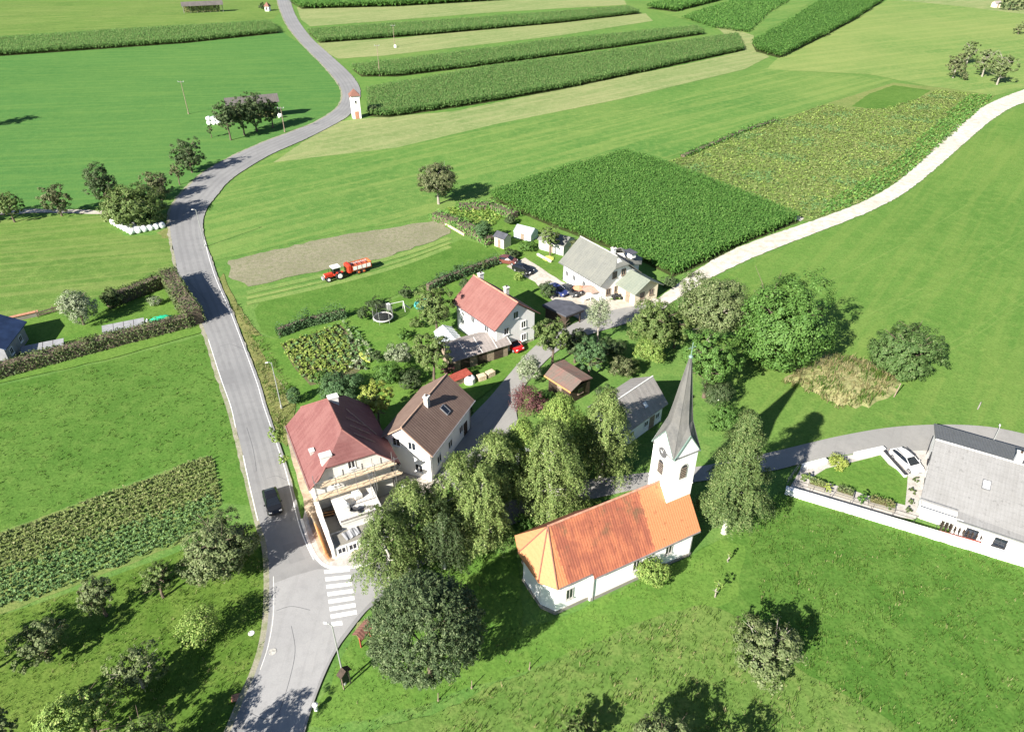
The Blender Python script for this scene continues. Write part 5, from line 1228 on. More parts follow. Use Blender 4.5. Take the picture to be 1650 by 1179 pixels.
tree('birch_tree', 'slim pale birch filling the gap above the side road in the row', (838, 800), 668, 84, 'birch', 'bright', 1.5, 'birch_bark', group=BG)
tree('birch_tree', 'birch of the row whose strands hang over the shaded side road', (780, 880), 742, 92, 'birch', 'birch', 1.4, 'birch_bark', group=BG)
tree('yew_tree', 'huge dense dark globe shaped yew on the lawn beside the junction', (694, 1090), 934, 180, 'yew', 'needle', 1.0, low=-1.5, dens=1.9)
tree('bush', 'bright yellow green bush against the near wall of the church', (1050, 944), 893, 60, 'bush', 'bright', 1.0, dens=1.3, cat='bush', trunk=False)
# ---- foreground right
tree('bush', 'big sparse grey bush in the rough meadow at the lower right', (1230, 1075), 986, 128, 'fruit', 'grey', .75, 'pale_bark', cat='bush', low=.1, dens=1.0)
tree('fruit_tree', 'grey topped tree cut by the bottom edge left of the wide shadow', (1062, 1236), 1146, 110, 'fruit', 'grey', .95, dens=1.2)
tree('fruit_tree', 'fruit tree below the bottom edge casting the shadow at the lower right', (1160, 1268), 1186, 110, 'fruit', 'olive', .95, dens=.8)
tree('bush', 'dark bush cut by the bottom edge below the yew', (930, 1206), 1146, 80, 'fruit', 'olive', .8, cat='bush')
tree('young_tree', 'thin yellowish sapling in the meadow right of the church', (1152, 962), 932, 18, 'shrub', 'bright', 1.2, 'pale_bark', cat='tree', dens=.5)
tree('young_tree', 'spindly yellowish sapling near the foot of the single birch', (1172, 905), 888, 9, 'shrub', 'bright', 1.2, 'pale_bark', cat='tree', dens=.5)
# ---- orchard bottom left
OG = 'old fruit trees in the lower left orchard'
tree('fruit_tree', 'large spreading fruit tree at the road edge beside the crop field', (366, 925), 822, 118, 'fruit', 'grey', .85, group=OG, dens=1.6)
tree('fruit_tree', 'small grey fruit tree left of the large spreading tree at the road', (322, 942), 888, 56, 'fruit', 'grey', .9, group=OG)
tree('fruit_tree', 'sparse green fruit tree beside the crop field corner, left of the small grey one', (264, 962), 898, 62, 'fruit', 'olive', .9, group=OG, dens=.8)
tree('fruit_tree', 'leaning grey fruit tree overlapping the crop rows', (172, 992), 924, 66, 'fruit', 'grey', .95, group=OG, dens=1.1)
tree('fruit_tree', 'wide pale fruit tree at the lower end of the crop rows near the left edge', (78, 1058), 990, 92, 'fruit', 'grey', .7, group=OG)
tree('fruit_tree', 'bright yellow green young fruit tree in the middle of the orchard', (332, 1030), 972, 72, 'shrub', 'bright', .8, group=OG)
tree('fruit_tree', 'airy grey fruit tree with a leaning pale trunk in the orchard centre', (232, 1106), 1036, 92, 'fruit', 'grey', .75, 'pale_bark', group=OG, dens=.8)
tree('fruit_tree', 'big yellowish fruit tree at the bottom of the orchard', (160, 1196), 1094, 120, 'fruit', 'bright', .8, group=OG, dens=1.0)
tree('fruit_tree', 'dull green fruit tree cut by the bottom edge right of the big yellowish one', (250, 1236), 1148, 110, 'fruit', 'olive', .85, group=OG)
tree('fruit_tree', 'grey fruit tree in the bottom left corner', (16, 1214), 1138, 76, 'fruit', 'grey', .8, group=OG)
tree('fruit_tree', 'tree below the bottom edge whose shadow falls on the lower road', (292, 1310), 1196, 120, 'fruit', 'olive', 1.0, group=OG)
tree('fruit_tree', 'fruit tree left of the frame casting shadow into the orchard', (-62, 1112), 1010, 110, 'fruit', 'grey', .8, group=OG)
# ---- village gardens
tree('fruit_tree', 'dense dark green fruit tree left of the pink roofed house', (704, 540), 455, 72, 'round', 'olive', 1.05, low=.4)
tree('broadleaf_tree', 'yellow green tree wedged between the red roof and the brown roof', (611, 686), 612, 66, 'round', 'yellow', .9)
tree('fruit_tree', 'olive tree at the left end of the long shed', (700, 616), 532, 72, 'round', 'olive', .95)
tree('bush', 'broad dark shrub mass above the red roofed corner house', (552, 640), 588, 84, 'bush', 'thuja', .7, cat='bush', trunk=False)
tree('bush', 'rounded green shrub right of the shrub mass above the corner house', (625, 620), 578, 54, 'bush', 'green', .8, cat='bush', trunk=False)
tree('bush', 'dark shadowed shrub left of the olive tree by the shed', (662, 622), 590, 44, 'bush', 'deep', .8, cat='bush', trunk=False)
tree('bush', 'silvery leaved shrub at the garden path below the trampoline', (646, 585), 548, 46, 'bush', 'silver', .8, cat='bush', trunk=False)
tree('bush', 'small dark thuja left of the corner house roof', (476, 650), 622, 26, 'column', 'thuja', 1.2, cat='bush', trunk=False)
tree('bush', 'narrow green bush row against the street side of the red roofed house', (452, 726), 684, 30, 'bush', 'bright', 1.0, cat='bush', trunk=False)
tree('bush', 'low green shrub at the street wall below the narrow green bush', (462, 760), 728, 22, 'bush', 'bright', .9, cat='bush', trunk=False)
tree('bush', 'dark round shrub left of the trampoline', (588, 518), 492, 26, 'bush', 'deep', .9, cat='bush', trunk=False)
tree('bush', 'dark spreading shrub behind the trampoline', (606, 496), 474, 42, 'bush', 'deep', .65, cat='bush', trunk=False)
tree('bush', 'dark low shrub behind the white swing frame', (655, 478), 460, 28, 'bush', 'deep', .7, cat='bush', trunk=False)
tree('bush', 'dark green clipped shrub right of the turquoise pool', (712, 452), 436, 28, 'bush', 'thuja', .8, cat='bush', trunk=False)
tree('bush', 'dark bluish shrub in the hedge line left of the pink roof', (742, 444), 424, 30, 'bush', 'thuja', .8, cat='bush', trunk=False)
tree('bush', 'small shrub at the right end of the hedge line above the pink roof', (776, 434), 418, 28, 'bush', 'hedge', .6, cat='bush', trunk=False)
tree('broadleaf_tree', 'bushy olive green tree right of the pink roofed house', (890, 590), 506, 68, 'round', 'olive', .95)
tree('broadleaf_tree', 'blue green tree below the bushy olive tree beside the cabin', (948, 610), 540, 62, 'round', 'thuja', .9)
tree('bush', 'silvery shrub at the lane bend left of the cabin', (852, 622), 570, 46, 'bush', 'silver', 1.0, cat='bush', trunk=False)
tree('bush', 'dark purple leaved shrub beside the lane below the cabin', (848, 672), 618, 54, 'shrub', 'purple', .9, cat='bush', trunk=False)
tree('bush', 'smaller purple leaved shrub right of the dark purple one', (872, 680), 640, 30, 'bush', 'purple', .8, cat='bush', trunk=False)
tree('bush', 'green shrub under the eave of the cabin', (880, 655), 624, 40, 'bush', 'green', .8, cat='bush', trunk=False)
tree('fruit_tree', 'thin sparse tree in front of the gravel yard below the grey roofed house', (962, 556), 476, 44, 'shrub', 'silver', 1.3, 'pale_bark', dens=.9)
tree('bush', 'dark shrub in the shade at the lane below the thin sparse tree', (985, 580), 540, 50, 'bush', 'deep', .8, cat='bush', trunk=False)
tree('bush', 'round green shrub between the pink roof and the parked blue car', (880, 482), 452, 34, 'bush', 'deep', .8, cat='bush', trunk=False)
tree('bush', 'low light shrub at the drive above the round green shrub', (836, 452), 436, 22, 'bush', 'bright', .7, cat='bush', trunk=False)
tree('bush', 'dark hedge shrub at the top end of the gravel drive', (826, 416), 396, 32, 'bush', 'deep', .8, cat='bush', trunk=False)
tree('bush', 'green shrub in the allotment below the silver greenhouse', (850, 405), 386, 30, 'bush', 'green', .7, cat='bush', trunk=False)
tree('fruit_tree', 'green tree leaning over the grey garden shed by the maize', (886, 414), 362, 40, 'round', 'olive', .9)
tree('bush', 'tall green bush left of the allotment huts', (778, 390), 352, 34, 'bush', 'thuja', 1.0, cat='bush', trunk=False)
tree('bush', 'dark shrub beside the silver greenhouse at the maize edge', (822, 362), 344, 24, 'bush', 'deep', .8, cat='bush', trunk=False)
tree('bush', 'dark shrub at the back corner of the grey roofed house annex', (1076, 462), 442, 30, 'bush', 'deep', .8, cat='bush', trunk=False)
tree('bush', 'overgrown shrub at the rear of the grey roofed house', (928, 412), 384, 26, 'bush', 'brown', .8, cat='bush', trunk=False)
tree('bush', 'yellow green bush at the churchyard edge behind the church roof', (948, 826), 796, 46, 'bush', 'bright', .6, cat='bush', trunk=False)
tree('bush', 'low shaded bush between the birches and the church apse', (846, 852), 822, 44, 'bush', 'green', .7, cat='bush', trunk=False)
for a_ in (('dark green shrub in the corner of the vegetable bed above the shrub mass', (520, 622), 598, 30, 'bush', 'green', .7), ('low bush between the trampoline and the silvery shrub', (652, 545), 528, 28, 'bush', 'green', .6),
           ('dark shrub just right of the lime yellow tarp', (606, 584), 562, 28, 'bush', 'deep', .8), ('blue green shrub left of the yellow green tree', (574, 664), 632, 38, 'bush', 'thuja', .8),
           ('dark bushy tree between the olive tree and the lane bend', (926, 584), 530, 52, 'round', 'deep', .9), ('dark shrub in the gap between cabin and grey barn', (975, 650), 618, 40, 'bush', 'deep', .8),
           ('olive shrub behind the grey barn gable', (1016, 602), 574, 36, 'bush', 'olive', .8), ('low hedge like shrub beside the long shed and the red car', (848, 600), 578, 30, 'bush', 'green', .7),
           ('dark shrub at the rear wall of the pink roofed house', (752, 470), 446, 28, 'bush', 'deep', .8), ('green shrub on the lawn below the turquoise pool', (672, 530), 510, 28, 'bush', 'olive', .6),
           ('dark red shrub at the left front corner of the long shed', (722, 606), 582, 28, 'bush', 'purple', .8), ('shrub at the right wall of the brown roofed house', (752, 676), 650, 26, 'bush', 'deep', .8),
           ('bushy tree beside the olive bushy tree on the slope', (1086, 560), 500, 60, 'fruit', 'olive', .9), ('low bush at the edge of the lane below the carport', (935, 548), 528, 28, 'bush', 'olive', .6)):
    tree('bush' if a_[4] == 'bush' else 'broadleaf_tree', *a_, cat='bush' if a_[4] == 'bush' else 'tree', trunk=a_[4] != 'bush')
# ---- left garden
tree('bush', 'big white flowering shrub on the lawn inside the clipped hedge', (136, 524), 462, 60, 'bush', 'silver', 1.0, cat='bush', low=.1)
tree('bush', 'dark bush at the upper hedge right of the white flowering shrub', (186, 500), 462, 36, 'bush', 'hedge', .9, cat='bush', trunk=False)
tree('bush', 'pale rosebush by the inner side of the tall hedge', (252, 492), 476, 24, 'shrub', 'silver', .7, cat='bush', trunk=False)

# ---- hedges: leafy clipped boxes along a line
def hedge(name, label, pxs, h, w, lm='hedge', size=.30, dens=1.0, cat='hedge', group=None, uneven=.15):
    P = [Vector(G(*p)[:2]) for p in pxs]; rs = np.random.RandomState(len(label) * 7 + int(pxs[0][0]))
    root = thing(name, label, cat, (P[0].x, P[0].y, 0), 0, group)
    pts, nr = [], []; mb = MB()
    for a, b in zip(P[:-1], P[1:]):
        d = b - a; ln = d.length; d.normalize(); n = Vector((-d.y, d.x))
        k = int(ln * (2 * h + w) / (size * size) * 2.4 * dens)
        s = rs.uniform(-w * .3, ln + w * .3, k); side = rs.uniform(0, 2 * h + w, k)
        hh = h * (1 + uneven * np.sin(s * .9 + rs.uniform(0, 6)) * .5 + uneven * rs.normal(size=k) * .35)
        off = np.where(side < h, -w / 2, np.where(side > h + w, w / 2, side - h - w / 2)); z = np.where(side < h, side, np.where(side > h + w, side - h - w, hh))
        z = np.minimum(z, hh); off = off + rs.normal(size=k) * .12; z = np.abs(z + rs.normal(size=k) * .08)
        nx = np.where(side < h, -1, np.where(side > h + w, 1, 0)) + rs.normal(size=k) * .3; nz = np.where((side >= h) & (side <= h + w), 1.2, .35)
        pts.append(np.stack([a.x - P[0].x + d.x * s + n.x * off, a.y - P[0].y + d.y * s + n.y * off, z], -1)); nr.append(np.stack([n.x * nx, n.y * nx, nz], -1))
        o = Vector((a.x - P[0].x, a.y - P[0].y)); e = o + d * ln; q = n * (w / 2 - .18); hz = h - .22
        c = [o - q, e - q, e + q, o + q]
        mb.faces([(*v, 0) for v in c] + [(*v, hz) for v in c], [(4, 5, 6, 7), (0, 1, 5, 4), (1, 2, 6, 5), (2, 3, 7, 6), (3, 0, 4, 7)], M['bark'])
    pts = np.concatenate(pts); nr = np.concatenate(nr)
    V = leaf_quads(rs, pts, nr, size, .65, .8); np_mesh('foliage', V, quads(len(V)), [L[lm]], None, root)
    mb.build('branches', root); return root
hedge('hedge', 'long clipped hedge on the lower side of the left garden', [(-60, 622), (0, 607), (150, 566), (308, 524)], 2.2, 1.9, dens=1.0)
hedge('hedge', 'tall thick hedge along the road at the end of the left garden', [(276, 458), (300, 500), (318, 524)], 3.2, 2.6, 'hedge')
hedge('hedge', 'shaded hedge on the upper side of the left garden', [(176, 496), (262, 462)], 2.4, 1.8)
hedge('hedge', 'row of low dark conifers above the vegetable bed', [(450, 542), (500, 524), (556, 512)], 1.7, .9, 'thuja', .26, dens=2.2, uneven=.9)
hedge('hedge', 'dark hedge line between the tractor field and the pink roofed house garden', [(690, 470), (730, 452), (800, 426)], 1.7, 1.2, 'thuja', uneven=.5)
hedge('tall_plants', 'row of green climbing plants along the allotment beside the cut field', [(702, 352), (740, 366), (790, 394)], 1.7, 2.6, 'maize', .4, uneven=.5)
hedge('tall_plants', 'second plant row on the maize side of the allotment', [(740, 338), (790, 336), (830, 352)], 1.5, 2.2, 'maize', .4, uneven=.5)
hedge('planted_border', 'strip of dark plants at the far edge of the weedy field', [(1100, 254), (1200, 212), (1250, 196)], .9, 1.6, 'maize', .5, uneven=.8)

# ================================================================== CROPS AND GRASS
def inside(X, Y, poly):
    r = np.zeros(len(X), bool); n = len(poly); j = n - 1
    for i in range(n):
        xi, yi = poly[i]; xj, yj = poly[j]
        c = ((yi > Y) != (yj > Y)) & (X < (xj - xi) * (Y - yi) / (yj - yi + 1e-12) + xi); r ^= c; j = i
    return r
def row_points(poly, hd, rowsp, sp, rs, jit=.12):
    P = np.array(poly); c, s = math.cos(hd), math.sin(hd)
    U = P[:, 0] * c + P[:, 1] * s; V = -P[:, 0] * s + P[:, 1] * c
    u = np.arange(U.min(), U.max(), sp); v = np.arange(V.min(), V.max(), rowsp)
    uu, vv = np.meshgrid(u, v); uu = uu.ravel() + rs.uniform(-.5, .5, uu.size) * sp; vv = vv.ravel() + rs.normal(size=vv.size) * jit
    X, Y = uu * c - vv * s, uu * s + vv * c
    k = inside(X, Y, poly); return X[k], Y[k]
def maize(pl, label, hd, rowsp, sp, nl, size, lm, h=2.5, seed=1, tassel=False, density_fn=None):
    rs = np.random.RandomState(seed); poly = [tuple(G(*p)[:2]) for p in pl]
    X, Y = row_points(poly, hd, rowsp, sp, rs, rowsp * .08); n = len(X)
    hh = h * (1 + .04 * np.sin(X * .12) * np.cos(Y * .17) + .045 * rs.normal(size=n))
    ph = rs.uniform(0, 6.28, n)
    Q = []
    for k in range(nl):
        t = (k + .6) / nl; z = hh * (.25 + .72 * t); a = ph + k * 2.4 + rs.normal(size=n) * .4
        ln = size * rs.uniform(.75, 1.25, n) * (1.1 - .35 * t); wd = size * .2
        ca, sa = np.cos(a), np.sin(a); up = rs.uniform(.15, .65, n) * ln; dn = rs.uniform(-.25, .35, n) * ln
        p0 = np.stack([X, Y, z], -1); pm = p0 + np.stack([ca * ln * .5, sa * ln * .5, up], -1); pe = p0 + np.stack([ca * ln, sa * ln, dn], -1)
        w = np.stack([-sa * wd, ca * wd, 0 * ca], -1)
        Q.append(np.stack([p0, pm - w, pe, pm + w], 1))
    V = np.concatenate(Q); mi = np.zeros(len(V), np.int32); mats = [L[lm]]
    if tassel:
        kt = rs.rand(n) < .45; X, Y, hh, ph = X[kt], Y[kt], hh[kt], ph[kt]; n = len(X)
        p0 = np.stack([X, Y, hh * .98], -1); w = np.stack([np.cos(ph) * .05, np.sin(ph) * .05, 0 * ph], -1) * size; t_ = p0 + np.array([0, 0, .3 * size])
        V = np.concatenate([V, np.stack([p0 - w, p0 + w, t_ + w * 1.3, t_ - w * 1.3], 1)]); mi = np.concatenate([mi, np.ones(n, np.int32)]); mats.append(L['straw'])
    o = np_mesh('maize_field', V.reshape(-1, 3), quads(len(V) * 4), mats, mi); return tag(o, label, 'maize field', None, 'stuff')
def hdg(a, b): return head(a, b)
maize(MAIZE['near'], 'dense green maize field beside the grey roofed house and the white track', hdg((790, 318), (1008, 251)), .75, .36, 9, .75, 'maize', 2.1, 3)
hf = hdg((626, 190), (1060, 112))
maize(MAIZE['d'], 'nearest long maize strip right of the transformer tower', hf, .85, .5, 9, .85, 'maize_far', 2.2, 4, True)
maize(MAIZE['c'], 'middle narrow maize strip with dry tassels beyond the nearest strip', hf, .85, .55, 9, .9, 'maize_far', 2.2, 5, True)
maize(MAIZE['b'], 'third maize strip below the pale stubble near the top edge', hf, .85, .6, 9, 1.0, 'maize_far', 2.2, 6, True)
maize(MAIZE['a'], 'farthest maize strip cut by the top edge beside the road', hf, 1.2, 1.1, 6, 2.0, 'maize', 2.7, 7)
maize(MAIZE['left'], 'maize strip left of the road below the long hay rack', hdg((0, 91), (300, 70)), 1.3, .55, 9, 1.0, 'maize_far', 2.3, 8, True)
maize(MAIZE['right'], 'dark green maize block on the slope at the upper right', hdg((1256, 94), (1384, 28)), 1.5, .7, 8, 1.2, 'maize', 2.5, 9)
maize(MAIZE['top'], 'small maize block at the top edge left of the dark green one', hf, 1.4, 1.1, 6, 1.9, 'maize', 2.5, 10)
maize(MAIZE['topright'], 'low patchy maize between the two blocks at the top edge', hf, 1.7, 1.5, 5, 1.7, 'maize', 1.1, 11)
def plants(name, pl, label, cat, hd, rowsp, sp, h, nl, size, lms, seed, fn=None, jit=.15):
    """low row crop; fn(x, y, random) picks the leaf kind"""
    rs = np.random.RandomState(seed); poly = [tuple(G(*p)[:2]) for p in pl]
    X, Y = row_points(poly, hd, rowsp, sp, rs, rowsp * jit); n = len(X)
    pw = .5 * size * 1.6
    P = np.stack([np.repeat(X, nl) + rs.normal(size=n * nl) * pw * .5, np.repeat(Y, nl) + rs.normal(size=n * nl) * pw * .5, np.abs(np.repeat(h * rs.uniform(.6, 1.2, n), nl) * rs.uniform(.35, 1.05, n * nl))], -1)
    nr = np.tile([0., 0., .9], (len(P), 1)) + rs.normal(size=P.shape) * .3
    V = leaf_quads(rs, P, nr, size, .7, .5); mi = None
    if fn is not None: mi = np.repeat(fn(X, Y, rs), nl)
    o = np_mesh(name, V, quads(len(V)), [L[x] for x in lms], mi); return tag(o, label, cat, None, 'stuff')
cf = [(-120, 900), (0, 862), (332, 737), (344, 742), (355, 812), (300, 870), (100, 948), (0, 984), (-120, 1022)]
ch_ = hdg((0, 984), (300, 870)); ca_, sa_ = math.cos(ch_), math.sin(ch_)
g0 = G(150, 925); vref = -g0.x * sa_ + g0.y * ca_
def crop_pick(X, Y, rs):
    v = -X * sa_ + Y * ca_ - vref
    return ((v + rs.normal(size=len(X)) * .7) > 5.2).astype(np.int32)
plants('crop_rows', cf, 'potato and bean rows in the crop field left of the main road, upper half yellowing', 'crop', ch_, .72, .26, .5, 13, .24, ['crop', 'crop_dry'], 21, crop_pick)
plants('vegetable_plants', [(454, 556), (546, 524), (562, 552), (570, 596), (500, 620), (482, 600)], 'yellowish vegetable rows in the bed beside the main road', 'vegetables', hdg((454, 556), (482, 600)), 1.0, .30, .6, 10, .40, ['veg', 'crop'], 22, lambda X, Y, rs: (rs.rand(len(X)) < .25).astype(np.int32))
plants('vegetable_plants', [(548, 524), (560, 520), (600, 565), (590, 600), (566, 598), (562, 552)], 'mixed grey green vegetables right of the yellowish rows', 'vegetables', hdg((548, 524), (590, 590)), 1.0, .45, .7, 9, .38, ['silver', 'crop'], 23, lambda X, Y, rs: (rs.rand(len(X)) < .5).astype(np.int32))
plants('vegetable_plants', [(722, 338), (790, 334), (810, 350), (780, 380), (742, 362)], 'yellowing allotment plants above the tractor field', 'vegetables', hdg((722, 338), (800, 345)), 1.2, .7, .6, 7, .5, ['veg', 'bright'], 24, lambda X, Y, rs: (rs.rand(len(X)) < .4).astype(np.int32))
wf = [(1076, 262), (1200, 214), (1330, 169), (1372, 176), (1420, 176), (1480, 160), (1510, 146), (1600, 155), (1540, 212), (1494, 252), (1440, 296), (1385, 326), (1322, 352), (1300, 354), (1180, 306)]
plants('field_weeds', wf, 'yellow flowering weeds with dark tufts filling the field above the white track', 'weeds', hdg((1180, 306), (1440, 200)), 1.2, .55, .4, 9, .42, ['weed', 'crop', 'bright'], 25, lambda X, Y, rs: np.where(np.sin(X * .31 + np.sin(Y * .23) * 2) + np.sin(Y * .37 + X * .11) + rs.normal(size=len(X)) * .6 > 1.25, 1, np.where(rs.rand(len(X)) < .35, 2, 0)).astype(np.int32), jit=.4)
plants('field_weeds', [(1440, 297), (1494, 253), (1540, 213), (1600, 156), (1560, 154), (1500, 208), (1440, 262), (1380, 300), (1330, 330), (1322, 352), (1385, 326)], 'dark green plant border along the white track beside the weedy field', 'weeds', hdg((1440, 297), (1540, 213)), 1.2, .8, .7, 9, .5, ['maize'], 26)
def blades(name, label, pl, per_m2, h, w, lms, seed, mixp=.3, nb=4, cat='grass'):
    rs = np.random.RandomState(seed); poly = np.array([tuple(G(*p)[:2]) for p in pl])
    x0, y0 = poly.min(0); x1, y1 = poly.max(0); n = int((x1 - x0) * (y1 - y0) * per_m2)
    X = rs.uniform(x0, x1, n); Y = rs.uniform(y0, y1, n); k = inside(X, Y, poly); X, Y = X[k], Y[k]; n = len(X)
    cl = np.sin(X * .9 + 2 * np.sin(Y * .5)) + np.sin(Y * 1.1 + 2 * np.sin(X * .4)); hh = h * (1 + .25 * cl) * rs.uniform(.5, 1.3, n)
    mi = (rs.rand(n) < mixp * (1 + .5 * cl)).astype(np.int32).repeat(nb) if len(lms) > 1 else None
    X = X.repeat(nb) + rs.normal(size=n * nb) * .12; Y = Y.repeat(nb) + rs.normal(size=n * nb) * .12; hh = hh.repeat(nb) * rs.uniform(.6, 1.1, n * nb)
    a = rs.uniform(0, 6.28, n * nb); l = rs.uniform(.2, .9, n * nb) * hh; ww = w * rs.uniform(.6, 1.3, n * nb)
    z0 = 0 * X + .05
    if 'straw coloured' in label: z0 = 1.05 * np.clip(1 - ((X - DRY_C.x) ** 2 / 85 + (Y - DRY_C.y) ** 2 / 50), 0, 1)
    p0 = np.stack([X, Y, z0], -1); s = np.stack([-np.sin(a) * ww, np.cos(a) * ww, 0 * X], -1)
    e = p0 + np.stack([np.cos(a) * l, np.sin(a) * l, hh], -1)
    V = np.stack([p0 - s, p0 + s, e + s * .35, e - s * .35], 1)
    o = np_mesh(name, V.reshape(-1, 3), quads(len(V) * 4), [L[x] for x in lms], mi); return tag(o, label, cat, None, 'stuff')
blades('grass', 'tall rough meadow grass with dry tufts in the lower middle', [(700, 1150), (900, 1064), (1040, 1004), (1130, 978), (1180, 992), (1260, 1062), (1330, 1104), (1480, 1200), (1200, 1230), (640, 1230)], 4.5, .30, .04, ['blade', 'straw'], 31, .2)
blades('grass', 'dry straw coloured tall grass patch between the two round trees', [(1266, 612), (1302, 592), (1332, 576), (1375, 577), (1420, 592), (1444, 612), (1432, 636), (1398, 655), (1350, 660), (1305, 636), (1256, 616)], 6.0, .6, .05, ['hay', 'blade'], 32, .42)
blades('grass', 'orchard grass under the fruit trees', [(-40, 1000), (110, 958), (280, 896), (365, 855), (420, 850), (430, 885), (434, 935), (432, 992), (423, 1042), (409, 1086), (389, 1132), (360, 1200), (-40, 1200)], 5.0, .18, .04, ['blade', 'straw'], 33, .05)
blades('grass', 'meadow grass in the lower right', [(1200, 850), (1262, 796), (1650, 918), (1700, 940), (1720, 1220), (1480, 1200), (1330, 1102), (1240, 1040)], 6.0, .24, .04, ['blade', 'straw'], 34, .03)
blades('grass', 'lawn grass around the church and the yew', [(840, 1012), (900, 998), (960, 972), (1115, 898), (1160, 880), (1190, 960), (1080, 1000), (900, 1060), (700, 1140), (600, 1200), (490, 1200), (512, 1135), (545, 1060), (596, 995), (660, 935), (740, 900), (830, 900)], 4.0, .14, .04, ['blade', 'straw'], 35, .03)
blades('grass', 'pasture grass between the hedge and the crop field', [(-40, 640), (180, 584), (326, 546), (350, 612), (368, 660), (383, 712), (398, 770), (350, 740), (330, 731), (0, 852), (-40, 868)], 1.5, .16, .05, ['blade'], 36, 0)
blades('grass', 'long dry verge grass beside the main road above the corner house', [(372, 474), (392, 505), (420, 540), (450, 590), (478, 635), (468, 690), (450, 706), (432, 650), (417, 600), (398, 548)], 7.0, .35, .05, ['straw', 'blade'], 37, .5)

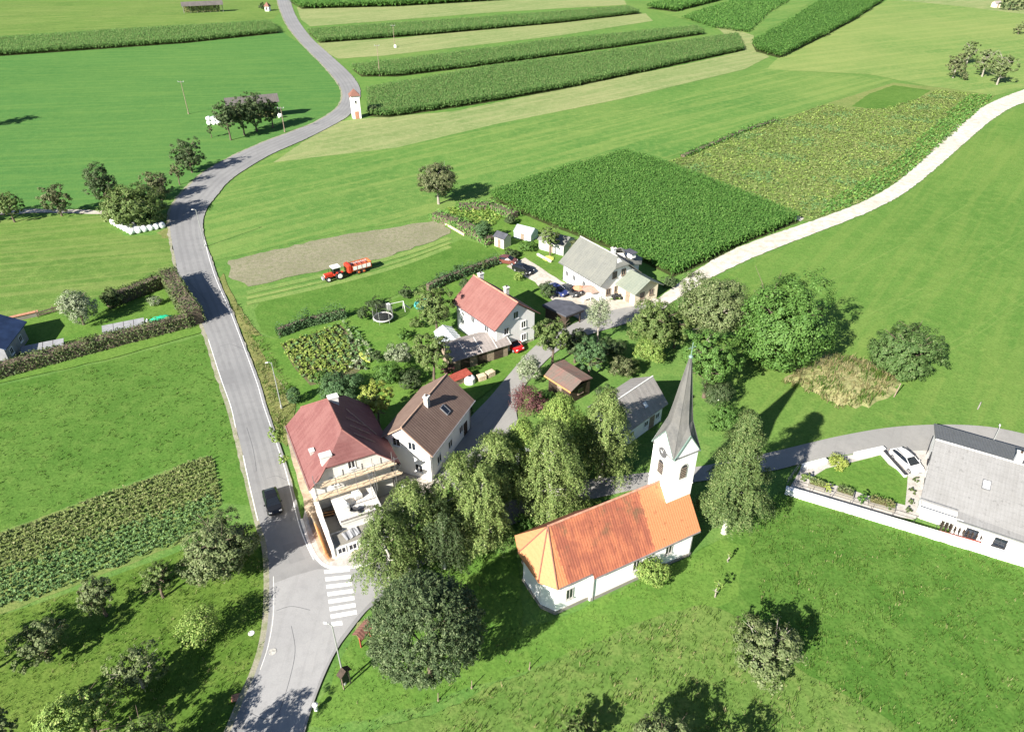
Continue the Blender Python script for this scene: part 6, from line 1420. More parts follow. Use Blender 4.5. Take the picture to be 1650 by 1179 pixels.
# ================================================================== VEHICLES
def paint(name, c):
    if name in MATS: return MATS[name]
    k = NT(name); k.color(c); k.b.inputs['Roughness'].default_value = .28; k.b.inputs['Metallic'].default_value = .0
    k.b.inputs['Coat Weight'].default_value = .6; k.b.inputs['Coat Roughness'].default_value = .06; MATS[name] = k.m; return k.m
def car(label, loc, rz, pm, ln=4.35, hatch=True, h=1.46, rails=False):
    """nose towards +x"""
    t = thing('parked_car' if 'parked' in label else 'car', label, 'car', loc, rz)
    s = ln / 4.35; zr = h
    # stations: x, half width at sill, at belt, bottom, belt height, roof half width, roof height (None = no cabin)
    st = [(-2.15, .70, .66, .38, .78, None, None), (-2.08, .82, .78, .28, .95, None, None), (-1.75, .87, .84, .24, 1.0, .56 if hatch else None, zr - .22 if hatch else None),
          (-1.2, .88, .86, .23, 1.0, .60, zr - .05), (-.4, .89, .87, .22, .98, .63, zr), (.25, .89, .87, .22, .96, .62, zr - .04), (.75, .89, .86, .22, .95, .57, zr - .22),
          (1.2, .88, .82, .23, .92, None, None), (1.75, .86, .76, .24, .84, None, None), (2.05, .78, .66, .28, .70, None, None), (2.18, .62, .55, .36, .58, None, None)]
    mb = MB(); V = []
    for x, w0, w1, z0, z1, wr, zz in st: V.append([(x * s, -w0 * .93, z0), (x * s, -w0, z0 + .22), (x * s, -w1, z1), (x * s, -w1 * .55, z1 + .02), (x * s, w1 * .55, z1 + .02), (x * s, w1, z1), (x * s, w0, z0 + .22), (x * s, w0 * .93, z0)])
    n = 8; vs = [p for r in V for p in r]; fs = []
    for i in range(len(V) - 1):
        for k in range(n):
            kk = (k + 1) % n; fs.append((i * n + k, i * n + kk, (i + 1) * n + kk, (i + 1) * n + k))
    fs += [tuple(range(n)), tuple(range(len(V) * n - 1, (len(V) - 1) * n - 1, -1))]
    mb.faces(vs, fs, pm)
    # roof panel and pillars
    rf = [q for q in st if q[5] is not None]
    R_ = [[(x * s, -wr, zz - .03), (x * s, -wr * .8, zz), (x * s, wr * .8, zz), (x * s, wr, zz - .03)] for x, _, _, _, _, wr, zz in rf[:-1]]
    rv = [p for r in R_ for p in r] + [(p[0], p[1], p[2] - .05) for r in R_ for p in r]; m_ = len(R_) * 4; f2 = []
    for i in range(len(R_) - 1):
        for k in range(3): f2.append((i * 4 + k, i * 4 + k + 1, i * 4 + k + 5, i * 4 + k + 4)); f2.append((m_ + i * 4 + k, m_ + i * 4 + k + 4, m_ + i * 4 + k + 5, m_ + i * 4 + k + 1))
    mb.faces(rv, f2, pm)
    a = rf[-2]; b = (1.22, .8, .93)
    for sd in (-1, 1):
        mb.tube((a[0] * s, sd * a[5], a[6] - .04), (b[0] * s, sd * b[1], b[2]), .035, .035, pm, 5)
        mb.tube((rf[0][0] * s, sd * rf[0][5], rf[0][6] - .04), (-2.0 * s, sd * .76, .97), .06, .06, pm, 5)
        mb.tube((-.4 * s, sd * .66, zr - .05), (-.35 * s, sd * .87, .97), .03, .03, M['trim'], 5)
    mb.build('body', t, smooth=False)
    g = glass('car_glass', (.012, .015, .02))
    def pane(nm, pts): MB().poly(pts, g).build(nm, t, fix=False)
    e = .012
    pane('windscreen', [(a[0] * s + .02, -a[5] * .92, a[6] - .02 + e), (b[0] * s, -b[1] * .93, b[2] + .03), (b[0] * s, b[1] * .93, b[2] + .03), (a[0] * s + .02, a[5] * .92, a[6] - .02 + e)])
    r0 = rf[0]; pane('rear_window', [(r0[0] * s, -r0[5] * .9, r0[6] - .04), (r0[0] * s, r0[5] * .9, r0[6] - .04), (-2.02 * s, .66, .99), (-2.02 * s, -.66, .99)])
    for sd in (-1, 1):
        top = [(q[0] * s, sd * (q[5] + e), q[6] - .05) for q in rf[:-1]]; bot = [(1.12 * s, sd * .835, .96), (-.4 * s, sd * .875, 1.0), (-1.85 * s, sd * .83, 1.02)]
        pane('side_window', top + bot)
        MB().cbox(.72 * s, .9 * s, min(sd * .88, sd * 1.03), max(sd * .88, sd * 1.03), .96, 1.1, pm, .03).build('mirror', t)
        MB().cbox(1.86 * s, 2.1 * s, min(sd * .42, sd * .72), max(sd * .42, sd * .72), .6, .74, M['white'], .03).build('headlight', t)
        MB().cbox(-2.14 * s, -2.02 * s, min(sd * .5, sd * .77), max(sd * .5, sd * .77), .72, .9, M['red_paint'], .02).build('tail_light', t)
        if rails: MB().box(-1.4 * s, .2 * s, min(sd * .56, sd * .6), max(sd * .56, sd * .6), zr - .01, zr + .05, M['trim']).build('roof_rail', t)
        for x in (-1.32, 1.34):
            w = MB().wheel((x * s, sd * .80, .32), .32, .22, M['black']).build('wheel', t); MB().wheel((x * s, sd * .862, .32), .21, .12, M['rim'], 14).build('rim', w)
    MB().box(2.12 * s, 2.2 * s, -.4, .4, .42, .54, M['trim']).build('grille', t)
    MB().box(-2.2 * s, -2.13 * s, -.26, .26, .5, .62, M['white']).build('number_plate', t)
    return t
z_ = ROAD_Z + .015
car('black car driving down the main road beside the corner house', (*G(441, 815)[:2], z_), R(-64), paint('black_paint', (.012, .013, .016)), 4.1)
car('white car with dark roof rails parked beside the grey tiled house on the right', (*G(1459, 748)[:2], .02), R(-72), paint('white_car_paint', (.82, .82, .82)), 4.4, rails=True)
car('blue car parked below the white wall of the grey roofed house', (*G(898, 473)[:2], z_), R(-50), paint('blue_paint', (.035, .05, .16)), 4.4)
car('dark grey car parked right of the blue car', (*G(919, 474)[:2], z_), R(-48), paint('grey_paint', (.05, .055, .06)), 4.2)
car('black car parked at the middle of the gravel drive beside the lawn', (*G(843, 439)[:2], z_), R(-35), paint('black_paint', (.012, .013, .016)), 4.2)
car('reddish brown car parked at the top end of the gravel drive', (*G(818, 425)[:2], z_), R(-20), paint('brown_paint', (.16, .055, .045)), 3.8)
car('bright red car parked in the shade between the long shed and the lane', (*G(826, 561)[:2], .1), R(-52), paint('red_car_paint', (.42, .012, .014)), 4.1)
car('white car parked under the birches, glimpsed through the foliage', (*G(838, 745)[:2], .1), R(60), paint('white_car_paint', (.82, .82, .82)), 4.3)
# tractor with trailed loader wagon
ta = head((522, 452), (606, 429)); tp = G(540, 449)
tr = thing('tractor', 'red tractor with white cab roof at work on the cut field', 'tractor', (tp.x, tp.y, .03), ta + math.pi); tr.scale = (.9, .9, .9)
MB().cbox(.35, 2.2, -.42, .42, .75, 1.55, M['red_paint'], .12).build('hood', tr)
MB().box(-1.3, 2.1, -.3, .3, .55, .95, M['trim']).build('chassis', tr)
MB().cbox(-1.2, .4, -.78, .78, 1.0, 1.35, M['red_paint'], .1).build('cab_base', tr)
mb = MB()
for x in (-1.1, .35):
    for y in (-.7, .7): mb.tube((x, y, 1.35), (x * .92, y * .92, 2.55), .05, .05, M['trim'], 6)
mb.build('cab_frame', tr)
MB().box(-1.02, .27, -.64, .64, 1.36, 2.5, glass('car_glass')).build('cab_glass', tr)
MB().cbox(-1.25, .5, -.82, .82, 2.52, 2.72, M['white'], .07).build('cab_roof', tr)
for sd in (-1, 1):
    w = MB().wheel((-.75, sd * .95, .85), .85, .5, M['black'], 22).build('wheel', tr); MB().wheel((-.75, sd * 1.12, .85), .48, .3, M['white'], 16).build('rim', w)
    w = MB().wheel((1.6, sd * .85, .55), .55, .36, M['black'], 20).build('wheel', tr); MB().wheel((1.6, sd * .98, .55), .3, .2, M['white'], 14).build('rim', w)
    MB().xprism([(sd * .7, 1.55), (sd * 1.2, 1.5), (sd * 1.2, 1.58), (sd * .7, 1.66)], -1.5, -.1, M['red_paint']).build('mudguard', tr)
    MB().cbox(2.15, 2.24, min(sd * .2, sd * .38), max(sd * .2, sd * .38), 1.15, 1.35, M['white'], .02).build('headlight', tr)
MB().tube((1.0, -.36, 1.5), (1.0, -.36, 2.3), .05, .05, M['trim'], 8).build('exhaust', tr)
MB().cbox(2.25, 2.7, -.5, .5, .5, 1.0, M['panel_grey'], .05).build('front_weight', tr)
wp = G(577, 438)
wg = thing('loader_wagon', 'red loader wagon with pale side panels hitched behind the tractor', 'trailer', (wp.x, wp.y, .03), ta + math.pi); wg.scale = (.92, .85, .8)
MB().cbox(1.5, 2.5, -1.15, 1.15, .8, 2.75, M['red_paint'], .25).build('front_wall', wg)
MB().box(-2.6, 1.5, -.9, .9, .75, .95, M['trim']).build('chassis', wg)
MB().tube((2.4, 0, .8), (3.8, 0, .6), .09, .07, M['trim']).build('drawbar', wg)
MB().box(-2.5, 1.48, -1.1, 1.1, 1.0, 1.2, M['orange_paint']).build('floor', wg)
for sd in (-1, 1):
    mb = MB()
    for k in range(4): mb.cbox(-2.45 + k * .98, -1.55 + k * .98, min(sd * 1.1, sd * 1.18), max(sd * 1.1, sd * 1.18), 1.25, 2.1, M['white'], .02)
    mb.build('side_panel', wg)
    mb = MB(); mb.box(-2.5, 1.5, min(sd * 1.08, sd * 1.16), max(sd * 1.08, sd * 1.16), 2.15, 2.32, M['orange_paint'])
    for k in range(5): mb.box(-2.52 + k * .98, -2.46 + k * .98, min(sd * 1.1, sd * 1.2), max(sd * 1.1, sd * 1.2), 1.2, 2.14, M['red_paint'])
    mb.build('side_frame', wg)
    for x in (-.9, .2):
        w = MB().wheel((x, sd * 1.0, .5), .5, .42, M['black'], 18).build('wheel', wg); MB().wheel((x, sd * 1.16, .5), .26, .2, M['orange_paint'], 12).build('rim', w)
mb = MB()
for k in range(5): mb.tube((-2.45 + k * .98, -1.12, 2.32), (-2.45 + k * .98, 1.12, 2.32), .04, .04, M['orange_paint'], 5)
mb.build('roof_bow', wg)
MB().cbox(-2.4, 1.4, -1.0, 1.0, 1.21, 1.95, M['brown_red'], .3).build('load', wg)
MB().xprism([(-1.05, .9), (1.05, .9), (1.05, 2.3), (-1.05, 2.3)], -2.7, -2.55, M['orange_paint']).build('tailgate', wg)
# quad by the house
qb = thing('quad_bike', 'dark quad bike parked by the door of the grey roofed house', 'quad bike', (*G(994, 482)[:2], z_), R(10))
MB().cbox(-.8, .8, -.22, .22, .45, .8, M['trim'], .1).build('body', qb); MB().cbox(-.5, .2, -.2, .2, .81, .95, M['black'], .06).build('seat', qb)
for x in (-.65, .65):
    for sd in (-1, 1): MB().wheel((x, sd * .5, .3), .3, .26, M['black'], 14).build('wheel', qb)
MB().path([(.35, -.4, 1.05), (.45, 0, .98), (.35, .4, 1.05)], [.025] * 3, M['steel']).tube((.45, 0, .98), (.6, 0, .7), .03, .03, M['steel']).build('handlebar', qb)

# ================================================================== POLES, LAMPS, SIGNS
def pole_of(name, label, base, top_y, cat, group=None, lamp=None, arms=False, mat='pole', r=.09, foot=False, wires=False):
    b = G(*base); h = HGT(base[0], base[1], top_y)
    t = thing(name, label, cat, (b.x, b.y, 0), 0, group)
    MB().tube((0, 0, 0), (0, 0, h), r, r * .6, M[mat], 8).lathe([(r * 1.7, 0), (r * 1.6, .5), (r * 1.05, .6)], M[mat], 10).build('pole', t)
    if lamp is not None:
        a = R(lamp); e = (.45 * math.cos(a), .45 * math.sin(a))
        MB().path([(0, 0, h - .15), (e[0] * .5, e[1] * .5, h + .1), (e[0], e[1], h + .12)], [.05, .045, .04], M[mat], 6).build('arm', t)
        o = MB().cbox(-.08, .32, -.09, .09, -.05, .07, M['kerb'], .04).build('lamp_head', t, loc=(e[0], e[1], h + .12)); o.rotation_euler.z = a
    if arms:
        MB().box(-.9, .9, -.06, .06, h - .45, h - .33, M['steel']).build('crossarm', t)
        mb = MB()
        for x in (-.8, 0, .8): mb.tube((x, 0, h - .33), (x, 0, h - .08), .05, .04, M['white'], 6)
        mb.build('insulator', t)
    return t
LG = 'street lamps along the roads'
pole_of('street_lamp', 'tall thin street lamp on the lawn below the zebra crossing', (556, 1102), 1007, 'street lamp', LG, 165)
pole_of('street_lamp', 'street lamp on the dry verge above the corner house', (454, 658), 584, 'street lamp', LG, 200)
pole_of('street_lamp', 'street lamp at the tree shadow where the main road bends', (331, 398), 338, 'street lamp', LG, 200)
lp = G(1590, 728)
pole_of('street_lamp', 'street lamp on the side road behind the house at the right edge', (1590, 732), 690, 'street lamp', LG, 60)
PG = 'power line poles in the fields'
pole_of('utility_pole', 'wooden power pole between the maize strips above the transformer tower', (612, 123), 72, 'utility pole', PG, None, True, 'wood', .14)
pole_of('utility_pole', 'farther thin power pole in the stubble strip near a white marker', (636, 76), 40, 'utility pole', PG, None, True, 'wood', .13)
pole_of('utility_pole', 'power pole standing alone in the green pasture at the upper left', (304, 184), 130, 'utility pole', PG, None, True, 'wood', .13)
pole_of('utility_pole', 'power pole at the road edge right of the dark tree row', (459, 213), 172, 'utility pole', PG, None, True, 'wood', .13)
o = MB().cbox(-.5, .5, -.35, .35, 0, 1.1, M['white'], .08).build('marker', loc=G(637, 77)); tag(o, 'small white cabinet at the foot of the farther power pole', 'cabinet')
# wayside board near the lamp
nb_ = thing('notice_board', 'narrow dark wayside board on two timber posts beside the tall lamp', 'notice board', (*G(560, 1106)[:2], 0), R(140))
for y in (-.38, .38): MB().box(-.05, .05, y - .05, y + .05, 0, 2.3, M['wood']).build('post', nb_)
MB().box(.055, .1, -.48, .48, .75, 2.1, M['trim']).build('panel', nb_)
mb = MB(); shell(mb, [[(-.3, -.62, 2.2), (.35, -.62, 2.2), (.35, 0, 2.65), (-.3, 0, 2.65)], [(-.3, 0, 2.65), (.35, 0, 2.65), (.35, .62, 2.2), (-.3, .62, 2.2)]], .05, M['dark_wood']); mb.build('roof', nb_)
ib = thing('information_stand', 'red brown roofed information stand tucked against the left side of the yew', 'stand', (*G(590, 1034)[:2], 0), R(60))
for x in (-.7, .7): MB().box(x - .06, x + .06, -.06, .06, 0, 2.0, M['brown_red']).build('post', ib)
MB().box(-.64, .64, -.03, .03, .8, 1.8, M['brown_red']).build('board', ib)
mb = MB(); shell(mb, [[(-1.0, -.6, 1.95), (1.0, -.6, 1.95), (1.0, 0, 2.35), (-1.0, 0, 2.35)], [(-1.0, 0, 2.35), (1.0, 0, 2.35), (1.0, .6, 1.95), (-1.0, .6, 1.95)]], .06, M['rust_roof']); mb.build('roof', ib)
sheet('bare_earth', [(576, 1004), (590, 998), (594, 1012), (588, 1030), (578, 1032), (572, 1020)], M['dry'], LAYER[0] + .003, .08, .5)
mk = thing('marker_post', 'short white marker post at the road edge below the lamp lawn', 'marker post', (*G(510, 1144)[:2], 0), 0)
MB().cbox(-.14, .14, -.14, .14, 0, .8, M['white'], .04).build('post', mk); MB().lathe([(.24, .8), (.26, .9), (.1, 1.0)], M['white'], 12).build('cap', mk)
for px, lab in (((853, 1078), 'thin stake in the mown lawn below the church apse'), ((706, 1128), 'thin stake in the lawn below the yew'), ((760, 1108), 'thin stake in the grass right of the yew'), ((1575, 660), 'grey stake in the right meadow above the side road'), ((1440, 640), 'pale leaning post between the dry grass and the dark round tree')):
    p = G(*px); big = 'leaning' in lab or 'right meadow' in lab; h = 2.2 if 'leaning' in lab else 1.3 if big else 1.1
    o = MB().tube((0, 0, 0), ((.5 if 'leaning' in lab else .05), .3 if 'leaning' in lab else .03, h), .09 if big else .045, .07 if big else .035, M['wood' if not 'grey' in lab else 'grey_wood'], 6).tube((0, 0, 0), (0, 0, .25), .1, .06, M['wood'], 6).build('stake', loc=(p.x, p.y, 0)); tag(o, lab, 'stake', 'stakes in the grass')
o = MB().cbox(-.35, .35, -.3, .3, 0, .5, M['white'], .12).build('stone', loc=G(1155, 643)); tag(o, 'pale boulder in the shade right of the church spire', 'boulder')

# ================================================================== BALES
def bale(loc, rz, label, group, side=True):
    r = .62; mb = MB(); prof = [(.02, -.6), (r * .8, -.6), (r, -.5), (r, .5), (r * .8, .6), (.02, .6)]; n = 16; v = []; f = []
    for rr, o_ in prof:
        for i in range(n):
            t = 2 * math.pi * i / n; v.append((o_, rr * math.cos(t), r + rr * math.sin(t)))
    for k in range(5):
        for i in range(n): j = (i + 1) % n; f.append((k * n + i, k * n + j, (k + 1) * n + j, (k + 1) * n + i))
    mb.faces(v, f, M['film']); o = mb.build('silage_bale', loc=loc, smooth=True); o.rotation_euler.z = rz; return tag(o, label, 'bale', group)
bl = 'round white film wrapped bale in the double row under the big tree by the road'
bA, bB, bC = G(184, 361), G(214, 377), G(262, 367)
d1 = (bB - bA); k1 = int(d1.length / 1.3)
back = Vector((-d1.y, d1.x, 0)).normalized() * 1.35
if back.y < 0: back = -back
for i in range(k1 + 1):
    for row in range(2):
        p = bA + d1 * (i / k1) + back * row; bale((p.x, p.y, 0), math.atan2(d1.y, d1.x) + R(90) + rnd.uniform(-.08, .08), bl, 'white bales under the big tree')
d2 = bC - bB; k2 = 5
for i in range(1, k2 + 1):
    p = bB + d2 * (i / k2); bale((p.x, p.y, 0), math.atan2(d2.y, d2.x) + R(80) + rnd.uniform(-.2, .2), 'round white bale standing in the front line from the bale row to the road', 'white bales in line towards the road')
p0 = G(338, 201)
for i in range(3):
    for j in range(2): bale((p0.x + i * 1.4, p0.y + (i % 2) * .1, j * 1.2), R(80), 'white bale in the stack at the left end of the dark tree row' , 'stacked white bales by the hay rack')
bale((*G(452, 190)[:2], .0), R(40), 'single white bale at the right end of the hay rack', None)

# ================================================================== GARDEN THINGS
tp_ = thing('trampoline', 'round garden trampoline with pale rim, net and slim poles', 'trampoline', (*G(618, 517)[:2], 0), 0)
mb = MB(); n = 26
for k in range(n):
    a, b = 2 * math.pi * k / n, 2 * math.pi * (k + 1) / n; mb.tube((1.55 * math.cos(a), 1.55 * math.sin(a), .75), (1.55 * math.cos(b), 1.55 * math.sin(b), .75), .12, .12, M['kerb'], 6, False)
mb.build('rim', tp_); MB().lathe([(1.45, .72), (1.45, .74), (.01, .74)], M['trim'], 26).build('jumping_mat', tp_)
for k in range(6):
    a = 2 * math.pi * k / 6 + .3; MB().tube((1.6 * math.cos(a), 1.6 * math.sin(a), 0), (1.6 * math.cos(a), 1.6 * math.sin(a), 2.5), .035, .035, M['pole'], 6).build('pole', tp_)
k = NT('net'); k.color((.03, .035, .03)); tb = k.n.new('ShaderNodeBsdfTransparent'); ms = k.n.new('ShaderNodeMixShader'); ms.inputs[0].default_value = .42
k.link(tb.outputs[0], ms.inputs[1]); k.link(k.b.outputs[0], ms.inputs[2]); k.link(ms.outputs[0], k.out.inputs[0])
mb = MB()
for q in range(24):
    a, b = 2 * math.pi * q / 24, 2 * math.pi * (q + 1) / 24; mb.poly([(1.57 * math.cos(a), 1.57 * math.sin(a), .85), (1.57 * math.cos(b), 1.57 * math.sin(b), .85), (1.57 * math.cos(b), 1.57 * math.sin(b), 2.4), (1.57 * math.cos(a), 1.57 * math.sin(a), 2.4)], k.m)
mb.build('net', tp_, fix=False)
sw = thing('swing_frame', 'white garden swing and slide frame beside the trampoline', 'swing', (*G(641, 503)[:2], 0), R(25)); sw.scale = (.75, .75, .85)
mb = MB()
for x in (-1.5, 1.5):
    for y in (-.9, .9): mb.tube((x, y, 0), (x, 0, 2.2), .07, .06, M['white'], 6)
mb.tube((-1.5, 0, 2.2), (1.5, 0, 2.2), .05, .05, M['white'], 6); mb.build('frame', sw)
MB().cbox(-2.3, -1.55, -.5, .5, 1.15, 2.3, M['white'], .1).build('tower_box', sw)
MB().box(-.9, -.4, -.12, .12, .5, .55, M['trim']).tube((-.88, 0, .55), (-.88, 0, 2.2), .015, .015, M['steel'], 4).tube((-.42, 0, .55), (-.42, 0, 2.2), .015, .015, M['steel'], 4).build('swing_seat', sw)
MB().xprism([(-.25, 0), (.25, 0), (.25, .05), (-.25, .05)], 0, .3, M['panel_grey']).path([(1.6, 0, 1.5), (2.3, .1, .8), (3.0, .2, .15)], [.16, .16, .16], M['panel_grey'], 6).build('slide', sw)
pp = thing('paddling_pool', 'turquoise paddling pool half hidden by the fruit tree left of the pink roof', 'pool', (*G(684, 493)[:2], 0), 0)
MB().lathe([(1.7, 0), (1.8, .3), (1.7, .55), (1.55, .55), (1.5, .3)], M['pool_blue'], 22).build('wall', pp); MB().lathe([(1.52, .36), (1.52, .4), (.01, .4)], M['pool_blue'], 22).build('water', pp)
lt = MB()
ol = [(-2.1, 0), (-1.4, .55), (-.3, .75), (.9, .6), (1.9, .1), (2.1, 0), (1.6, -.4), (.3, -.7), (-1.0, -.55)]
lt.prism(ol, .35, .42, M['lime'])
for q in ((-1.4, 0), (1.4, 0)): lt.tube((q[0], 0, 0), (q[0], 0, .35), .05, .05, M['wood'])
o = lt.build('garden_tarp', loc=(*G(587, 577)[:2], 0)); o.rotation_euler = (R(-12), 0, R(-58)); tag(o, 'lime yellow leaf shaped tarp between the vegetable bed and the lawn', 'tarp')
# left garden: polytunnel, green tarp, low sheds, bench fence
def cold_frame(name, label, cat, px, ang, ln, wd, h, top, side):
    t = thing(name, label, cat, (*G(*px)[:2], 0), ang)
    MB().box(-ln / 2, ln / 2, -wd / 2, wd / 2, 0, h - .05, M[side]).build('base', t)
    mb = MB(); shell(mb, [[(-ln / 2 - .1, -wd / 2 - .1, h), (ln / 2 + .1, -wd / 2 - .1, h), (ln / 2 + .1, wd / 2 + .1, h + .25), (-ln / 2 - .1, wd / 2 + .1, h + .25)]], .06, M[top]); mb.build('lid', t)
    mb = MB()
    for q in range(1, 4): x = -ln / 2 + ln * q / 4; mb.tube((x, -wd / 2 - .1, h + .02), (x, wd / 2 + .1, h + .27), .03, .03, M[side], 5)
    mb.build('batten', t); return t
ga = head((172, 532), (232, 520))
cold_frame('cold_frame', 'long grey topped cold frame on the lawn inside the clipped hedge', 'cold frame', (201, 531), ga, 6.0, 1.9, .7, 'panel_grey', 'grey_wood')
cold_frame('cold_frame', 'grey topped low shed between the blue roofed house and the hedge', 'cold frame', (72, 566), ga, 5.6, 1.6, .9, 'panel_grey', 'grey_wood')
gt = thing('covered_heap', 'turquoise green tarp covered heap in the corner of the clipped hedge', 'tarp', (*G(260, 517)[:2], 0), ga)
mb = MB(); nn_ = 12; sec = []
for i in range(nn_ + 1):
    x = -1.9 + 3.8 * i / nn_; hh_ = .9 * (1 - abs(x / 2.1) ** 3) + .06 * math.sin(i * 2.3)
    sec.append([(x, -1.0, 0), (x, -.75, hh_ * .6), (x, -.2, hh_), (x, .3, hh_ * .97), (x, .8, hh_ * .55), (x, 1.05, 0)])
vs = [p for s_ in sec for p in s_]; fs = [(i * 6 + k, i * 6 + k + 1, (i + 1) * 6 + k + 1, (i + 1) * 6 + k) for i in range(nn_) for k in range(5)]
mb.faces(vs, fs + [(0, 1, 2, 3, 4, 5), tuple(nn_ * 6 + q for q in (5, 4, 3, 2, 1, 0))], M['green_sheet']); mb.build('tarp', gt, smooth=True)
MB().cbox(-2.3, -1.9, -.5, .5, 0, .7, M['white'], .06).build('end_board', gt)
bf = thing('board_fence', 'low weathered board fence on the upper side of the left lawn', 'fence', (*G(62, 512)[:2], 0), head((62, 512), (103, 500)))
for x in (0, 2.4, 4.6): MB().box(x - .09, x + .09, -.09, .09, 0, 1.3, M['wood']).build('post', bf)
for q in range(2): MB().box(-.1, 4.7, -.13, -.095, .35 + q * .45, .65 + q * .45, M['wood']).build('board', bf)
bf = thing('wall_coping', 'stone coped low wall beside the blue roofed house', 'wall', (*G(8, 522)[:2], 0), head((8, 522), (52, 512)))
MB().box(0, 5, -.2, .2, 0, .9, M['concrete']).build('wall', bf); MB().cbox(-.1, 5.1, -.3, .3, .91, 1.05, M['terra'], .03).build('coping', bf)
# right house: retaining wall, front wall, railing, lawn, planters
rt = thing('retaining_wall', 'long white retaining wall below the house at the right edge', 'wall')
wa, wb = G(1264, 797), G(1720, 934); wd_ = (wb - wa); wl = wd_.length; rt.location = wa; rt.rotation_euler.z = math.atan2(wd_.y, wd_.x)
MB().box(0, wl, 0, .55, 0, .85, M['white_wall']).build('wall', rt); MB().cbox(-.06, wl, -.06, .62, .852, .97, M['white'], .03).build('coping', rt)
mb = MB()
for q in range(int(wl / 2.2)): mb.tube((.3 + q * 2.2, .5, .97), (.3 + q * 2.2, .5, 1.7), .03, .03, M['trim'], 5)
mb.tube((.3, .5, 1.7), (wl, .5, 1.7), .025, .025, M['trim'], 5); mb.build('railing', rt)
sheet('lawn', [(1308, 770), (1330, 756), (1418, 734), (1432, 750), (1462, 768), (1458, 815), (1400, 800)], M['lawn'], LAYER[0] + .004, .05)
sheet('garden_paving', [(1270, 790), (1292, 752), (1345, 738), (1420, 726), (1440, 724), (1500, 718), (1520, 740), (1490, 830), (1470, 838), (1400, 826)], M['paving'], LAYER[0] + .002, .04)
sheet('parking_bay', [(1418, 724), (1506, 716), (1496, 775), (1470, 774), (1440, 752)], M['paving'], LAYER[0] + .007, .03)
def low_wall(label, a, b, h, w, mat='white_wall', cop='white'):
    A, B = G(*a), G(*b); d = B - A; t = thing('garden_wall', label, 'wall', (A.x, A.y, 0), math.atan2(d.y, d.x))
    MB().box(0, d.length, -w / 2, w / 2, 0, h - .08, M[mat]).build('wall', t); MB().cbox(-.04, d.length + .04, -w / 2 - .05, w / 2 + .05, h - .078, h, M[cop], .02).build('coping', t); return t
low_wall('low white wall along the side road beside the right lawn', (1376, 738), (1422, 728), .8, .5)
low_wall('low white wall at the left corner of the right lawn by the side road', (1292, 756), (1330, 746), .7, .5)
low_wall('low dark topped wall between the right lawn and the white car', (1422, 730), (1458, 770), .6, .3, 'white_wall', 'trim')
rl = thing('railing', 'thin metal railing at the left corner of the retaining wall', 'railing', (*G(1266, 786)[:2], 0), head((1266, 786), (1290, 752)))
for q in range(4): MB().tube((q * 1.6, 0, 0), (q * 1.6, 0, 1.5), .03, .03, M['steel'], 6).build('post', rl)
MB().tube((0, 0, 1.5), (4.8, 0, 1.5), .03, .03, M['steel'], 6).tube((0, 0, .9), (4.8, 0, .9), .025, .025, M['steel'], 6).build('rail', rl)
def bed(label, a, b, w, lm):
    A, B = G(*a), G(*b); d = B - A; t = thing('raised_bed', label, 'raised bed', (A.x, A.y, 0), math.atan2(d.y, d.x), 'raised beds behind the retaining wall')
    MB().box(0, d.length, -w / 2, w / 2, 0, .7, M['concrete']).build('box', t)
    MB().box(.1, d.length - .1, -w / 2 + .1, w / 2 - .1, .71, .76, M['bed']).build('soil', t)
    rs = np.random.RandomState(int(a[0])); n = 260; P = np.c_[rs.uniform(.1, d.length - .1, n), rs.uniform(-w / 2 + .1, w / 2 - .1, n), .78 + rs.uniform(0, .45, n) * (rs.rand(n) < .8)]
    V = leaf_quads(rs, P, np.tile([0, 0, 1.], (n, 1)), .22); np_mesh('plants', V, quads(len(V)), [L[lm]], None, t); return t
bed('raised bed with reddish plants at the left end of the retaining wall', (1302, 782), (1328, 790), 1.1, 'crop_dry')
bed('raised bed with grey plants in the middle behind the retaining wall', (1346, 794), (1374, 803), 1.1, 'grey')
bed('raised bed with pale plants nearest the house behind the retaining wall', (1398, 811), (1440, 822), 1.1, 'straw')
tree('bush', 'yellow flowering bush between the first two raised beds', (1334, 795), 778, 18, 'bush', 'yellow', .9, cat='bush', trunk=False)
tree('bush', 'dark green bush between the grey and the pale raised bed', (1386, 812), 792, 20, 'bush', 'green', .9, cat='bush', trunk=False)
tree('bush', 'green bush by the raised bed end near the balcony', (1430, 824), 808, 14, 'bush', 'olive', .9, cat='bush', trunk=False)
tree('bush', 'bright fern like shrub at the side road wall of the right lawn', (1348, 752), 730, 36, 'shrub', 'yellow', .7, cat='bush', trunk=False)
tree('bush', 'dark small shrub in the left corner of the right lawn', (1296, 776), 758, 22, 'bush', 'olive', .8, cat='bush', trunk=False)
for i, (x, y) in enumerate(((1474, 778), (1469, 796), (1466, 812), (1462, 828))):
    tree('clipped_shrub', ['clipped ball shrub nearest the white car', 'second clipped ball shrub down from the white car', 'third clipped ball shrub down from the white car', 'clipped ball shrub nearest the retaining wall'][i], (x, y), y - 12, 13, 'bush', 'hedge', 1.0, cat='shrub', trunk=False, group='clipped ball shrubs beside the right house')
rk = thing('log_rack', 'slatted dark timber rack in front of the white house at the right', 'rack', (*G(1510, 860)[:2], 0), R(-24))
for q in range(10): MB().box(q * .42, q * .42 + .1, -.45, .45, 1.0 + .02 * q, 1.9 - .03 * q, M['dark_wood']).build('slat', rk)
MB().box(-.1, 4.0, -.5, -.46, .9, 1.0, M['brown_red']).box(-.1, 4.0, .46, .5, .9, 1.0, M['dark_wood']).build('beam', rk)
for x in (0, 3.8): MB().box(x, x + .1, -.05, .05, 0, .9, M['dark_wood']).build('post', rk)
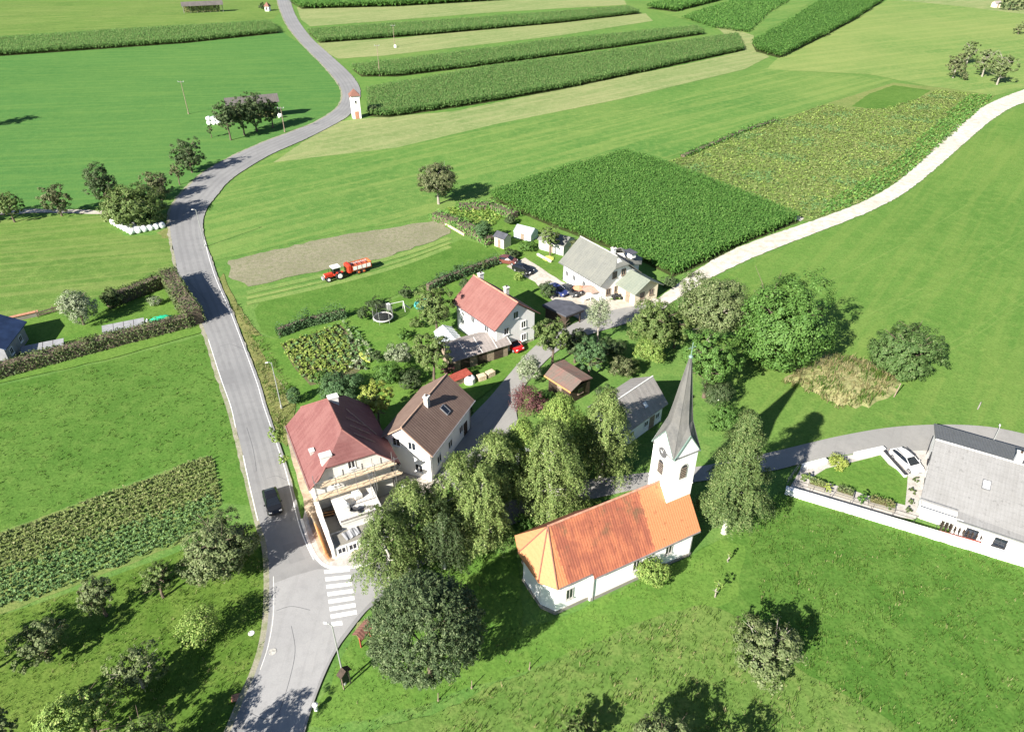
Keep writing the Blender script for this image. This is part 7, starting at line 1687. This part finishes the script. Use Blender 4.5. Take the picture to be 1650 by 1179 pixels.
gf = thing('gate', 'dark low garden gate between the white car bay and the house at the right', 'gate', (*G(1499, 712)[:2], 0), head((1499, 712), (1489, 740)))
for q in range(8): MB().box(q * .45, q * .45 + .06, -.03, .03, 0, 1.0, M['trim']).build('bar', gf)
MB().box(-.05, 3.3, -.035, .035, 1.001, 1.07, M['trim']).build('rail', gf)
# yard things
def parasol(label, px, h, r, mat):
    t = thing('parasol', label, 'parasol', (*G(*px)[:2], .1), 0)
    MB().tube((0, 0, 0), (0, 0, h), .04, .03, M['white'], 8).build('pole', t)
    mb = MB(); n = 8; rim = [(r * math.cos(2 * math.pi * i / n), r * math.sin(2 * math.pi * i / n), h - .45) for i in range(n)]
    shell(mb, [[rim[i], rim[(i + 1) % n], (0, 0, h + .05)] for i in range(n)], .03, M[mat]); mb.build('canopy', t)
    mb = MB()
    for i in range(n): mb.tube((0, 0, h - .35), tuple(c * .7 for c in rim[i][:2]) + (h - .3,), .015, .015, M['steel'], 4)
    mb.build('rib', t); MB().lathe([(.3, 0), (.28, .1), (.06, .12)], M['stone'], 12).build('base', t)
    return t
parasol('brown parasol on the terrace in front of the grey roofed house', (952, 482), 2.4, 1.7, 'parasol')
parasol('small orange parasol left of the brown one on the terrace', (932, 478), 2.1, 1.1, 'orange_cloth')
low_wall('pale board edging between the cut field and the allotment plants', (697, 350), (748, 380), .45, .2, 'new_wood', 'new_wood')
tb_ = thing('garden_table', 'white garden table beside the carport drive', 'table', (*G(944, 486)[:2], .1), R(20))
MB().cbox(-.8, .8, -.45, .45, .70, .76, M['white'], .02).build('tabletop', tb_)
for x in (-.7, .7):
    for y in (-.36, .36): MB().box(x - .03, x + .03, y - .03, y + .03, 0, .699, M['white']).build('leg', tb_)
sb_ = MB(); sb_.lathe([(1.0, 0), (1.1, .2), (1.0, .34), (.6, .42), (.01, .45)], M['lime'], 16); o = sb_.build('sandpit', loc=(*G(884, 418)[:2], 0)); tag(o, 'round lime green sandpit cover on the lawn left of the grey roofed house', 'sandpit')
low_wall('long pale edging wall on the lawn above the gravel drive', (866, 412), (888, 424), .5, .3, 'sand_wall', 'kerb')
tk = thing('water_tank', 'white rounded water tank in front of the long shed', 'tank', (*G(757, 617)[:2], 0), R(30))
MB().lathe([(.75, 0), (.8, .15), (.8, .95), (.55, 1.15), (.2, 1.2)], M['white'], 18).build('tank', tk); MB().lathe([(.2, 1.2), (.2, 1.28), (.01, 1.3)], M['trim'], 12).build('lid', tk)
for i, (px, lab, mt) in enumerate((((776, 612), 'pale stack of crates in front of the long shed', 'new_wood'), ((790, 606), 'tan wooden box at the right front corner of the long shed', 'new_wood'))):
    t = thing('crate', lab, 'crate', (*G(*px)[:2], 0), R(30 + 9 * i))
    for q in range(3): MB().box(-.6, .6, -.45, .45, .3 * q, .3 * q + .26, M[mt]).build('box', t)
bs = thing('woodpile', 'red brown covered woodpile at the left end of the long shed', 'woodpile', (*G(742, 616)[:2], 0), R(38))
MB().box(-1.4, 1.4, -.5, .5, 0, 1.2, M['wood']).build('logs', bs)
mb = MB(); shell(mb, [[(-1.6, -.8, 1.25), (1.6, -.8, 1.25), (1.6, .7, 1.5), (-1.6, .7, 1.5)]], .06, M['brown_red']); mb.build('cover', bs)
